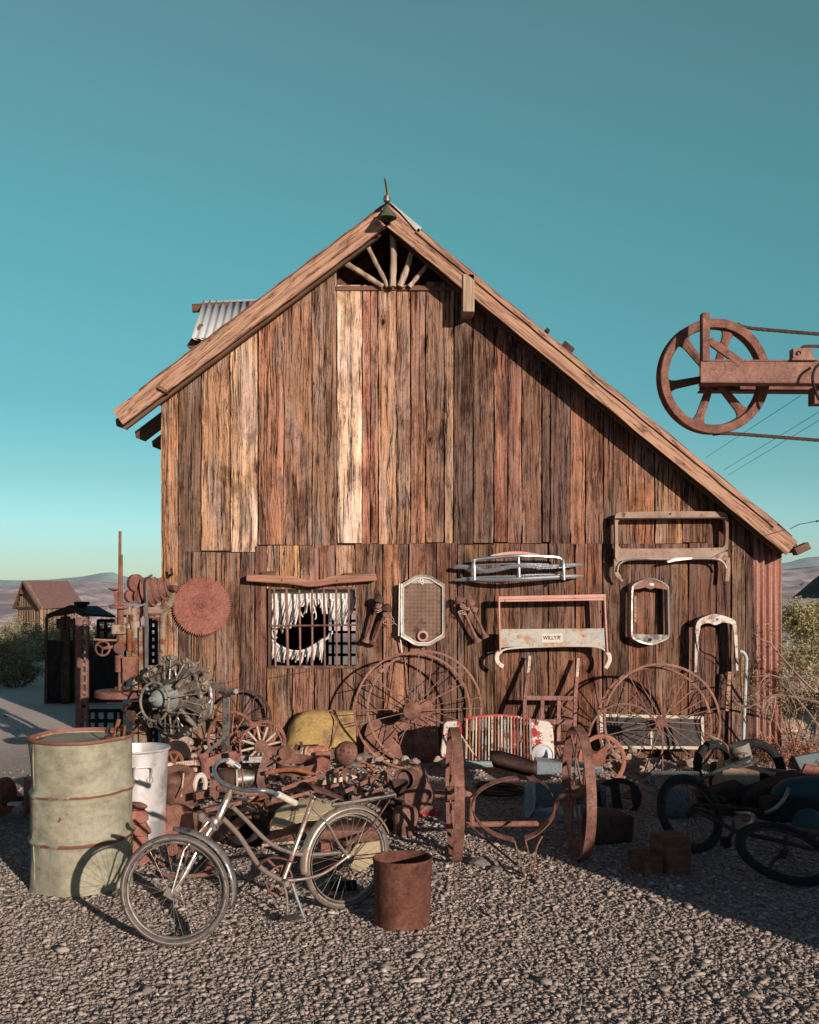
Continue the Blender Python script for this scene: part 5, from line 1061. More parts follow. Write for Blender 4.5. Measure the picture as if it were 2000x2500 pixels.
# handlebar
M['barmetal'] = metalm('handlebar_chrome', (.42, .52, .56), .25, 9, (.25, .20, .16), .60, .85)
hs = BP(565, 1926); m = MB(); m.tube([BP(560, 1938), hs], .013, 10); m.lathe([(.02, -.012), (.022, .0), (.02, .012)], hs, (0, 1, 0), 14); build(m, 'stem', M['chromedull'], bk_)
hb = [(558, 1857, .23), (546, 1857, .22), (530, 1866, .19), (523, 1880, .13), (530, 1900, .05), (550, 1914, .0), (575, 1925, -.02), (606, 1931, -.09), (635, 1931, -.16), (655, 1930, -.22), (678, 1938, -.26)]
def FP(x, y, yo): D = hs.y + yo; return P(x, y, D)
hq = [(584, 1874, 5.62-.0), (562, 1860, 5.60), (547, 1856, 5.56), (530, 1864, 5.50), (523, 1880, 5.42), (531, 1901, 5.33), (548, 1914, 5.28), (568, 1922, 5.25), (600, 1930, 5.20), (635, 1930, 5.17), (658, 1932, 5.20), (680, 1941, 5.28)]
m = MB(); m.tube(spl([P(x, y, d) for x, y, d in hq], 5), .0115, 12); hbo = build(m, 'handlebar', M['barmetal'], bk_)
for a, b in (((556, 1857, 5.58), (583, 1873, 5.66)), ((678, 1939, 5.27), (721, 1961, 5.42))):
    m = MB(); m.tube([P(*a), P(*b)], .0175, 14); build(m, 'grip', M['grip'], hbo, bevel=.004)
m = MB(); m.lathe([(0, 0), (.02, .0), (.022, .015), (.016, .03), (0, .035)], BP(492, 1998, .03), (0, -.6, 1), 16); m.bar(BP(488, 1995, .03), BP(510, 2008, .02), .03, .01); build(m, 'lamp_bracket', M['chromedull'], bk_)
# saddle
sd = MB(); top = [(746, 1910), (752, 1907), (775, 1915), (800, 1920), (822, 1932), (833, 1943)]; bot = [(826, 1948), (800, 1950), (780, 1946), (764, 1935), (752, 1922)]
g = []
for i in range(13):
    t = i/12; x = np.interp(t, [0, .25, .5, .75, 1], [747, 768, 790, 812, 834]); y = np.interp(t, [0, .25, .5, .75, 1], [1910, 1917, 1925, 1935, 1945]); w = np.interp(t, [0, .2, .6, 1], [.10, .085, .04, .025]); c = BP(x, y); row = []
    c = BP(x, y)
    for j in range(9): q = (j/8-.5)*2; row.append(c + bn*(w*q) + Vector((0, 0, -.035*q*q*(1-.3*t) + .02*t*0)))
    g.append(row)
sd.sheet(g); build(sd, 'saddle', M['leather'], bk_, solid=.006, ang=80)
m = MB(); m.tube([BP(764, 1955), BP(768, 1945)], .012, 8)
for s in (-.035, .035): m.tube(spl([BP(755, 1930, s), BP(770, 1950, s), BP(800, 1958, s), BP(828, 1950, s)], 4), .004, 6); m.ring(BP(796, 1955, s*1.5), (0, 0, 1), .018, .004, 14, 6); m.ring(BP(796, 1959, s*1.5), (0, 0, 1), .018, .004, 14, 6)
build(m, 'saddle_springs', M['chromedull'], bk_)
# rear rack
for s in (-.045, 0, .045): btube([(812, 1966, s), (850, 1961, s), (915, 1950, s), (965, 1940, s)], .007 if s else .012, 'rack_rail', 'steel' if s else 'tealpale')
m = MB(); m.prism([BP(812, 1962, .05), BP(812, 1962, -.05), BP(962, 1936, -.05), BP(968, 1941, 0), BP(962, 1938, .05)], (0, 0, -.012)); build(m, 'rack_plate', M['chromedull'], bk_, bevel=.003)
m = MB()
for k in range(8): m.bar(BP(910+k*5, 1937-k*.9, -.02), BP(913+k*5, 1930-k*.9, -.02), .006, .02)
build(m, 'rack_spring_clip', M['rust'], bk_)
# ---- two wheeled cart axle
ct = thing('cart_axle', 'rusty crank axle with two narrow iron cart wheels', 'cart axle', tuple(G(1250, 2100)))
axx = Vector((.9995, .03, 0)).normalized(); WD2 = 6.66
def cart_wheel(c, mat):
    m = MB(); m.band(c, axx, .43, .062, .012, 80); wo = build(m, 'cart_wheel', mat, ct)
    m = MB(); m.lathe([(0, -.09), (.022, -.09), (.028, -.06), (.05, -.05), (.052, .04), (.03, .06), (.02, .08), (0, .08)], c, axx, 22); build(m, 'hub', M['rust'], wo)
    u, v, _ = frame_of(axx)
    for k in range(10):
        a = 2*math.pi*(k+.5)/10; d = u*math.cos(a)+v*math.sin(a); m = MB(); m.bar(c+d*.05+axx*(.03 if k % 2 else -.03), c+d*.42, .026, .010, up=tuple(axx)); build(m, 'spoke', mat, wo)
    return wo
cL = P(1110, 1941, 6.68); cL.z = .43; cR = P(1412, 1934, 6.72); cR.z = .43
cart_wheel(cL, M['rust']); cart_wheel(cR, M['rust'])
m = MB(); m.tube([cL-axx*.13, cL-axx*.10, cL-axx*.085], [.026, .026, .020], 12)
m.tube(spl([cL, cL+Vector((.07, 0, .0)), cL+Vector((.10, 0, -.01)), cL+Vector((.115, 0, -.05)), cL+Vector((.11, 0, -.12)), cL+Vector((.112, 0, -.19))], 4), .019, 10)
p1 = P(1148, 2013, 6.68); p2 = P(1352, 2010, 6.70); m.tube([p1+Vector((-.03, 0, .0)), p1, p2, p2+Vector((.02, 0, 0))], .019, 12); m.tube(spl([p2, p2+Vector((.01, 0, .1)), cR+Vector((-.10, 0, -.02)), cR], 4), .019, 10); build(m, 'crank_axle', M['rust'], ct)
m = MB(); m.tube([P(1138, 2008, 6.66), P(1200, 2060, 6.45), P(1262, 2112, 6.3)], .007, 6); build(m, 'tie_rod', M['rust'], ct)
# ---- plough hoop
hp = thing('bent_hoop', 'rusty strap hoop with bent legs standing between the cart wheels', 'hoop frame', tuple(G(1295, 2142)))
def strap(pts, w, t, nm, par, mat='rust', s=6, up=(0, 1, 0)):
    q = spl([P(*p) for p in pts], s) if len(pts) > 2 else [P(*p) for p in pts]; m = MB(); n = len(q); vs = []
    for i in range(n):
        tg = (q[min(i+1, n-1)]-q[max(i-1, 0)]).normalized(); upv = Vector(up); nr = tg.cross(upv).normalized()
        for a, b in ((-1, -1), (1, -1), (1, 1), (-1, 1)): vs.append(q[i] + upv*(w/2*a) + nr*(t/2*b))
    fs = [(i*4+k, i*4+(k+1) % 4, (i+1)*4+(k+1) % 4, (i+1)*4+k) for i in range(n-1) for k in range(4)] + [(3, 2, 1, 0), (4*n-4, 4*n-3, 4*n-2, 4*n-1)]
    m.add(vs, fs); return build(m, nm, M[mat], par)
upv_ = (0, .96, .28)
hoopm = strap([(1341, 2006, 6.3), (1353, 1985, 6.4), (1352, 1950, 6.62), (1335, 1920, 6.8), (1305, 1903, 6.9), (1262, 1899, 6.9), (1215, 1907, 6.82), (1175, 1927, 6.7), (1155, 1955, 6.58), (1156, 1985, 6.46), (1176, 2015, 6.36), (1210, 2037, 6.3), (1256, 2051, 6.26)], .05, .007, 'strap_ring', hp, up=upv_)
strap([(1256, 2051, 6.26), (1268, 2092, 6.25), (1283, 2142, 6.27)], .032, .008, 'leg', hp, s=3); strap([(1341, 2006, 6.3), (1310, 2034, 6.28), (1282, 2047, 6.26)], .05, .007, 'strap_arm', hp, up=upv_)
strap([(1282, 2047, 6.26), (1293, 2090, 6.25), (1307, 2143, 6.27)], .032, .008, 'leg', hp, s=3); strap([(1305, 2118, 6.27), (1308, 2080, 6.3), (1314, 2060, 6.32), (1324, 2041, 6.35)], .02, .008, 'spur', hp)
# ---- head pulley arm at the upper right
SA = 3.6                                            # sizes below were taken for a boom 3 m away; it stands SA times farther
CAM_ = Vector((0, 0, EYE))
def buildA(mb, name, mat, par, bevel=0):
    mb.v = [tuple(CAM_+(Vector(p)-CAM_)*SA) for p in mb.v]; return build(mb, name, mat, par, bevel=bevel*SA)
arm = thing('pulley_arm', 'rusty steel boom with a large six spoke cable pulley against the sky', 'pulley arm', tuple(P(1850, 930, 3.0*SA)))
kp = 3.0/F; pc_ = P(1741, 921, 3.05); pax = Vector((.10, -1, -.06)).normalized(); m = MB(); Rp = 141*kp
m.lathe([(Rp*.835, -.012), (Rp*.85, -.020), (Rp*.985, -.022), (Rp, -.016), (Rp*.955, -.004), (Rp*.955, .006), (Rp, .018), (Rp*.985, .022), (Rp*.85, .020), (Rp*.835, .012), (Rp*.835, -.012)], pc_, pax, 96); pw = buildA(m, 'pulley_rim', M['rust'], arm)
u, v, _ = frame_of(pax)
m = MB(); m.lathe([(0, -.03), (.026, -.03), (.03, -.02), (.03, .02), (.026, .03), (0, .03)], pc_, pax, 24); buildA(m, 'pulley_hub', M['rust'], arm)
h_ = Vector((0, 0, 1)) - pax*pax.z; h_.normalize(); r_ = pax.cross(h_).normalized()
if r_.x < 0: r_ = -r_
for k in range(6):
    a = R(72 - 60*k); d = r_*math.cos(a) + h_*math.sin(a); t_ = pax.cross(d).normalized(); pts = []
    m = MB(); L0_, L1_ = .02, Rp*.85; n = 10
    g = []
    for i in range(n+1):
        t = i/n; w = .010 + .0035*t + (.012*((t-.8)/.2)**2 if t > .8 else 0); c = pc_ + d*(L0_+(L1_-L0_)*t); g.append([c-t_*w-pax*.004, c-pax*.010, c+t_*w-pax*.004, c+t_*w+pax*.004, c+pax*.010, c-t_*w+pax*.004, c-t_*w-pax*.004])
    m.sheet(g); buildA(m, 'pulley_spoke', M['rust'], arm)
def AP(x, y, D=2.93): return P(x, y, D)
m = MB(); m.prism([AP(1711, 882), AP(2600, 885), AP(2600, 940), AP(1711, 934)], (0, .004, 0)); m.bar(AP(1711, 936, 2.955), AP(2600, 942, 2.955), .005, .05); m.bar(AP(1711, 884, 2.955), AP(2600, 887, 2.955), .005, .05)
buildA(m, 'boom_channel', M['rust_pink'], arm, bevel=.001)
m = MB(); m.prism([P(1708, 890, 3.16), P(2600, 894, 3.16), P(2600, 965, 3.16), P(1708, 957, 3.16)], (0, .004, 0)); m.bar(P(1708, 955, 3.13), P(2600, 962, 3.13), .005, .05); buildA(m, 'boom_channel', M['rust'], arm)
m = MB(); m.box(AP(1721, 825, 2.94), (.022, .03, 2*.0697), None); m.v = [(x, y, z) for x, y, z in m.v]; buildA(m, 'upright_lug', M['rust'], arm, bevel=.002)
m = MB(); m.bar(AP(1732, 832, 2.935), AP(1808, 886, 2.935), .022, .012); buildA(m, 'brace', M['rust'], arm, bevel=.001)
m = MB(); m.lathe([(0, -.055), (.012, -.055), (.0125, -.02), (.022, -.02), (.024, -.010), (.024, .0)], AP(1752, 900, 2.93), (-.05, -1, 0), 20); m.lathe([(0, -.062), (.0125, -.060), (.0125, -.04)], AP(1754, 900, 2.93), (-.05, -1, 0), 8); buildA(m, 'axle_bolt', M['steel'], arm)
m = MB(); m.box(AP(1956, 868, 2.94), (.058, .03, .036)); m.box(AP(1960, 880, 2.935), (.075, .036, .006)); bl = buildA(m, 'rope_clamp_block', M['rust_pink'], arm, bevel=.002)
m = MB(); m.lathe([(0, -.03), (.006, -.03), (.006, .0)], AP(1952, 862, 2.92), (.3, -1, -.3), 10); buildA(m, 'clamp_bolt', M['rust'], bl)
def rope(pts, r, nm, par):
    q = spl(pts, 14); m = MB(); n = len(q); L = sum((q[i+1]-q[i]).length for i in range(n-1)); N = int(L/.004); qq = []
    cum = [0]; 
    for i in range(n-1): cum.append(cum[-1]+(q[i+1]-q[i]).length)
    xs_ = [p.x for p in q]; ys_ = [p.y for p in q]; zs_ = [p.z for p in q]; s = np.linspace(0, cum[-1], N)
    base = [Vector((a, b, c)) for a, b, c in zip(np.interp(s, cum, xs_), np.interp(s, cum, ys_), np.interp(s, cum, zs_))]
    for k in range(5):
        pts_ = []
        for i, p in enumerate(base):
            tg = (base[min(i+1, N-1)]-base[max(i-1, 0)]).normalized(); u, v, _ = frame_of(tg); a = s[i]/.0065/2*1.0 + 2*math.pi*k/5
            pts_.append(p + (u*math.cos(a)+v*math.sin(a))*r*.55)
        m.tube(pts_, r*.48, 5)
    return buildA(m, nm, M['cable'], par)
rope([P(1800, 790, 3.06), P(1842, 802, 3.05), P(2100, 824, 3.0), P(2500, 858, 3.0)], .0055, 'wire_rope', arm); rope([P(1740, 1060, 3.06), P(1790, 1059, 3.05), P(2000, 1075, 3.02), P(2500, 1112, 3.0)], .0055, 'wire_rope', arm)
rope([P(1954, 862, 2.95), P(1958, 850, 2.95), P(1975, 845, 2.95), P(2060, 850, 2.97), P(2200, 868, 3.0)], .0045, 'wire_rope', arm)
m = MB(); m.tube(spl([P(2006, 885, 2.90), P(1990, 900, 2.89), P(1984, 925, 2.89), P(1990, 950, 2.9), P(2000, 975, 2.92), P(2018, 985, 2.93)], 5), .004, 8); buildA(m, 'hanging_loop', M['black'], arm)
m = MB(); m.box(P(2000, 968, 3.0), (.045, .05, .05)); buildA(m, 'lower_bracket', M['rust'], arm)
# the rig that carries the boom stands out of frame at the right; an unseen shed-like block is added to cast the yard shadow
rig = thing('boom_rig', 'rusty rig with mast standing right of the barn and carrying the pulley boom', 'rig', (6.6, 11.0, 0))
m = MB(); m.box((6.9, 11.0, .9), (1.2, 1.4, 1.2)); build(m, 'body', M['rust'], rig, bevel=.04)
m = MB(); m.box((6.7, 10.9, 2.2), (.16, .16, 4.4)); m.box((7.1, 11.3, 2.0), (.16, .16, 4.0)); build(m, 'mast', M['rust'], rig)
st = thing('shadow_caster', 'unseen low timber shed shape added right of the yard as shadow caster', 'shed', (6.4, 2.4, 0))
m = MB(); m.box((6.3, 2.4, .86), (4.4, 1.2, 1.72)); build(m, 'walls', M['oldwood_z'], st); m = MB(); m.prism([(4.15, 1.75, 1.76), (8.6, 1.75, 1.70), (8.6, 3.05, 1.70), (4.15, 3.05, 1.76)], (0, 0, .04)); build(m, 'roof', M['rust'], st)
# overhead lines in the distance
m = MB()
for a, b in (((1722, 1118, 60), (1955, 966, 40)), ((1768, 1147, 60), (2080, 957, 40)), ((1778, 1160, 60), (2080, 978, 40))): m.tube([P(*a), P(*b)], .012, 4)
pl = single(m, 'power_line', M['black'], 'three thin dark overhead wires rising behind the roof under the pulley', 'wire')
m = MB(); m.tube(spl([P(1930, 1291, 9.9), P(1952, 1280, 9.5), P(1975, 1276, 9.2), P(2040, 1262, 8.8)], 5), .0035, 5); m.lathe([(0, 0), (.008, .004), (.008, .02), (0, .022)], P(1992, 1273, 9.1), (1, 0, .2), 8); single(m, 'eave_cable', M['black'], 'short black cable running off from the lower right eave', 'cable')
# ================================================================ MACHINES AND JUNK
def cyl(m, a, b, r, n=20, r2=None): 
    a = Vector(a); b = Vector(b); L = (b-a).length; r2 = r if r2 is None else r2; e = min(.006, r*.2)
    m.lathe([(0, 0), (r-e, 0), (r, e), (r2, L-e), (r2-e, L), (0, L)], a, b-a, n); return m
# ---- drill press
DP = 8.8
def Q(x, y, d=0): return P(x, y, DP+d)
dpz = thing('drill_press', 'tall rusty belt driven drill press with stepped cone pulley', 'drill press', tuple(G(345, 1900, 0)))
m = MB(); cyl(m, Q(345, 1935, .1), Q(345, 1640, .1), .075, 24); cyl(m, Q(345, 1935, .1), Q(345, 1905, .1), .17, 28, .14); build(m, 'column', M['rust_dark'], dpz)
m = MB(); m.tube(spl([Q(337, 1860, .05), Q(337, 1700, .05), Q(336, 1620, .05), Q(334, 1560, .05), Q(330, 1520, .05), Q(326, 1498, .05), Q(322, 1486, .05)], 4), [.055]*12+[.05]*13, 12); m.bar(Q(349, 1860), Q(349, 1530), .06, .06); build(m, 'left_casting', M['machine'], dpz, bevel=.01)
m = MB(); m.tube(spl([Q(392, 1740, .15), Q(396, 1600, .15), Q(397, 1545, .15), Q(396, 1515, .14), Q(402, 1496, .12), Q(412, 1478, .1), Q(421, 1455, .06), Q(420, 1440, .02)], 5), [.032]*18+[.030]*18, 12); m.tube(spl([Q(330, 1505, .05), Q(350, 1490, .05), Q(370, 1490, .08), Q(395, 1488, .1), Q(412, 1472, .08)], 5), .042, 10); m.tube(spl([Q(352, 1500, .1), Q(372, 1502, .12), Q(388, 1508, .14)], 4), .032, 10); build(m, 'right_casting', M['machine'], dpz)
m = MB(); pa, pb = Q(357, 1446, .05), Q(412, 1434, .02); L = (pb-pa).length; st = []
for i, r in enumerate((.128, .112, .094, .074)):
    t0, t1 = L*(i*.25), L*(i*.25+.235); st += [(r-.004, t0), (r+.003, t0+.004), (r, t0+.01), (r, t1-.008), (r+.002, t1)]
m.lathe([(0, 0)]+st+[(.045, L), (0, L)], pa, pb-pa, 40); m.v = m.v; build(m, 'cone_pulley', M['rust_pink'], dpz)
m = MB()
for i, r in enumerate((.128, .112, .094, .074)): m.lathe([(r+.004, L*(i*.25+.225)), (r+.005, L*(i*.25+.235)), (r-.012, L*(i*.25+.2352))], pa, pb-pa, 40)
build(m, 'pulley_edges', M['steel'], dpz)
m = MB(); cyl(m, Q(410, 1436, .02), Q(430, 1436, -.05), .026, 18); build(m, 'bearing_cap', M['rust'], dpz)
m = MB(); m.bar(Q(357, 1440, -.09), Q(359, 1760, -.05), .028, .006, up=(0, 1, 0)); m.tube(spl([Q(357, 1470, -.1), Q(355, 1430, -.1), Q(360, 1412, -.05), Q(372, 1404, .0)], 5), .014, 6, flat=.3); build(m, 'belt', M['steel'], dpz)
for x, y, r, tt, mt in ((336, 1424, .078, 0, 'rust_red'), (322, 1455, .052, 0, 'rust_red'), (347, 1455, .066, 1, 'rust_red')):
    a = Q(x-5, y, .02); ax = Vector((.75, -.65, .05)) if not tt else Vector((.95, -.3, 0)); m = MB()
    m.lathe([(0, -.03), (r*.3, -.03), (r*.32, -.018), (r*.6, -.012), (r*.62, -.016), (r*.85, -.018), (r, -.016), (r, .025), (r*.8, .03), (0, .03)], a, ax, 36)
    if tt:
        u, v, d = frame_of(ax)
        for k in range(40): q = 2*math.pi*k/40; m.bar(a+(u*math.cos(q)+v*math.sin(q))*r*1.03-d*.014, a+(u*math.cos(q)+v*math.sin(q))*r*1.03+d*.024, .005, .006)
    build(m, 'gear', M[mt], dpz)
m = MB(); m.tube([Q(293.5, 1297, -.05), Q(293, 1350, -.05), Q(292, 1480, -.05)], .0125, 10); m.tube([Q(296, 1354, -.05), Q(296, 1480, -.05)], .014, 10); m.tube([Q(294, 1480, -.05), Q(295, 1520, -.05)], .028, 12); m.tube([Q(293, 1515, -.05), Q(293, 1690, -.05)], .016, 12); m.tube([Q(291, 1600, -.05), Q(291, 1640, -.05)], .035, 14); build(m, 'spindle', M['rust'], dpz)
m = MB(); m.lathe([(0, 0), (.075, 0), (.082, .008), (.08, .022), (.05, .028), (0, .028)], Q(291, 1486, -.05), (0, 0, 1), 30); m.lathe([(.01, 0), (.05, .018), (.052, .03), (0, .03)], Q(280, 1444, -.05), (0, 0, 1), 18); m.bar(Q(283, 1445, -.05), Q(286, 1485, -.05), .03, .03); build(m, 'feed_collar', M['rust_red'], dpz)
m = MB(); m.box(Q(291, 1536, -.03), (.12, .14, .085), (0, 0, .2)); m.box(Q(298, 1515, 0), (.10, .1, .06)); m.box(Q(310, 1490, .02), (.10, .14, .08)); m.lathe([(0, -.06), (.04, -.05), (.045, .04), (0, .05)], Q(296, 1560, -.02), (0, 0, 1), 18); build(m, 'drill_head', M['machine'], dpz, bevel=.012)
m = MB(); m.lathe([(0, -.05), (.015, -.05), (.018, -.035), (.046, -.03), (.048, .03), (0, .03)], Q(293, 1582, -.08), (.15, -1, .0), 26); build(m, 'feed_knob', M['rust_red'], dpz)
m = MB(); hc = Q(251, 1583, -.12); ha = Vector((.55, -.8, .05)).normalized(); u, v, _ = frame_of(ha); m.tube(ringpts(hc, u, v, .060, 36), .009, 8, closed=True)
for k in range(3): a = R(20+120*k); m.tube([hc, hc+(u*math.cos(a)+v*math.sin(a))*.06], .007, 6)
m.tube([hc, Q(285, 1578, -.05)], .014, 8); build(m, 'hand_wheel', M['rust'], dpz)
m = MB(); m.tube([Q(228, 1561, -.1), Q(262, 1563, -.08), Q(285, 1563, -.05)], .009, 8); build(m, 'feed_lever', M['rust_pink'], dpz)
m = MB(); cyl(m, Q(316, 1590, -.02), Q(316, 1535, -.02), .02, 16); m.tube([Q(317, 1605, -.02), Q(317, 1590, -.02)], .010, 8); build(m, 'counterweight_tube', M['rust_orange'], dpz)
m = MB(); m.prism([Q(298, 1604, -.12), Q(332, 1603, -.10), Q(330, 1648, -.10), Q(301, 1666, -.12)], (.01, .05, 0)); build(m, 'side_plate', M['rust'], dpz, bevel=.002)
m = MB(); tc = Q(290, 1694, -.05); m.lathe([(0, -.03), (.19, -.03), (.198, -.022), (.198, .022), (.19, .03), (0, .03)], tc, (0, 0, 1), 40); m.box(Q(330, 1697, 0), (.16, .1, .06)); build(m, 'table', M['rust'], dpz)
m = MB(); m.box(Q(283, 1684, -.12), (.03, .02, .05), (.2, .4, 0)); m.box(Q(310, 1680, -.05), (.08, .05, .03)); build(m, 'vice_jaw', M['rust_dark'], dpz)
m = MB(); cyl(m, Q(318, 1720, -.02), Q(318, 1742, -.02), .06, 16); m.tube([Q(260, 1715, -.1), Q(300, 1712, -.05)], .012, 8); m.lathe([(0, 0), (.045, .0), (.05, .02), (0, .03)], Q(322, 1745, -.1), (-.2, -1, 0), 18); m.box(Q(345, 1730, 0), (.2, .12, .12)); build(m, 'table_bracket', M['rust_dark'], dpz, bevel=.006)

# ---- radial aircraft engine on a stand
EC = P(432, 1700, 8.55); ea = Vector((-.40, -.91, .03)).normalized(); eng = thing('radial_engine', 'greasy round aircraft engine with finned cylinders and a front ring', 'engine', tuple(P(432, 1830, 8.6)))
u, v, d = frame_of(ea); hu = (Vector((0, 0, 1)) - ea*ea.z).normalized(); hr = hu.cross(ea).normalized()
if hr.x < 0: hr = -hr
m = MB(); m.lathe([(0, -.16), (.10, -.15), (.15, -.10), (.17, -.03), (.17, .08), (.13, .12), (.10, .14), (0, .15)], EC, ea, 32); build(m, 'crankcase', M['cast_dark'], eng)
NC = EC + ea*.22; m = MB(); m.lathe([(.12, -.10), (.105, -.05), (.085, -.02), (.07, .02), (.065, .05), (.04, .07), (.024, .075), (.022, .12), (0, .12)], NC, ea, 30); build(m, 'nose_case', M['palegrey'], eng)
m = MB()
for k in range(9):
    a = 2*math.pi*k/9; p_ = NC+(hr*math.cos(a)+hu*math.sin(a))*.10-ea*.02; m.tube([p_+ea*.05, p_-ea*.06], .008, 6)
build(m, 'nose_studs', M['cast'], eng)
for k in range(9):
    a = R(90+40*k+12); dd = hr*math.cos(a)+hu*math.sin(a); tt = ea.cross(dd).normalized(); b = EC+dd*.15; pr = [(.055, 0), (.055, .01)]
    for f in range(9): z = .02+f*.0125; pr += [(.052, z), (.070, z+.001), (.070, z+.004), (.052, z+.005)]
    pr += [(.055, .135), (.050, .165), (.03, .18), (0, .182)]
    m = MB(); m.lathe(pr, b, dd, 22); co_ = build(m, 'cylinder', M['cast_dark'] if 1 < k < 6 else M['cast'], eng)
    m = MB()
    for s in (-1, 1):
        q = b+dd*.165+tt*.035*s+ea*.02; m.box(q, (.04, .045, .05), (0, a, 0)); m.lathe([(0, -.02), (.022, -.018), (.026, .0), (.026, .025), (.016, .03), (.016, .022), (0, .02)], q+ea*.02+dd*.01, ea, 16)
    build(m, 'rocker_boxes', M['cast'], co_, bevel=.006)
    for s in (-1, 1):
        m = MB(); m.tube([EC+dd*.13+tt*.022*s+ea*.10, b+dd*.17+tt*.035*s+ea*.05], .008, 8); build(m, 'pushrod_tube', M['steel'] if s < 0 else M['cast'], co_)
    m = MB(); s = 1; m.tube(spl([b+dd*.15+tt*.05+ea*-.02, b+dd*.14+tt*.09+ea*-.05, b+dd*.06+tt*.10-ea*.10, EC+dd*.12+tt*.06-ea*.16], 5), .019, 10); build(m, 'intake_pipe', M['cast'] if k % 2 else M['steel'], co_)
rg1 = MB(); q = EC+hr*.02+ea*.04; rg1.tube([q+(hr*math.cos(2*math.pi*k/60)*.245+hu*math.sin(2*math.pi*k/60)*.285) for k in range(50)], .014, 8, flat=1.3); build(rg1, 'collector_ring', M['cast'], eng)
rg2 = MB(); q = NC+ea*.10+hr*.02-hu*.02; rg2.tube([q+(hr*math.cos(2*math.pi*k/48)*.14+hu*math.sin(2*math.pi*k/48)*.155) for k in range(48)], .0115, 8, closed=True); build(rg2, 'ignition_ring', M['cast'], eng)
r5 = random.Random(9)
for k in range(10):
    a = R(36*k+8); dd = hr*math.cos(a)+hu*math.sin(a); m = MB(); s = NC+ea*.09+dd*.14; e = EC+dd*.30+ea*r5.uniform(.02, .08)
    m.tube(spl([s, s+dd*.06+ea*.03, s.lerp(e, .6)+ea*.05+hr*r5.uniform(-.03, .03), e], 5), .0045, 6); build(m, 'ignition_lead', M['cast_dark'] if k % 3 else M['cast'], eng)
for k in range(26):
    a = r5.uniform(0, 6.28); rr2 = r5.uniform(.10, .30); p0 = EC+(hr*math.cos(a)+hu*math.sin(a))*rr2+ea*r5.uniform(-.02, .14); m = MB()
    if k % 2: m.tube(spl([p0+Vector((r5.uniform(-.08, .08), r5.uniform(-.06, .03), r5.uniform(-.08, .08)))*t for t in (0, .5, 1.0, 1.4)], 4), r5.uniform(.006, .016), 8)
    else: cyl(m, p0, p0+Vector((r5.uniform(-.05, .05), r5.uniform(-.07, 0), r5.uniform(-.05, .05)))*1.2, r5.uniform(.014, .03), 12)
    build(m, 'fitting', M[r5.choice(['cast', 'steel', 'cast', 'cast_dark', 'palegrey'])], eng)
m = MB(); m.tube(spl([EC+ea*-.1+hr*.10+hu*.18, EC-ea*.05+hr*.28+hu*.1, EC-ea*.05+hr*.30-hu*.12, EC+hr*.22-hu*.2], 6), .022, 8); build(m, 'rear_pipe', M['steel'], eng)
m = MB()
for k in range(4): cyl(m, EC-ea*.16+hr*(.10+.03*k)+hu*(.22-.1*k), EC-ea*.16+hr*(.22+.02*k)+hu*(.21-.1*k), .022, 14)
build(m, 'rear_accessories', M['cast'], eng)
# a cast skirt hanging dark at the bottom
m = MB(); m.lathe([(.16, -.06), (.21, -.02), (.22, .05), (.18, .09)], EC-hu*.13, ea, 26, a0=R(180), a1=R(360)); build(m, 'lower_shroud', M['black'], eng, solid=.006)
es = thing('engine_stand', 'dull grey steel engine stand with square post and sloping leg', 'engine stand', tuple(P(552, 1858, 8.9)))
m = MB(); m.bar(P(555, 1697, 8.75), P(550, 1858, 8.85), .062, .06, up=(0, 1, 0)); build(m, 'post', M['steel'], es, bevel=.005)
m = MB(); m.bar(P(556, 1700, 8.75), P(515, 1664, 8.6), .045, .05); build(m, 'arm', M['steel'], es, bevel=.004)
m = MB(); cyl(m, P(553, 1692, 8.72), P(577, 1688, 8.6), .026, 18); build(m, 'pivot_tube', M['steel_light'], es)
m = MB(); m.bar(P(548, 1800, 8.8), P(489, 1852, 8.5), .03, .03); build(m, 'leg', M['steel'], es); m = MB(); m.bar(P(551, 1855, 8.9), P(640, 1853, 9.0), .05, .05); build(m, 'foot_rail', M['steel'], es)
for k, (x, y, s) in enumerate(((447, 1806, 16), (461, 1828, 9))): rock(x, y, s, 8.7, 50+k, 'stone', ['brown round stone just below the radial engine', 'small brown stone lower right of the round stone below the radial engine'][k], 'x').pop('group', None)

# ---- generic junk helpers
def junk(name, lbl, cat, mb, mat, **k): return single(mb, name, M[mat] if isinstance(mat, str) else mat, lbl, cat, **k)
def wrap(g): return g
# dark disc and small spoked wheel under the engine
m = MB(); m.lathe([(0, -.03), (.03, -.035), (.04, -.02), (.12, -.02), (.125, -.01), (.125, .03), (0, .03)], P(432, 1845, 8.5), (-.3, -1, .15), 34); junk('machine_disc', 'dark smooth iron disc below the radial engine', 'disc', m, 'black')
iron_wheel('small rusty flywheel with curved spokes behind the aluminium can rim', P(424, 1862, 8.1), (-.35, -1, .15), 25*8.1/F, (0, 0, 0), 6, M['rust_orange'], rim=.010, hub=.016, sp=.010, two=False, name='flywheel')
m = MB(); m.bar(P(404, 1868, 8.0), P(484, 1860, 8.1), .035, .05); 
for k in range(7): m.lathe([(.006, -.003), (.009, -.003), (.009, .002)], P(440+k*6, 1864-k*.6, 7.97), (0, 1, 0), 8)
junk('perforated_bar', 'pale dirty wooden bar with holes beside the aluminium can', 'bar', m, 'creambar', bevel=.003)
m = MB(); m.bar(P(400, 1885, 7.9), P(480, 1878, 8.0), .03, .05); junk('wooden_lath', 'dull lath lying just under the perforated bar', 'lath', m, 'palewood')
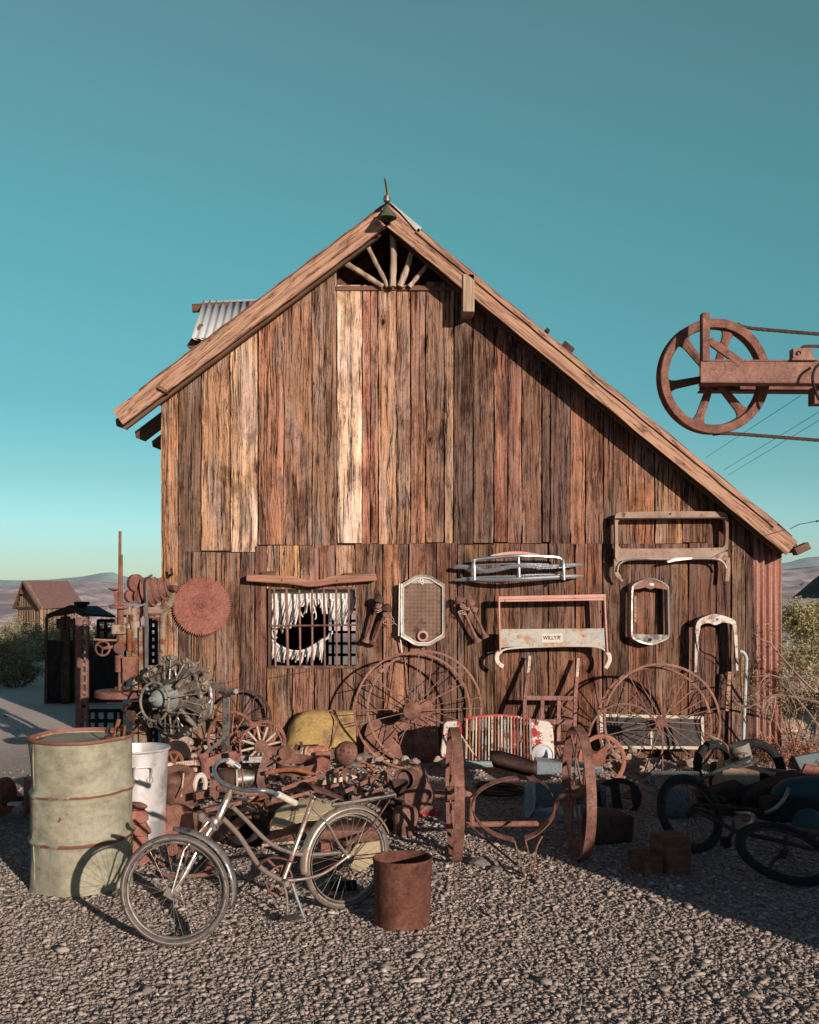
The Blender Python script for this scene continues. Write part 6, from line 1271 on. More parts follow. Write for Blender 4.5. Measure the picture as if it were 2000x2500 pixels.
m = MB(); m.tube(spl([P(495, 1846, 8.1), P(500, 1870, 8.05), P(503, 1905, 8.0)], 5), [.05, .045, .04, .036, .034, .034, .034, .036, .04, .045, .05], 10); m.bar(P(500, 1864, 8.05), P(560, 1842, 8.2), .07, .06); m.prism([P(556, 1836, 8.0), P(575, 1834, 8.0), P(590, 1858, 7.98), P(572, 1868, 7.97), P(560, 1860, 7.98)], (0, .03, 0)); m.jitter(.006, 9)
junk('plough_bracket', 'large red brown forked casting right of the perforated bar', 'casting', m, 'rust_red', bevel=.006)
# upright shroud
dr = thing('rusty_shroud', 'rusty half round steel shroud standing on a pale block', 'shroud', tuple(P(437, 1985, 7.8)))
m = MB(); c = P(437, 1925, 7.85); m.lathe([(.125, -.13), (.128, -.125), (.128, .13), (.123, .13)], c, (.02, -.42, .9), 40, a0=R(150), a1=R(390)); m.lathe([(.128, .128), (.10, .15), (0, .155)], c, (.02, -.42, .9), 40); build(m, 'shell', M['rust'], dr, solid=.006)
m = MB(); m.bar(P(449, 1888, 7.70), P(443, 1946, 7.62), .010, .004); build(m, 'weld_line', M['creambar'], dr)
m = MB(); c = P(489, 1914, 7.85); m.lathe([(.05, -.012), (.082, -.012), (.085, -.008), (.085, .010), (.05, .012), (.05, -.012)], c, (.92, -.38, .1), 34)
for k in range(8): a = 2*math.pi*k/8; uu, vv, dd = frame_of((.92, -.38, .1)); m.lathe([(.005, 0), (.008, .001), (.008, -.002)], c+(uu*math.cos(a)+vv*math.sin(a))*.068+dd*.012, dd, 8)
junk('white_flange', 'white round flange with bolt holes right of the rusty shroud', 'flange', m, 'whiterust')
m = MB(); m.box(P(430, 1985, 7.7), (.24, .14, .09), (0, .03, .05)); junk('pale_block', 'pale wooden block under the rusty shroud', 'block', m, 'palewood', bevel=.004)
m = MB(); m.lathe([(0, -.04), (.10, -.04), (.115, -.05), (.13, -.03), (.14, -.02), (.162, -.022), (.168, .0), (.160, .03), (0, .03)], P(432, 2022, 7.1), (-.25, -1, .18), 44); junk('stepped_pulley', 'large round stepped rusty pulley behind the bicycle front wheel', 'pulley', m, 'rust')
m = MB(); m.lathe([(.0, .36), (.05, .36), (.085, .34), (.088, .33), (.07, .32), (.095, .27), (.098, .25), (.08, .24), (.11, .19), (.115, .17), (.09, .16), (.10, .06), (.14, .02), (.14, 0), (0, 0)], G(326, 2098)+Vector((0, .0, 0)), (.0, .0, 1), 30); m.jitter(.006, 12); m.v = [(x, y, z*1.02) for x, y, z in m.v]
junk('ribbed_casting', 'stacked ribbed red brown casting between barrel and bicycle wheel', 'casting', m, 'rust_red')
m = MB(); m.prism([P(520, 1903, 7.6), P(536, 1905, 7.6), P(533, 1948, 7.5), P(524, 1953, 7.5), P(517, 1944, 7.5)], (0, .03, 0)); m.prism([P(512, 1902, 7.6), P(522, 1905, 7.6), P(519, 1944, 7.5), P(512, 1944, 7.5)], (0, .05, .0)); junk('angle_iron', 'short upright angle iron left of the bicycle head tube', 'angle iron', m, 'rust', bevel=.002)
m = MB(); m.bar(P(475, 1944, 7.6), P(525, 1932, 7.7), .05, .06); m.bar(P(530, 1935, 7.7), P(625, 1928, 7.8), .04, .06); junk('channel_beam', 'long rusty channel beam behind the bicycle head tube', 'beam', m, 'rust', bevel=.003)
m = MB(); m.tube(spl([P(535, 1925, 7.55), P(570, 1930, 7.5), P(600, 1935, 7.55), P(628, 1935, 7.6)], 5), .025, 10); junk('fat_pipe', 'fat rusty pipe just under the bicycle handlebar', 'pipe', m, 'rust_pink')
m = MB(); m.bar(P(497, 1978, 7.3), P(586, 1958, 7.5), .03, .06); junk('flat_bar', 'flat rusty bar running up behind the head tube', 'bar', m, 'rust', bevel=.002)
cn = thing('old_headlamp', 'grey conical headlamp shell lying behind the handlebar', 'headlamp', tuple(P(585, 1920, 8.0))); c = P(576, 1902, 8.0)
m = MB(); m.lathe([(.085, 0), (.088, .01), (.082, .03), (.065, .09), (.05, .14), (.02, .16), (0, .162)], c, (.95, .2, .02), 30); build(m, 'shell', M['steel'], cn, solid=.003)
m = MB(); m.lathe([(.075, .0), (.09, .0), (.092, .014), (.075, .014)], c, (.95, .2, .02), 30); build(m, 'rim', M['creambar'], cn); m = MB(); m.lathe([(.0845, .045), (.083, .05), (.079, .055)], c, (.95, .2, .02), 24); build(m, 'stripe', M['rust_orange'], cn)
m = MB(); m.lathe([(0, 0), (.07, 0), (.075, .01), (.075, .12), (.05, .14), (0, .14)], P(566, 1900, 8.0), (-.5, -.8, .1), 26); junk('rusty_pot', 'round rusty pot at the left end of the grey headlamp shell', 'pot', m, 'rust_dark')
m = MB(); m.box(P(597, 1850, 8.4), (.07, .06, .04), (0, .1, .2)); junk('small_box', 'small grey tin box below the white spoked wheel', 'box', m, 'steel')
# big A shaped lever
lv = thing('brake_lever', 'long rusty lever with round pivot end below the white spoked wheel', 'lever', tuple(P(650, 1930, 8.0)))
m = MB(); m.lathe([(0, -.02), (.05, -.02), (.055, -.01), (.055, .03), (0, .03)], P(697, 1838, 8.1), (.1, -1, .1), 26); m.bar(P(697, 1832, 8.12), P(655, 1834, 8.1), .07, .03); build(m, 'pivot', M['rust'], lv, bevel=.004)
m = MB(); pl_ = spl([P(660, 1830, 8.08), P(650, 1850, 8.05), P(640, 1880, 8.0), P(636, 1905, 7.95), P(640, 1925, 7.9), P(642, 1945, 7.85)], 4)
for a, b in zip(pl_[:-1], pl_[1:]): m.bar(a, b, .055, .03)
build(m, 'arm', M['rust_pink'], lv)
m = MB(); pl_ = spl([P(648, 1888, 7.9), P(680, 1881, 7.9), P(715, 1879, 7.9), P(745, 1884, 7.9), P(768, 1892, 7.9)], 6); m.tube(pl_, .017, 8); junk('curved_pipe', 'orange rusty pipe curving across the heap right of the long lever', 'pipe', m, 'rust_orange')
m = MB(); c = P(724, 1868, 8.15); m.lathe([(.160, -.04), (.164, -.04), (.164, .04), (.160, .04), (.160, -.04)], c, (.05, -.15, 1), 40, a0=R(0), a1=R(360)); junk('brake_band', 'wide curved rusty brake band in front of the red canister', 'band', m, 'rust')
M['redtank'] = paint('worn_red_canister', (.46, .10, .07), (.55, .20, .13), (.66, .56, .42), .50, 11, edge=.04)
cn = thing('red_canister', 'small red and white flaking canister lying on its side', 'canister', tuple(P(765, 1862, 8.6)))
m = MB(); cyl(m, P(737, 1842, 8.5), P(797, 1838, 8.45), .062, 26); build(m, 'tank', M['redtank'], cn)
m = MB(); 
for x in (753, 790): m.lathe([(.064, -.01), (.067, -.008), (.067, .008), (.064, .01)], P(x, 1841, 8.47), P(797, 1838, 8.45)-P(737, 1842, 8.5), 26)
build(m, 'hoop', M['creambar'], cn)
m = MB(); m.prism([P(770, 1836, 8.35), P(807, 1834, 8.35), P(806, 1882, 8.3), P(772, 1884, 8.3)], (0, .02, 0)); junk('square_plate', 'square red brown plate standing right of the brake band', 'plate', m, 'rust_red', bevel=.002)
m = MB(); m.tube([P(722, 1826, 8.9), P(776, 1823, 8.8)], .022, 10); m.tube([P(735, 1812, 8.85), P(738, 1832, 8.8)], .014, 8); m.tube([P(726, 1818, 8.8), P(722, 1830, 8.8)], .014, 8); junk('pipe_cross', 'dark rusty pipe cross in front of the yellow bonnet', 'pipe', m, 'rust_dark')
pdm = thing('perforated_dome', 'rusty metal dome pierced with holes beside the grey round stone', 'dome', tuple(P(848, 1866, 9.1))); c = P(842, 1838, 9.15); ax = Vector((-.55, -.72, .42)).normalized()
m = MB(); m.lathe([(0, .075), (.045, .066), (.085, .042), (.105, .01), (.112, -.02), (.114, -.035)], c, ax, 34); build(m, 'dome', M['rust'], pdm, solid=.004)
m = MB(); uu, vv, dd = frame_of(ax)
for rr3, nn, hh in ((.045, 6, .068), (.085, 11, .044)):
    for k in range(nn): a = 2*math.pi*k/nn; q = c+(uu*math.cos(a)+vv*math.sin(a))*rr3+dd*hh; nrm = (dd*.8+(uu*math.cos(a)+vv*math.sin(a))*rr3*9).normalized(); m.lathe([(0, .0008), (.0068, .0008)], q, nrm, 10)
build(m, 'holes', M['black'], pdm)
# two ladder like angle frames
for nm, lbl, a, b, rungs in (('angle_iron_rack', 'rusty angle iron frame with rungs rising left of the saddle', (687, 1927), (845, 1873), [(800, 1888, 1924), (840, 1876, 1918)]), ('angle_iron_rack', 'rusty angle iron frame with rungs rising towards the funnel above the saddle', (842, 1933), (958, 1877), [(908, 1900, 1926), (941, 1886, 1908), (866, 1922, 1936)])):
    th = thing(nm, lbl, 'frame', tuple(P((a[0]+b[0])/2, a[1], 7.8)))
    m = MB(); m.bar(P(*a, 7.6), P(*b, 7.9), .030, .02); build(m, 'rail', M['rust'], th, bevel=.002); m = MB(); m.bar(P(a[0]+14, a[1]+22, 7.55), P(b[0]-4, b[1]+38, 7.85), .024, .02); build(m, 'rail', M['rust_pink'], th, bevel=.002)
    for x, y0_, y1_ in rungs: m = MB(); m.bar(P(x, y0_, 7.82), P(x+2, y1_+6, 7.75), .026, .012); build(m, 'rung', M['rust'], th, bevel=.002)
m = MB(); m.bar(P(844, 1878, 7.95), P(882, 1897, 7.9), .022, .012); junk('short_brace', 'short rusty brace bridging the two angle iron frames', 'brace', m, 'rust')
m = MB(); m.bar(P(775, 1912, 7.9), P(896, 1893, 8.1), .04, .03); junk('bleached_plank', 'bleached grey plank under the two angle iron frames', 'plank', m, 'bone', bevel=.004)
# funnel / furnace body with round mouth
fb = thing('furnace_body', 'rusty furnace body with big round mouth and red painted base', 'furnace', tuple(P(1020, 2000, 7.9)))
def FB(x, y, d=0): return P(x, y, 7.95+d)
m = MB(); m.prism([FB(x, y) for x, y in [(992, 1888), (1004, 1873), (1020, 1873), (1030, 1885), (1040, 1906), (1040, 1962), (985, 1968), (986, 1925)]], (.03, .16, 0)); m.prism([FB(x, y, .02) for x, y in [(1038, 1904), (1052, 1922), (1058, 1945), (1054, 1962), (1038, 1964)]], (0, .12, 0)); build(m, 'casing', M['rust'], fb, bevel=.012)
m = MB(); m.prism([FB(x, y, .0) for x, y in [(984, 1964), (1050, 1960), (1066, 1984), (1070, 1989), (1012, 1990), (984, 1975)]], (0, .2, 0)); build(m, 'skirt', M['rust'], fb, bevel=.01); m = MB(); m.prism([FB(x, y, -.01) for x, y in [(1010, 1987), (1072, 1983), (1076, 2000), (1019, 2004)]], (0, .22, 0)); build(m, 'red_base', M['redbright'], fb, bevel=.004)
m = MB(); fa_ = Vector((-.42, -.9, .06)); c = FB(1000, 1900, -.01); m.lathe([(.078, .02), (.080, -.09), (.086, -.10), (.08, -.105), (.074, -.1), (.070, .0)], c+Vector((.0, .0, 0)), -fa_, 34); build(m, 'mouth_pipe', M['rust'], fb)
m = MB(); m.lathe([(0, .02), (.055, .025)], c+fa_*.045+Vector((-.012, 0, 0)), fa_, 28); build(m, 'damper', M['rust_pink'], fb)
m = MB(); m.lathe([(0, .004), (.072, .004)], c+fa_*.02, fa_, 28); build(m, 'mouth_inside', M['black'], fb)
fn = MB(); fn.lathe([(.03, -.05), (.035, -.01), (.075, .055), (.078, .06), (.072, .058), (.03, -.005)], P(975, 1930, 7.75), (-.1, -.25, 1), 28); junk('funnel', 'small dark rusty funnel left of the furnace mouth', 'funnel', fn, 'rust_dark')
m = MB(); m.lathe([(.0, .0), (.085, .0), (.09, .02), (.086, .08), (.095, .12), (.09, .17), (.07, .20), (0, .21)], G(990, 2042)+Vector((0, .05, 0)), (0, 0, 1), 22, wob=lambda p, q, t, r: Vector((math.cos(q), math.sin(q), 0))*.008*math.sin(q*9)); junk('ribbed_can', 'crumpled ribbed rusty can below the furnace body', 'can', m, 'rust')
m = MB(); m.box(P(958, 1985, 7.7), (.16, .12, .20), (0, .2, .3)); m.box(P(955, 2010, 7.5), (.12, .12, .12), (.2, .1, 0)); junk('motor_block', 'dark rusty motor block behind the bicycle rear fender', 'motor', m, 'rust_dark', bevel=.012)
# cream tank with round badge
tk = thing('cream_tank', 'pale yellow curved tank cover with a round brown badge behind the bicycle', 'tank cover', tuple(P(740, 2030, 6.9)))
def TK(x, y): return P(x, y, 6.75 + (y-1990)*-.004)
out = [(655, 2030), (662, 2008), (672, 1985), (682, 1976), (697, 1969), (730, 1959), (757, 1952), (790, 1958), (812, 1970), (818, 1985), (800, 1998), (775, 2004), (745, 2006), (715, 2014), (690, 2024)]
m = MB(); m.prism([TK(*p) for p in out], (0, .10, 0)); build(m, 'cover', M['cream'], tk, bevel=.012)
m = MB(); m.tube(spl([TK(*p)+Vector((0, -.004, 0)) for p in [(664, 2020), (690, 2004), (705, 1996), (720, 1990), (745, 1987), (775, 1990), (800, 1980)]], 4), .004, 6); build(m, 'crease', M['cream'], tk)
bc2 = TK(720, 1980)+Vector((0, -.002, 0)); m = MB(); m.ring(bc2, (0, 1, 0), .031, .0035, 30, 6); bd2 = build(m, 'badge', M['rust'], tk)
m = MB()
for a in (.6, 2.7, 4.7): m.lathe([(0, -.002), (.011, -.001), (.011, .002)], bc2+Vector((math.cos(a)*.014, 0, math.sin(a)*.014)), (0, 1, 0), 14)
build(m, 'badge_marks', M['rust_dark'], bd2)
fd = MB(); fd.sheet([[P(645+i*13.5, np.interp(i, [0, 6, 14, 22], [2046, 2008, 2000, 2012]), 6.85), P(642+i*13.5, np.interp(i, [0, 6, 14, 22], [2058, 2034, 2028, 2032]), 6.66), P(642+i*13.5, np.interp(i, [0, 6, 14, 22], [2066, 2052, 2052, 2052]), 6.68)] for i in range(23)]); junk('mud_guard', 'long purple brown mudguard lying under the cream tank cover', 'mudguard', fd, 'rust_pink', solid=.006)
m = MB(); m.tube(spl([P(640, 2064, 6.6), P(720, 2056, 6.62), P(830, 2056, 6.65), P(935, 2052, 6.7)], 5), .010, 6); junk('long_rod', 'long tan rod along the lower edge of the mudguard', 'rod', m, 'creambar')
m = MB(); m.bar(P(845, 2072, 6.5), P(926, 2030, 6.75), .09, .03); junk('wide_board', 'wide pale board seen through the bicycle rear wheel', 'board', m, 'oldwood'); m = MB(); m.bar(P(790, 2098, 6.3), P(900, 2060, 6.5), .035, .03); junk('thin_board', 'thin old board seen low through the bicycle rear wheel', 'board', m, 'oldwood')
m = MB(); m.prism([P(835, 2110, 6.2), P(870, 2062, 6.4), P(932, 2052, 6.5), P(930, 2095, 6.4), P(880, 2128, 6.2)], (0, .02, .0)); junk('olive_sheet', 'dull olive sheet seen through the right part of the rear wheel', 'sheet', m, 'cream')
m = MB(); m.box(P(797, 2105, 6.35), (.10, .10, .26), (0, .05, .3)); junk('rusty_can_box', 'upright red brown box seen through the left part of the rear wheel', 'box', m, 'rust_red', bevel=.004)
m = MB(); cyl(m, P(806, 2165, 5.95), P(870, 2160, 6.0), .03, 16); junk('black_tube', 'short black tube on the gravel behind the rear wheel', 'tube', m, 'black')
m = MB(); m.lathe([(0, 0), (.12, .0), (.13, .02), (.13, .16), (.12, .17), (.10, .17), (.10, .03), (0, .03)], P(620, 2030, 7.1), (-.3, -.8, .4), 30); junk('dark_drum', 'black open drum left of the cream tank cover', 'drum', m, 'black')
m = MB(); m.box(P(625, 1998, 7.1), (.13, .02, .05), (0, -.6, 0)); m.box(P(594, 2000, 7.0), (.18, .03, .06), (0, -.6, .2)); junk('red_bracket', 'pair of bright red brown bars crossing behind the top tube', 'bar', m, 'rust_red')
m = MB(); m.lathe([(0, 0), (.06, 0), (.065, .01), (.06, .05), (0, .055)], P(665, 1972, 7.3), (.1, -.2, 1), 20); m.box(P(683, 1960, 7.3), (.12, .06, .05), (0, .3, 0)); junk('round_boss', 'round rusty boss left of the cream tank cover', 'boss', m, 'rust')
# engine odds seen through the front wheel
r6 = random.Random(31)
for k, (x, y) in enumerate(((428, 2075), (452, 2092), (478, 2070), (500, 2088))):
    m = MB(); c = P(x, y, 6.4+.1*k); 
    for j in range(5): m.ring(c+Vector((0, .0, .0))+Vector((.012*j-.02, 0, .006*j)), (.8, -.5, .2), .032, .006, 18, 6)
    junk('coil_spring', ['short rusty coil spring leftmost behind the front wheel spokes', 'rusty coil spring second from left behind the front wheel spokes', 'rusty coil spring third from left behind the front wheel spokes', 'rusty coil spring rightmost behind the front wheel spokes'][k], 'spring', m, 'rust', group='coil springs behind the bicycle front wheel')
m = MB(); cyl(m, P(512, 2128, 6.2), P(524, 2072, 6.5), .032, 18); junk('short_pipe', 'short upright rusty pipe behind the bicycle front wheel', 'pipe', m, 'rust_red')
m = MB(); m.tube(spl([P(380, 2130, 6.0), P(430, 2140, 6.0), P(500, 2135, 6.05), P(560, 2120, 6.15)], 5), .012, 8); junk('bent_rod', 'bent rusty rod low behind the bicycle front wheel', 'rod', m, 'rust')
m = MB(); m.prism([P(470, 1985, 6.9), P(535, 1990, 6.9), P(560, 2040, 6.8), P(520, 2060, 6.7), P(475, 2030, 6.8)], (0, .05, 0)); junk('bent_plate', 'bent red brown plate behind the bicycle fork crown', 'plate', m, 'rust', bevel=.004)
# rail wheel set behind the barrel at left
rw = thing('mine_car_wheels', 'small rusty mine car axle with two flanged wheels left of the barrel', 'wheel set', tuple(G(35, 2000)))
for x in (70, 2): m = MB(); m.lathe([(0, -.03), (.03, -.035), (.05, -.02), (.10, -.02), (.105, -.03), (.125, -.03), (.125, .01), (.15, .015), (.152, .03), (0, .03)], P(x, 1945, 7.9) , (-.93 if x > 30 else .93, -.3, 0), 34); build(m, 'wheel', M['rust_red'], rw)
m = MB(); cyl(m, P(2, 1955, 7.9), P(70, 1955, 7.9), .035, 14); build(m, 'axle', M['rust_dark'], rw)
m = MB(); m.box(P(38, 1962, 7.75), (.10, .06, .02)); build(m, 'axle_plate', M['creambar'], rw)

# scattered small scrap and dirt filling the heap
scr = 0
def heap_scrap(n, x0, x1, y0, y1, seed, smin=.02, smax=.07):
    global scr; r = random.Random(seed)
    for k in range(n):
        x = r.uniform(x0, x1); y = r.uniform(y0, y1); c = G(x, y, .02); c.z += r.uniform(.0, .08); m = MB(); kind = r.randrange(6); s = r.uniform(smin, smax); e = (r.uniform(-.6, .6), r.uniform(-.6, .6), r.uniform(0, 3.1))
        if kind == 0: m.box(c, (s*2.4, s*.7, s*.4), e); m.box(c+Vector((0, 0, s*.3)), (s*.7, s*.5, s*.7), e)
        elif kind == 1: M3 = rot3(e); m.lathe([(s*.35, 0), (s*.9, 0), (s, s*.1), (s, s*.3), (s*.35, s*.35), (s*.35, 0)], c, M3 @ Vector((0, -.6, 1)), 18)
        elif kind == 2: d_ = rot3(e) @ Vector((1, 0, 0)); m.tube(spl([c-d_*s*2, c-d_*s*.4+Vector((0, 0, s*.5)), c+d_*s*.8, c+d_*s*2+Vector((0, s*.6, s*.3))], 4), s*.18, 7)
        elif kind == 3: d_ = rot3(e) @ Vector((1, 0, 0)); m.bar(c-d_*s*2.4, c+d_*s*2.4, s*.45, s*.15); m.bar(c-d_*s*2.4+Vector((0, 0, s*.2)), c+d_*s*2.4+Vector((0, 0, s*.2)), s*.08, s*.45)
        elif kind == 4: d_ = rot3(e) @ Vector((.8, 0, .6)); cyl(m, c-d_*s, c+d_*s, s*.45, 14); cyl(m, c+d_*s*.9, c+d_*s*1.15, s*.6, 14)
        else:
            pts_ = [c + rot3(e) @ Vector((math.cos(a)*s*r.uniform(.8, 1.5), 0, math.sin(a)*s*r.uniform(.8, 1.5))) for a in (0, 1.1, 2.2, 3.4, 4.5, 5.4)]; m.prism(pts_, (0, s*.12, s*.1))
        junk('scrap_piece', 'small rusty scrap piece lying loose in the junk heap before the barn', 'scrap', m, r.choice(['rust', 'rust', 'rust_red', 'rust_pink', 'rust_dark', 'rust_orange', 'steel', 'rust']), group='small scrap pieces in the junk heap', bevel=.002)
heap_scrap(70, 405, 700, 1885, 2050, 4); heap_scrap(42, 700, 960, 1880, 1975, 5); heap_scrap(22, 400, 620, 1865, 1900, 6); heap_scrap(16, 395, 560, 2050, 2130, 8); heap_scrap(10, 640, 940, 2055, 2120, 9)
# ================================================================ LEFT BACKGROUND
# open iron cage shed
cg = thing('iron_shed', 'dark iron cage shed with a low gable roof left of the barn', 'shed', tuple(G(205, 1712)))
DC = 15.4
def C(x, y, d=0): return P(x, y, DC+d)
m = MB(); m.prism([C(110, 1563), C(193, 1563), C(193, 1718), C(108, 1718)], (0, .04, 0)); build(m, 'left_panel', M['black'], cg)
m = MB(); m.prism([C(212, 1690), C(212, 1625), C(290, 1625), C(290, 1722), C(212, 1720)], (0, .04, .0)); m.prism([C(212, 1625), C(212, 1580), C(288, 1585), C(288, 1625)], (0, .03, 0)); build(m, 'right_panel', M['black'], cg)
for x, y0_, d in ((114, 1507, 0), (160, 1500, -.1), (182, 1510, 0), (288, 1508, 0), (215, 1508, .0), (240, 1512, 1.2), (306, 1500, 1.2)): m = MB(); m.bar(C(x, y0_, d), C(x, 1720, d), .035, .035); build(m, 'corner_post', M['rust_dark'], cg)
m = MB(); m.bar(C(160, 1505, -.12), C(161, 1718, -.12), .12, .08); m.box(C(152, 1522, -.15), (.14, .1, .14)); m.box(C(172, 1522, -.15), (.14, .1, .14)); build(m, 'winch_post', M['rust_dark'], cg)
m = MB(); m.bar(C(152, 1566, -.2), C(122, 1716, -.2), .03, .03); build(m, 'cable_stay', M['black'], cg)
m = MB(); m.prism([C(171, 1482, 0), C(214, 1504, -.3), C(282, 1508, .2), C(238, 1484, .9)], (0, 0, .03)); m.prism([C(171, 1482, 0), C(112, 1505, -.3), C(150, 1504, .8), C(238, 1484, .9)], (0, 0, .03)); build(m, 'roof', M['black'], cg)
m = MB(); m.bar(C(171, 1484, -.02), C(114, 1508, -.32), .04, .06); m.bar(C(171, 1484, -.02), C(214, 1508, -.32), .04, .06); build(m, 'gable_rail', M['rust_dark'], cg)
m = MB(); m.box(C(200, 1479, .2), (.14, .1, .05)); m.box(C(200, 1473, .2), (.2, .12, .05)); build(m, 'roof_vent', M['black'], cg)
# lattice panels: tall perforated strip post and a flat bar grid
def lattice(xs_, ys_, D, w, mat, nm, lbl, cat, verts=None):
    th = thing(nm, lbl, cat, tuple(P((xs_[0]+xs_[-1])/2, ys_[-1], D)))
    for x in xs_: m = MB(); m.bar(P(x, ys_[0], D), P(x, ys_[-1], D), w, .012); build(m, 'upright_bar', M[mat], th)
    for y in ys_: m = MB(); m.bar(P(xs_[0], y, D+.014), P(xs_[-1], y, D+.014), w, .012); build(m, 'cross_bar', M[mat], th)
    return th
lattice([217, 236, 258, 282, 296], [1735, 1760, 1783, 1806, 1830], 12.6, .045, 'black', 'bar_grid', 'black flat bar grid standing low behind the drill press', 'grid')
lattice([240, 258, 285, 306, 328], [1515, 1538, 1560, 1582], 16.4, .05, 'black', 'bar_grid', 'black flat bar grid high behind the drill press handwheel', 'grid')
rk = thing('perforated_post', 'tall rusty steel post with a column of square holes', 'post', tuple(P(203, 1835, 10.6)))
m = MB(); m.bar(P(194, 1510, 10.6), P(194, 1840, 10.6), .065, .07); build(m, 'solid_side', M['rust_pink'], rk, bevel=.004)
m = MB(); m.bar(P(201.5, 1510, 10.6), P(201.5, 1840, 10.6), .014, .05); m.bar(P(213.5, 1510, 10.6), P(213.5, 1840, 10.6), .018, .05)
for k in range(15): y = 1510+k*22.5; m.box(P(207.5, y, 10.6), (.045, .045, .035 if not 9 <= k <= 10 else .12))
build(m, 'punched_side', M['rust_pink'], rk)
m = MB(); m.bar(P(388, 1505, 10.95), P(388, 1510, 10.95), .01, .01); 
th = thing('perforated_post', 'dark steel post with small square holes seen between drill press castings', 'post', tuple(P(375, 1840, 10.4)))
m = MB(); m.bar(P(367.5, 1500, 10.4), P(367.5, 1840, 10.4), .030, .04); m.bar(P(381.5, 1500, 10.4), P(381.5, 1840, 10.4), .030, .04)
for k in range(18): m.box(P(374.5, 1500+k*17.5, 10.4), (.04, .03, .038))
build(m, 'punched_strip', M['black'], th)
# cabin far down the slope
cb = thing('wooden_cabin', 'small weathered board cabin with rusty pitched roof on the far slope', 'cabin', tuple(P(120, 1548, 78)))
def K(x, y, d=0): return P(x, y if y < 1555 else 1604, 78+d)
A, B_, C_, D_ = K(44, 1560), K(98, 1560, -3), K(98, 1483, -3), K(44, 1483); ap = K(64, 1422, -1.2)
m = MB(); m.prism([A, B_, C_, ap, D_], (.15, .1, 0)); 
n = 13
for k in range(n):
    t = (k+.5)/n; b = A.lerp(B_, t); tz = D_.lerp(ap, min(1, t/.4)) if t < .4 else ap.lerp(C_, (t-.4)/.6); q = Vector((b.x, b.y, tz.z)); m.bar(b+Vector((-.03, -.12, 0)), q+Vector((-.03, -.12, -.05)), .055, .08)
build(m, 'gable_wall', M['cabin'], cb)
dlt = K(195, 1500, 7) - K(98, 1483, -3); dlt = Vector((dlt.x, 9.5, 0)); m = MB(); m.prism([B_, B_+dlt, C_+dlt, C_], (-.1, .12, 0))
for k in range(7): t = (k+.5)/7; m.bar(B_+dlt*t+Vector((.0, -.1, 0)), C_+dlt*t+Vector((.0, -.1, 0)), .12, .08)
build(m, 'side_wall', M['cabin'], cb)
m = MB(); r0, r1 = ap+Vector((-.1, -.4, .05)), ap+dlt+Vector((.2, .3, .05)); e0, e1 = C_+Vector((.12, -.4, -.12)), C_+dlt+Vector((.45, .3, -.12)); w0_, w1_ = D_+Vector((-.25, -.3, -.12)), D_+dlt+Vector((-.2, .3, -.12))
m.prism([r0, r1, e1, e0], (0, 0, .09)); m.prism([r0, w0_, w1_, r1], (0, 0, .09)); build(m, 'roof', M['rust_pink'], cb)
m = MB(); m.bar(K(42, 1484, -.3), K(99, 1484, -3.3), .16, .1); m.bar(w0_, r0, .12, .12); m.bar(e0, r0, .12, .12); build(m, 'trim_board', M['oldwood'], cb)
m = MB(); m.box(K(68, 1530, -1.8), (.34, .2, .75)); build(m, 'window', M['black'], cb)
m = MB(); m.box(K(58, 1445, -1.2), (.5, .1, .3)); build(m, 'loft_window', M['oldwood'], cb)

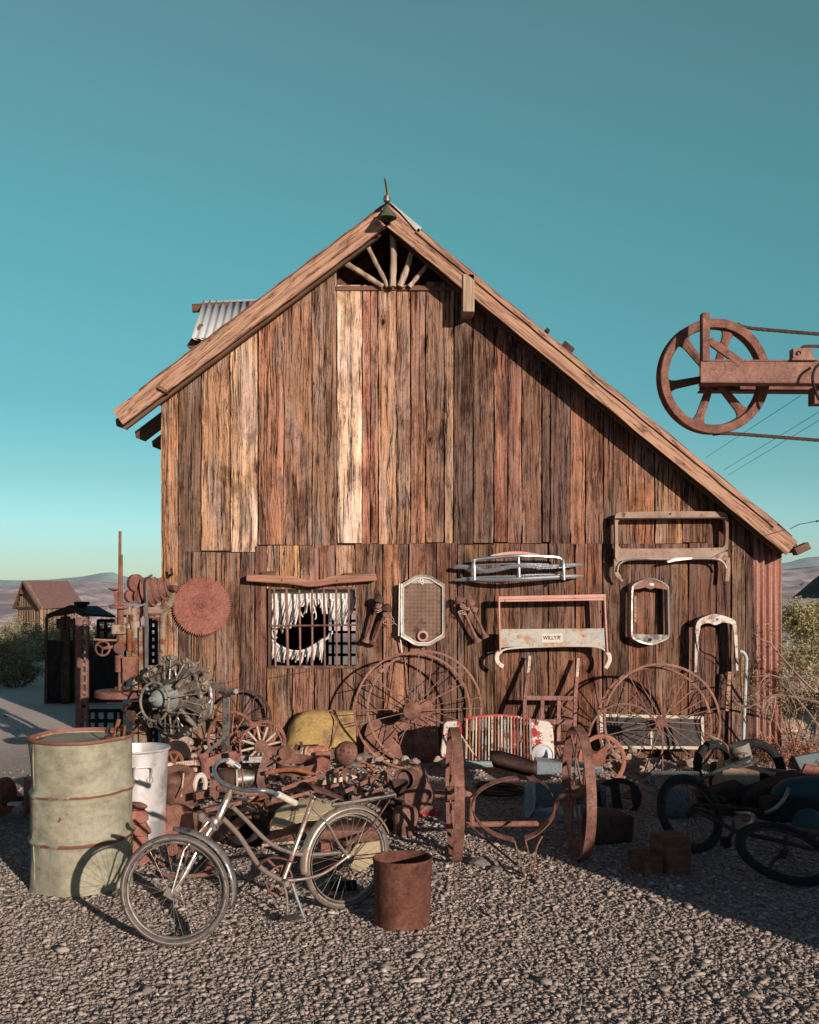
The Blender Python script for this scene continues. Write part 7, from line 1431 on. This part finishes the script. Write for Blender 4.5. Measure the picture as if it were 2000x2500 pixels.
# ---- desert shrubs
def leafmat(name, a, b): 
    t = NT(name); at = t.n('Attribute', attribute_name='bcol'); t.fin(at.outputs['Color'], .8, 0, spec=.2); t.b.inputs['Transmission Weight'].default_value = 0
    return t.m
M['leaf'] = leafmat('creosote_leaves', None, None)
M['twig'] = rust('dry_pale_twig', (.20, .14, .11), (.36, .26, .21), (.50, .38, .31), sc=12)
M['twig_grey'] = rust('grey_brown_twig', (.09, .065, .05), (.16, .12, .095), (.24, .18, .14), sc=12)
def shrub(lbl, base, h, w, seed, stems=16, leaves=2600, lsize=.018, pal=((.16, .16, .07), (.22, .21, .10), (.30, .26, .13), (.11, .12, .06)), twigmat='twig_grey', depth=3, bare=0.0, lean=(0, 0), name='desert_shrub', leaf_from=.35, tr=.012, cat='shrub'):
    r = random.Random(seed); th = thing(name, lbl, cat, tuple(base)); tw = MB(); tips = []; base = Vector(base)
    def grow(p, d, L, rad, lev):
        n = 5; q = [p]; dd = d.copy()
        for i in range(n): dd = (dd + Vector((r.uniform(-.25, .25), r.uniform(-.25, .25), r.uniform(-.08, .16)))).normalized(); q.append(q[-1]+dd*L/n)
        tw.tube(q, [rad*(1-.6*i/n) for i in range(n+1)], 4)
        for i in range(1, n+1): tips.append((q[i], lev, dd))
        if lev < depth:
            for _ in range(r.choice((2, 3, 3))):
                k = r.randint(2, n); d2 = (dd + Vector((r.uniform(-.9, .9), r.uniform(-.9, .9), r.uniform(-.35, .6)))).normalized(); grow(q[k], d2, L*r.uniform(.45, .7), rad*.55, lev+1)
    for s in range(stems):
        a = r.uniform(0, 6.28); sp = r.uniform(.1, 1)*w/h; grow(base+Vector((math.cos(a)*.08, math.sin(a)*.08, -.03)), Vector((math.cos(a)*sp+lean[0], math.sin(a)*sp+lean[1], 1)).normalized(), h*r.uniform(.42, .62), tr, 1)
    build(tw, 'stems', M[twigmat], th, ang=80)
    if leaves:
        cand = [t for t in tips if t[1] >= 2 or r.random() < .2]; lf = MB(); lf.col = (0, 0, 0, 1); cl = [r.choice(cand) for _ in range(max(1, leaves//14))]
        for p, lev, dd in cl:
            if p.z < base.z+h*leaf_from*r.uniform(.2, 1): continue
            c = r.choice(pal); k0 = r.uniform(.7, 1.25)
            for _ in range(14):
                q = p + Vector((r.gauss(0, .035), r.gauss(0, .035), r.gauss(0, .04)))*(lsize/.016); nr = Vector((r.uniform(-1, 1), r.uniform(-1, 1), r.uniform(-.3, 1))).normalized(); uu, vv, _ = frame_of(nr); s = lsize*r.uniform(.6, 1.3); k = k0*r.uniform(.85, 1.15)
                lf.c += [(c[0]*k, c[1]*k, c[2]*k, 1)]*3; o = len(lf.v); lf.v += [tuple(q+uu*s), tuple(q-uu*s*.5+vv*s*.6), tuple(q-uu*s*.5-vv*s*.6)]; lf.f.append((o, o+1, o+2))
        lf.col = None; build(lf, 'leaves', M['leaf'], th, ang=180)
    return th
def base_at(x, D): X = (x-1000)*D/F; return Vector((X, D, gh(X, D)))
# left bushes in front of the cabin
shrub('large dark green creosote bush at the left edge below the cabin', base_at(10, 33), 1.45, 2.2, 3, stems=26, leaves=9000, lsize=.026, pal=((.20, .20, .09), (.28, .27, .13), (.38, .34, .19), (.12, .13, .07)))
shrub('rounded dark bush touching the left side of the iron cage shed', base_at(92, 31), 1.25, 1.3, 4, stems=22, leaves=6500, lsize=.026, pal=((.13, .14, .07), (.20, .19, .10), (.28, .25, .15)))
shrub('dry brownish bush at the far left picture edge', base_at(0, 21.0), .8, 1.3, 5, stems=22, leaves=5000, lsize=.03, pal=((.28, .22, .15), (.20, .18, .10), (.36, .30, .20)))
shrub('pale yellow green bush behind the iron cage shed', base_at(140, 24), 1.15, 1.5, 6, stems=20, leaves=7000, lsize=.034, pal=((.34, .32, .16), (.28, .27, .13), (.42, .38, .22)))
shrub('pale olive bush beyond the drill press table', base_at(255, 27), 1.3, 1.3, 7, stems=18, leaves=4000, lsize=.036, pal=((.36, .33, .18), (.28, .26, .14)))
for k, (x, D, h) in enumerate(((5, 34, 1.0), (215, 40, 1.3), (285, 44, 2.2), (70, 30, .8))): shrub(['low tan bush left of the cabin door', 'low tan bush right of the cabin', 'tan bush on the slope behind the tall spindle rod', 'low tan bush just below the cabin gable'][k], base_at(x, D), h, h*.9, 30+k, stems=12, leaves=2200, lsize=.045, pal=((.36, .28, .19), (.30, .26, .15), (.42, .34, .24)), depth=2)
shrub('low shaded scrub on the track edge at the far left', base_at(40, 18.0), .55, .9, 14, stems=18, leaves=3500, lsize=.022, pal=((.16, .15, .09), (.22, .20, .12)))
# right side shrubs
shrub('big green and grey bush at the right corner of the barn', base_at(1965, 9.9), 1.35, .65, 21, stems=16, leaves=3600, lsize=.013, pal=((.26, .25, .10), (.36, .33, .15), (.18, .19, .08), (.44, .38, .2)), twigmat='twig', leaf_from=.35, tr=.010)
shrub('tall olive shrub behind the bush at the right barn corner', base_at(2030, 12.5), 1.9, 1.0, 22, stems=14, leaves=3200, lsize=.020, pal=((.28, .26, .11), (.38, .33, .16), (.20, .20, .09)), leaf_from=.3)
shrub('yellowish bush beyond the corrugated corner near the dark hill', base_at(1975, 24), 1.25, 1.3, 23, stems=22, leaves=9000, lsize=.034, pal=((.36, .30, .12), (.44, .37, .17), (.28, .25, .11)))
shrub('low olive bush on the bank right of the corrugated sheet', base_at(1925, 17), .8, .7, 24, stems=14, leaves=3500, lsize=.024, pal=((.34, .31, .15), (.42, .37, .2)))
shrub('small dry bush at the right edge of the bank', base_at(2015, 19), 1.1, .9, 25, stems=14, leaves=3500, lsize=.028, pal=((.36, .30, .15), (.26, .24, .11)))
# dead arching branches with pale bark in front of the corrugated sheet
r9 = random.Random(77); db = thing('dead_branches', 'pale dead arching branches drooping before the corrugated barn corner', 'branch', tuple(base_at(1985, 9.3)))
def branch(pts, r, nm='branch', D0=9.5):
    m = MB(); q = spl([P(x, y, D) for x, y, D in pts], 5); m.tube(q, [r*(1-.7*i/len(q)) for i in range(len(q))], 5); m.jitter(.004, 9); build(m, nm, M['twig'], db)
branch([(2060, 1730, 9.4), (1980, 1710, 9.4), (1925, 1700, 9.4), (1892, 1698, 9.4), (1865, 1705, 9.4), (1842, 1720, 9.4), (1825, 1728, 9.4), (1798, 1716, 9.4), (1787, 1698, 9.4)], .013)
branch([(1892, 1698, 9.4), (1872, 1712, 9.38), (1858, 1740, 9.36), (1853, 1775, 9.35), (1862, 1800, 9.34), (1856, 1815, 9.33)], .009)
branch([(1892, 1700, 9.4), (1874, 1725, 9.36), (1868, 1760, 9.34), (1870, 1800, 9.32), (1872, 1825, 9.3)], .008); branch([(1893, 1700, 9.4), (1890, 1725, 9.36), (1882, 1748, 9.34), (1897, 1768, 9.34)], .008)
branch([(1893, 1700, 9.4), (1886, 1745, 9.33), (1878, 1780, 9.32), (1896, 1812, 9.3), (1908, 1832, 9.3)], .007); branch([(1865, 1706, 9.38), (1862, 1735, 9.34), (1866, 1790, 9.33), (1868, 1800, 9.3)], .006)
branch([(1890, 1650, 9.5), (1870, 1652, 9.45), (1858, 1665, 9.4), (1846, 1690, 9.4), (1822, 1712, 9.4), (1808, 1745, 9.4), (1795, 1778, 9.4)], .009); branch([(1910, 1655, 9.5), (1880, 1648, 9.45), (1850, 1652, 9.45), (1835, 1653, 9.45)], .007)
branch([(1990, 1690, 9.4), (1940, 1640, 9.45), (1905, 1600, 9.5), (1880, 1570, 9.5), (1860, 1562, 9.5), (1842, 1546, 9.5)], .012); branch([(1845, 1690, 9.4), (1848, 1700, 9.4), (1850, 1715, 9.38)], .006)
branch([(2020, 1800, 9.3), (1975, 1740, 9.3), (1930, 1690, 9.35), (1900, 1665, 9.4)], .010); branch([(1930, 1700, 9.35), (1945, 1740, 9.33), (1925, 1780, 9.3)], .006)
for k in range(26):
    x, y = r9.uniform(1850, 1960), r9.uniform(1560, 1760); a = r9.uniform(0, 6.28); L = r9.uniform(15, 50); branch([(x, y, 9.4), (x+math.cos(a)*L*.5+r9.uniform(-6, 6), y+math.sin(a)*L*.5, 9.38), (x+math.cos(a)*L, y+math.sin(a)*L+r9.uniform(0, 14), 9.36)], r9.uniform(.003, .006), 'twig')
# dead reddish brush at the foot of the corner
shrub('reddish dead brush heaped at the foot of the corrugated sheet', Vector((3.55, 9.75, .05)), .42, .5, 41, stems=22, leaves=2600, lsize=.012, pal=((.34, .13, .07), (.26, .10, .06), (.42, .2, .1)), twigmat='twig', leaf_from=.05, tr=.005, depth=2)
# pale rocks and timber on the bank
for k, (x, D, s, lb) in enumerate(((1930, 14, 34, 'broad pale rock on the bank right of the barn corner'), (1975, 15.5, 40, 'large flat pale rock at the right edge of the bank'), (1920, 12.2, 30, 'pale grey rock low behind the right hand bush'), (1990, 26, 18, 'small pale rock at the top of the bank'))):
    b = base_at(x, D); y = HOR+(EYE-b.z-.1)*F/D; rock(x, y, s, D, 90+k, 'stone', lb, 'x', 1.6, .6).pop('group', None)
m = MB(); p0, p1 = base_at(1912, 13.0), base_at(2040, 13.4); m.bar(p0+Vector((0, 0, .35)), p1+Vector((0, 0, .2)), .22, .12); single(m, 'fallen_timber', M['oldwood'], 'long grey timber lying along the bank at the right edge', 'timber')

# ================================================================ SHADED JUNK AT THE RIGHT
def simple_wheel(th, c, ax, Rr, tr, mat, spokes=24, nm='wheel'):
    m = MB(); m.ring(c, ax, Rr-tr, tr, 60, 10); wo = build(m, nm, M[mat], th); m = MB(); m.ring(c, ax, Rr-tr*2.1, .009, 60, 6); build(m, 'rim', M['rust_dark'], wo)
    u, v, _ = frame_of(ax); m = MB()
    for k in range(spokes): a = 2*math.pi*k/spokes; b = a+(.5 if k % 2 else -.5); m.tube([c+(u*math.cos(b)+v*math.sin(b))*.02, c+(u*math.cos(a)+v*math.sin(a))*(Rr-tr*2.1)], .0014, 4)
    m.lathe([(0, -.03), (.02, -.03), (.02, .03), (0, .03)], c, ax, 12); build(m, 'spokes', M['rust_dark'], wo)
mb1 = thing('motorbike', 'old bicycle lying in the shade with its thick front wheel raised', 'bicycle', tuple(G(1760, 2060)))
mb1.name = 'fallen_bicycle'
def bt(th, pts, r, nm, mat='rust_dark'): m = MB(); q = spl([P(*p) for p in pts], 5) if len(pts) > 2 else [P(*p) for p in pts]; m.tube(q, r, 8); return build(m, nm, M[mat], th)
simple_wheel(mb1, P(1685, 1985, 6.95), Vector((.42, -.80, .42)), 97*6.95/F, .028, 'rubber_dark', nm='front_wheel')
simple_wheel(mb1, P(1915, 2082, 6.30), Vector((.10, -.42, 1)), 118*6.3/F, .028, 'rubber_dark', nm='rear_wheel')
bt(mb1, [(1690, 1965, 6.92), (1740, 1966, 6.88), (1795, 1972, 6.84), (1850, 1978, 6.8)], .014, 'frame_tube'); bt(mb1, [(1690, 1975, 6.92), (1760, 2010, 6.8), (1800, 2030, 6.7), (1850, 2042, 6.6), (1930, 2060, 6.45), (1990, 2075, 6.35)], .014, 'frame_tube')
bt(mb1, [(1800, 1985, 7.3), (1835, 1988, 7.2), (1836, 2005, 7.1), (1824, 2018, 7.0), (1832, 2032, 7.0)], .013, 'handlebar', 'chromedull'); bt(mb1, [(1790, 2004, 7.1), (1790, 2030, 7.0), (1778, 2045, 7.0)], .012, 'fork', 'rust_dark')
bt(mb1, [(1920, 2045, 6.5), (1912, 2080, 6.35), (1884, 2110, 6.3), (1872, 2170, 6.15), (1864, 2178, 6.1)], .012, 'stand_tube'); bt(mb1, [(1864, 2178, 6.1), (1925, 2192, 6.05), (1972, 2194, 6.0), (1985, 2165, 6.15), (2010, 2140, 6.3)], .011, 'stand_tube')
bt(mb1, [(1700, 1945, 7.5), (1760, 1945, 7.45), (1768, 1958, 7.4)], .010, 'rack_rail'); m = MB(); m.box(P(1772, 2062, 7.0), (.06, .06, .10)); build(m, 'pedal', M['rubber_dark'], mb1)
# motorcycle tank
mt = thing('motorcycle', 'shaded motorcycle with dark teal tank lying at the right edge', 'motorcycle', tuple(G(1970, 2030)))
m = MB(); c = P(1975, 1935, 7.9); m.lathe([(0, -.30), (.06, -.28), (.115, -.18), (.13, -.02), (.12, .12), (.07, .25), (0, .28)], c, (1, .1, .05), 30); build(m, 'tank', M['teal'], mt)
m = MB(); m.lathe([(0, -.04), (.10, -.03), (.13, 0), (.10, .03), (0, .04)], P(1975, 2018, 7.3), (.1, -1, .2), 28); build(m, 'engine_cover', M['teal'], mt)
bt(mt, [(1868, 1985, 7.5), (1890, 1975, 7.5), (1905, 1962, 7.6), (1918, 1945, 7.7), (1925, 1925, 7.8)], .015, 'handlebar', 'steel'); bt(mt, [(1815, 2000, 7.5), (1870, 2010, 7.4), (1950, 2025, 7.2), (2030, 2040, 7.0)], .018, 'exhaust_pipe', 'rust')
m = MB(); m.box(P(1890, 1940, 8.1), (.55, .3, .22), (0, -.35, 0)); m.box(P(1940, 1985, 7.8), (.5, .25, .25)); build(m, 'seat_and_block', M['black'], mt, bevel=.05)
simple_wheel(mt, P(2010, 1990, 8.1), Vector((.3, -1, .2)), .28, .045, 'rubber_dark', nm='wheel')
# assorted shaded things
m = MB(); m.prism([P(1300, 1975, 7.9), P(1430, 1960, 8.3), P(1532, 1990, 7.9), P(1474, 2005, 7.6)], (0, 0, -.10)); th = thing('enamel_cabinet', 'pale blue grey enamel cabinet lying open on its side in the shade', 'cabinet', tuple(G(1400, 2050))); build(m, 'base_panel', M['bluegrey'], th, bevel=.008)
m = MB(); m.prism([P(1279, 1960, 7.85), P(1282, 1930, 7.85), P(1290, 1913, 7.85), P(1305, 1910, 7.85), P(1306, 1975, 7.8), P(1290, 2003, 7.7), P(1280, 1995, 7.7)], (.05, .35, 0)); build(m, 'end_panel', M['bluegrey'], th, bevel=.02)
m = MB(); m.prism([P(1306, 1912, 8.2), P(1480, 1918, 8.3), P(1480, 1965, 8.3), P(1306, 1975, 8.2)], (0, .03, 0)); build(m, 'back_panel', M['tealpale'], th)
m = MB(); m.prism([P(1290, 2003, 7.7), P(1474, 2005, 7.62), P(1470, 2020, 7.6), P(1345, 2035, 7.5)], (0, .12, 0)); build(m, 'lower_edge', M['tealpale'], th)
th = thing('metal_trough', 'pale grey metal trough behind the right cart wheel', 'trough', tuple(P(1395, 1895, 8.9)))
m = MB(); m.prism([P(1311, 1858, 8.9), P(1472, 1872, 8.7), P(1472, 1888, 8.7), P(1420, 1886, 8.7), P(1311, 1892, 8.8)], (0, .22, 0)); build(m, 'side', M['bluegrey'], th, bevel=.004); m = MB(); m.box(P(1446, 1884, 8.68), (.16, .01, .04)); build(m, 'inside', M['tealpale'], th)
m = MB(); m.sheet([[P(1195+i*9.6, np.interp(i, [0, 3, 8, 12], [1833, 1834, 1848, 1862]), 8.8), P(1197+i*9.4, np.interp(i, [0, 3, 8, 12], [1850, 1860, 1875, 1880]), 8.55), P(1205+i*8.6, np.interp(i, [0, 3, 8, 12], [1872, 1878, 1890, 1897]), 8.6)] for i in range(13)]); single(m, 'black_mudguard', M['rust_dark'], 'dark curved mudguard lying in front of the red and white grille', 'mudguard', solid=.01)
th = thing('tractor_seat', 'brown bent plate seat shape behind the right cart wheel', 'plate', tuple(P(1460, 1870, 8.6))); m = MB(); m.prism([P(x, y, 8.6) for x, y in [(1432, 1842), (1455, 1840), (1476, 1822), (1482, 1808), (1483, 1835), (1476, 1862), (1462, 1872), (1438, 1868)]], (0, .04, 0)); build(m, 'plate', M['rust_red'], th, bevel=.004)
m = MB(); c = P(1505, 1950, 8.2); u, v, d = frame_of((-.35, -.72, .6)); o_ = []; 
m.lathe([(.0, -.02), (.17, -.02), (.18, -.01), (.175, .02), (.0, .02)], c, (-.35, -.72, .6), 40); th = thing('black_disc', 'black round cover with two oval holes right of the cart wheel', 'cover', tuple(c)); 
m = MB(); R1 = .185; ins = []; poly = [c+(u*math.cos(2*math.pi*k/48)+v*math.sin(2*math.pi*k/48))*R1 for k in range(48)]
ux = Vector((.9, -.3, .2)).normalized()
def ell(cc, a, b, n=48): uu = (Vector((1, 0, 0))-d*d.x).normalized(); vv = d.cross(uu); return [cc+uu*a*math.cos(2*math.pi*k/n)+vv*b*math.sin(2*math.pi*k/n) for k in range(n)]
m.frame(ell(c, .20, .185), ell(c, .155, .14), d*-.012); uu_ = (Vector((1, 0, 0))-d*d.x).normalized(); vv_ = d.cross(uu_); m.bar(c+vv_*.15, c-vv_*.15, .075, .012, up=tuple(d)); m.bar(c-uu_*.17, c-uu_*.12, .2, .010, up=tuple(d)); m.bar(c+uu_*.17, c+uu_*.12, .2, .010, up=tuple(d)); build(m, 'ring', M['black'], th, bevel=.004)
m = MB(); m.box(G(1488, 2062)+Vector((0, .12, .10)), (.30, .28, .20), (0, .05, .3)); m.jitter(.02, 5); single(m, 'tree_stump', M['rust_dark'], 'dark block like stump under the blue grey cabinet corner', 'stump', bevel=.03)
m = MB(); b = G(1625, 2140); m.box(b+Vector((.06, .12, .115)), (.17, .20, .23), (0, 0, .35)); single(m, 'timber_block', M['oldwood'], 'tall end of the stepped dark timber block on the shaded gravel', 'timber block', bevel=.004)
m = MB(); m.box(b+Vector((-.10, .10, .06)), (.13, .20, .12), (0, 0, .35)); single(m, 'timber_block', M['oldwood'], 'low end of the stepped dark timber block on the shaded gravel', 'timber block', bevel=.004)
th = thing('teal_frame', 'pale teal square tube frame above the fallen bicycle wheel', 'frame', tuple(P(1650, 1905, 8.6)))
for a, b in (((1592, 1886), (1704, 1888)), ((1594, 1884), (1593, 1918)), ((1702, 1886), (1704, 1912))): m = MB(); m.bar(P(*a, 8.5), P(*b, 8.45), .035, .03); build(m, 'tube', M['tealpale'], th, bevel=.004)
th = thing('crushed_drum', 'dirty cream crushed drum lying half in the sun at the right', 'drum', tuple(P(1790, 1925, 8.5)))
m = MB(); m.lathe([(0, -.02), (.13, -.01), (.145, 0), (.150, .15), (.145, .30), (.12, .31), (0, .32)], P(1752, 1898, 8.5), (.85, -.1, -.22), 30, wob=lambda p, q, t, r: Vector((0, 0, .02*math.sin(q*2+t*9)))); build(m, 'shell', M['tanmetal'], th)
M['canmetal'] = paint('dirty_can', (.20, .20, .18), (.28, .24, .19), (.12, .07, .05), .55, 9)
m = MB(); m.lathe([(0, 0), (.085, 0), (.09, .01), (.082, .13), (.078, .14), (0, .14)], P(1812, 1858, 8.4), (-.25, -.1, 1), 26); m.lathe([(.07, .0), (.13, -.008), (.135, .0), (.07, .006)], P(1812, 1858, 8.4), (-.25, -.1, 1), 30); m.jitter(.012, 8); single(m, 'battered_can', M['canmetal'], 'battered grey can with a wide brim on top of the crushed drum', 'can')
th = thing('black_tyre', 'black arched tyre carcass leaning near the pale bent pipe', 'tyre', tuple(P(1760, 1900, 9.0))); m = MB(); m.ring(P(1755, 1885, 8.95), (.45, -.85, .25), .24, .040, 44, 10, wob=.03); m.jitter(.02, 4); build(m, 'tread', M['rubber_dark'], th)
th = thing('black_tyre', 'black tyre behind the hat shaped can at the right', 'tyre', tuple(P(1848, 1880, 9.1))); m = MB(); m.ring(P(1842, 1878, 9.1), (-.2, -.9, .3), .23, .042, 44, 10, wob=.03); m.jitter(.02, 4); build(m, 'tread', M['rubber_dark'], th)
m = MB(); m.tube([P(1733, 1799, 8.9), P(1760, 1812, 8.8)], .022, 8); single(m, 'wooden_stub', M['bone'], 'short pale wooden handle end on top of the leaning tyre', 'handle'); 
m = MB(); m.tube(spl([P(1755, 1808, 8.8), P(1772, 1818, 8.75), P(1782, 1840, 8.7)], 4), .010, 6); single(m, 'wire_bail', M['rust_pink'], 'thin curved rod below the pale wooden handle end', 'rod')
th = thing('steel_bin', 'pale blue steel bin edge at the right border behind the motorcycle', 'bin', tuple(P(1980, 1890, 9.0))); m = MB(); m.prism([P(1940, 1848, 8.7), P(2040, 1830, 8.9), P(2040, 1875, 8.9), P(1955, 1880, 8.7)], (0, .05, 0)); m.prism([P(1940, 1848, 8.7), P(1955, 1880, 8.7), P(1930, 1878, 8.9), P(1938, 1852, 9.0)], (.01, .1, 0)); build(m, 'side', M['tealpale'], th, bevel=.006)
m = MB(); m.prism([P(1968, 1866, 8.3), P(2035, 1880, 8.3), P(2020, 1912, 8.2), P(1952, 1898, 8.2)], (0, .04, 0)); single(m, 'red_panel', M['rust_red'], 'sunlit red brown panel at the right picture edge', 'panel', bevel=.004)
m = MB(); m.box(P(1845, 1905, 8.6), (.7, .3, .20), (0, .1, 0)); m.box(P(1760, 1935, 8.2), (.35, .25, .12), (0, -.3, 0)); m.jitter(.03, 4); single(m, 'dark_machine_part', M['black'], 'long black machine part in the shade behind the motorcycle', 'machine part', bevel=.03)
m = MB(); m.tube([P(1690, 1912, 8.5), P(1760, 1878, 8.4), P(1835, 1848, 8.2)], .016, 8); single(m, 'long_lever', M['tealpale'], 'long bluish lever running up past the hat shaped can', 'lever')
m = MB(); c = G(1220, 1935, .02)
for k in range(6): m.ring(c+Vector((.02*math.sin(k*2), .02*math.cos(k*3), .012*k)), (0.02*k, .03, 1), .20-.012*(k % 3), .008, 40, 6)
single(m, 'cable_coil', M['rust_dark'], 'coil of dark cable lying behind the bent hoop', 'coil')
m = MB(); m.lathe([(0, -.10), (.12, -.10), (.14, -.06), (.14, .06), (.12, .1), (0, .10)], P(1650, 1965, 7.95), (1, -.1, .1), 26); single(m, 'teal_tank', M['tealpale'], 'pale blue tank seen through the fallen bicycle front wheel', 'tank')
for k, (x, y, s) in enumerate(((1185, 2112, 26), (1215, 2125, 14), (1050, 2085, 12))): rock(x, y-s*.3, s, 4500/(y-HOR), 120+k, 'stone_grey', ['flat grey stone before the bent hoop legs', 'small tan stone beside the flat grey stone', 'small stone right of the rusty bucket'][k], 'x', 1.5, .5).pop('group', None)
heap_scrap(26, 1690, 1990, 1905, 1990, 14, .03, .08); heap_scrap(14, 1440, 1700, 1880, 1960, 15)
# haze between the barn and the far mountains
hz = MB(); hz.box((0, 9000, 190), (19500, 18800, 830)); t = NT('air'); t.t.nodes.remove(t.b); pv = t.n('VolumePrincipled', {'Color': (.80, .88, .92), 'Density': 2.2e-5, 'Anisotropy': .2}); t.t.links.new(pv.outputs[0], t.out.inputs['Volume'])
o = build(hz, 'haze', t.m); struct(o, 'stuff'); tag(o, 'pale thin air over the desert valley', 'haze')
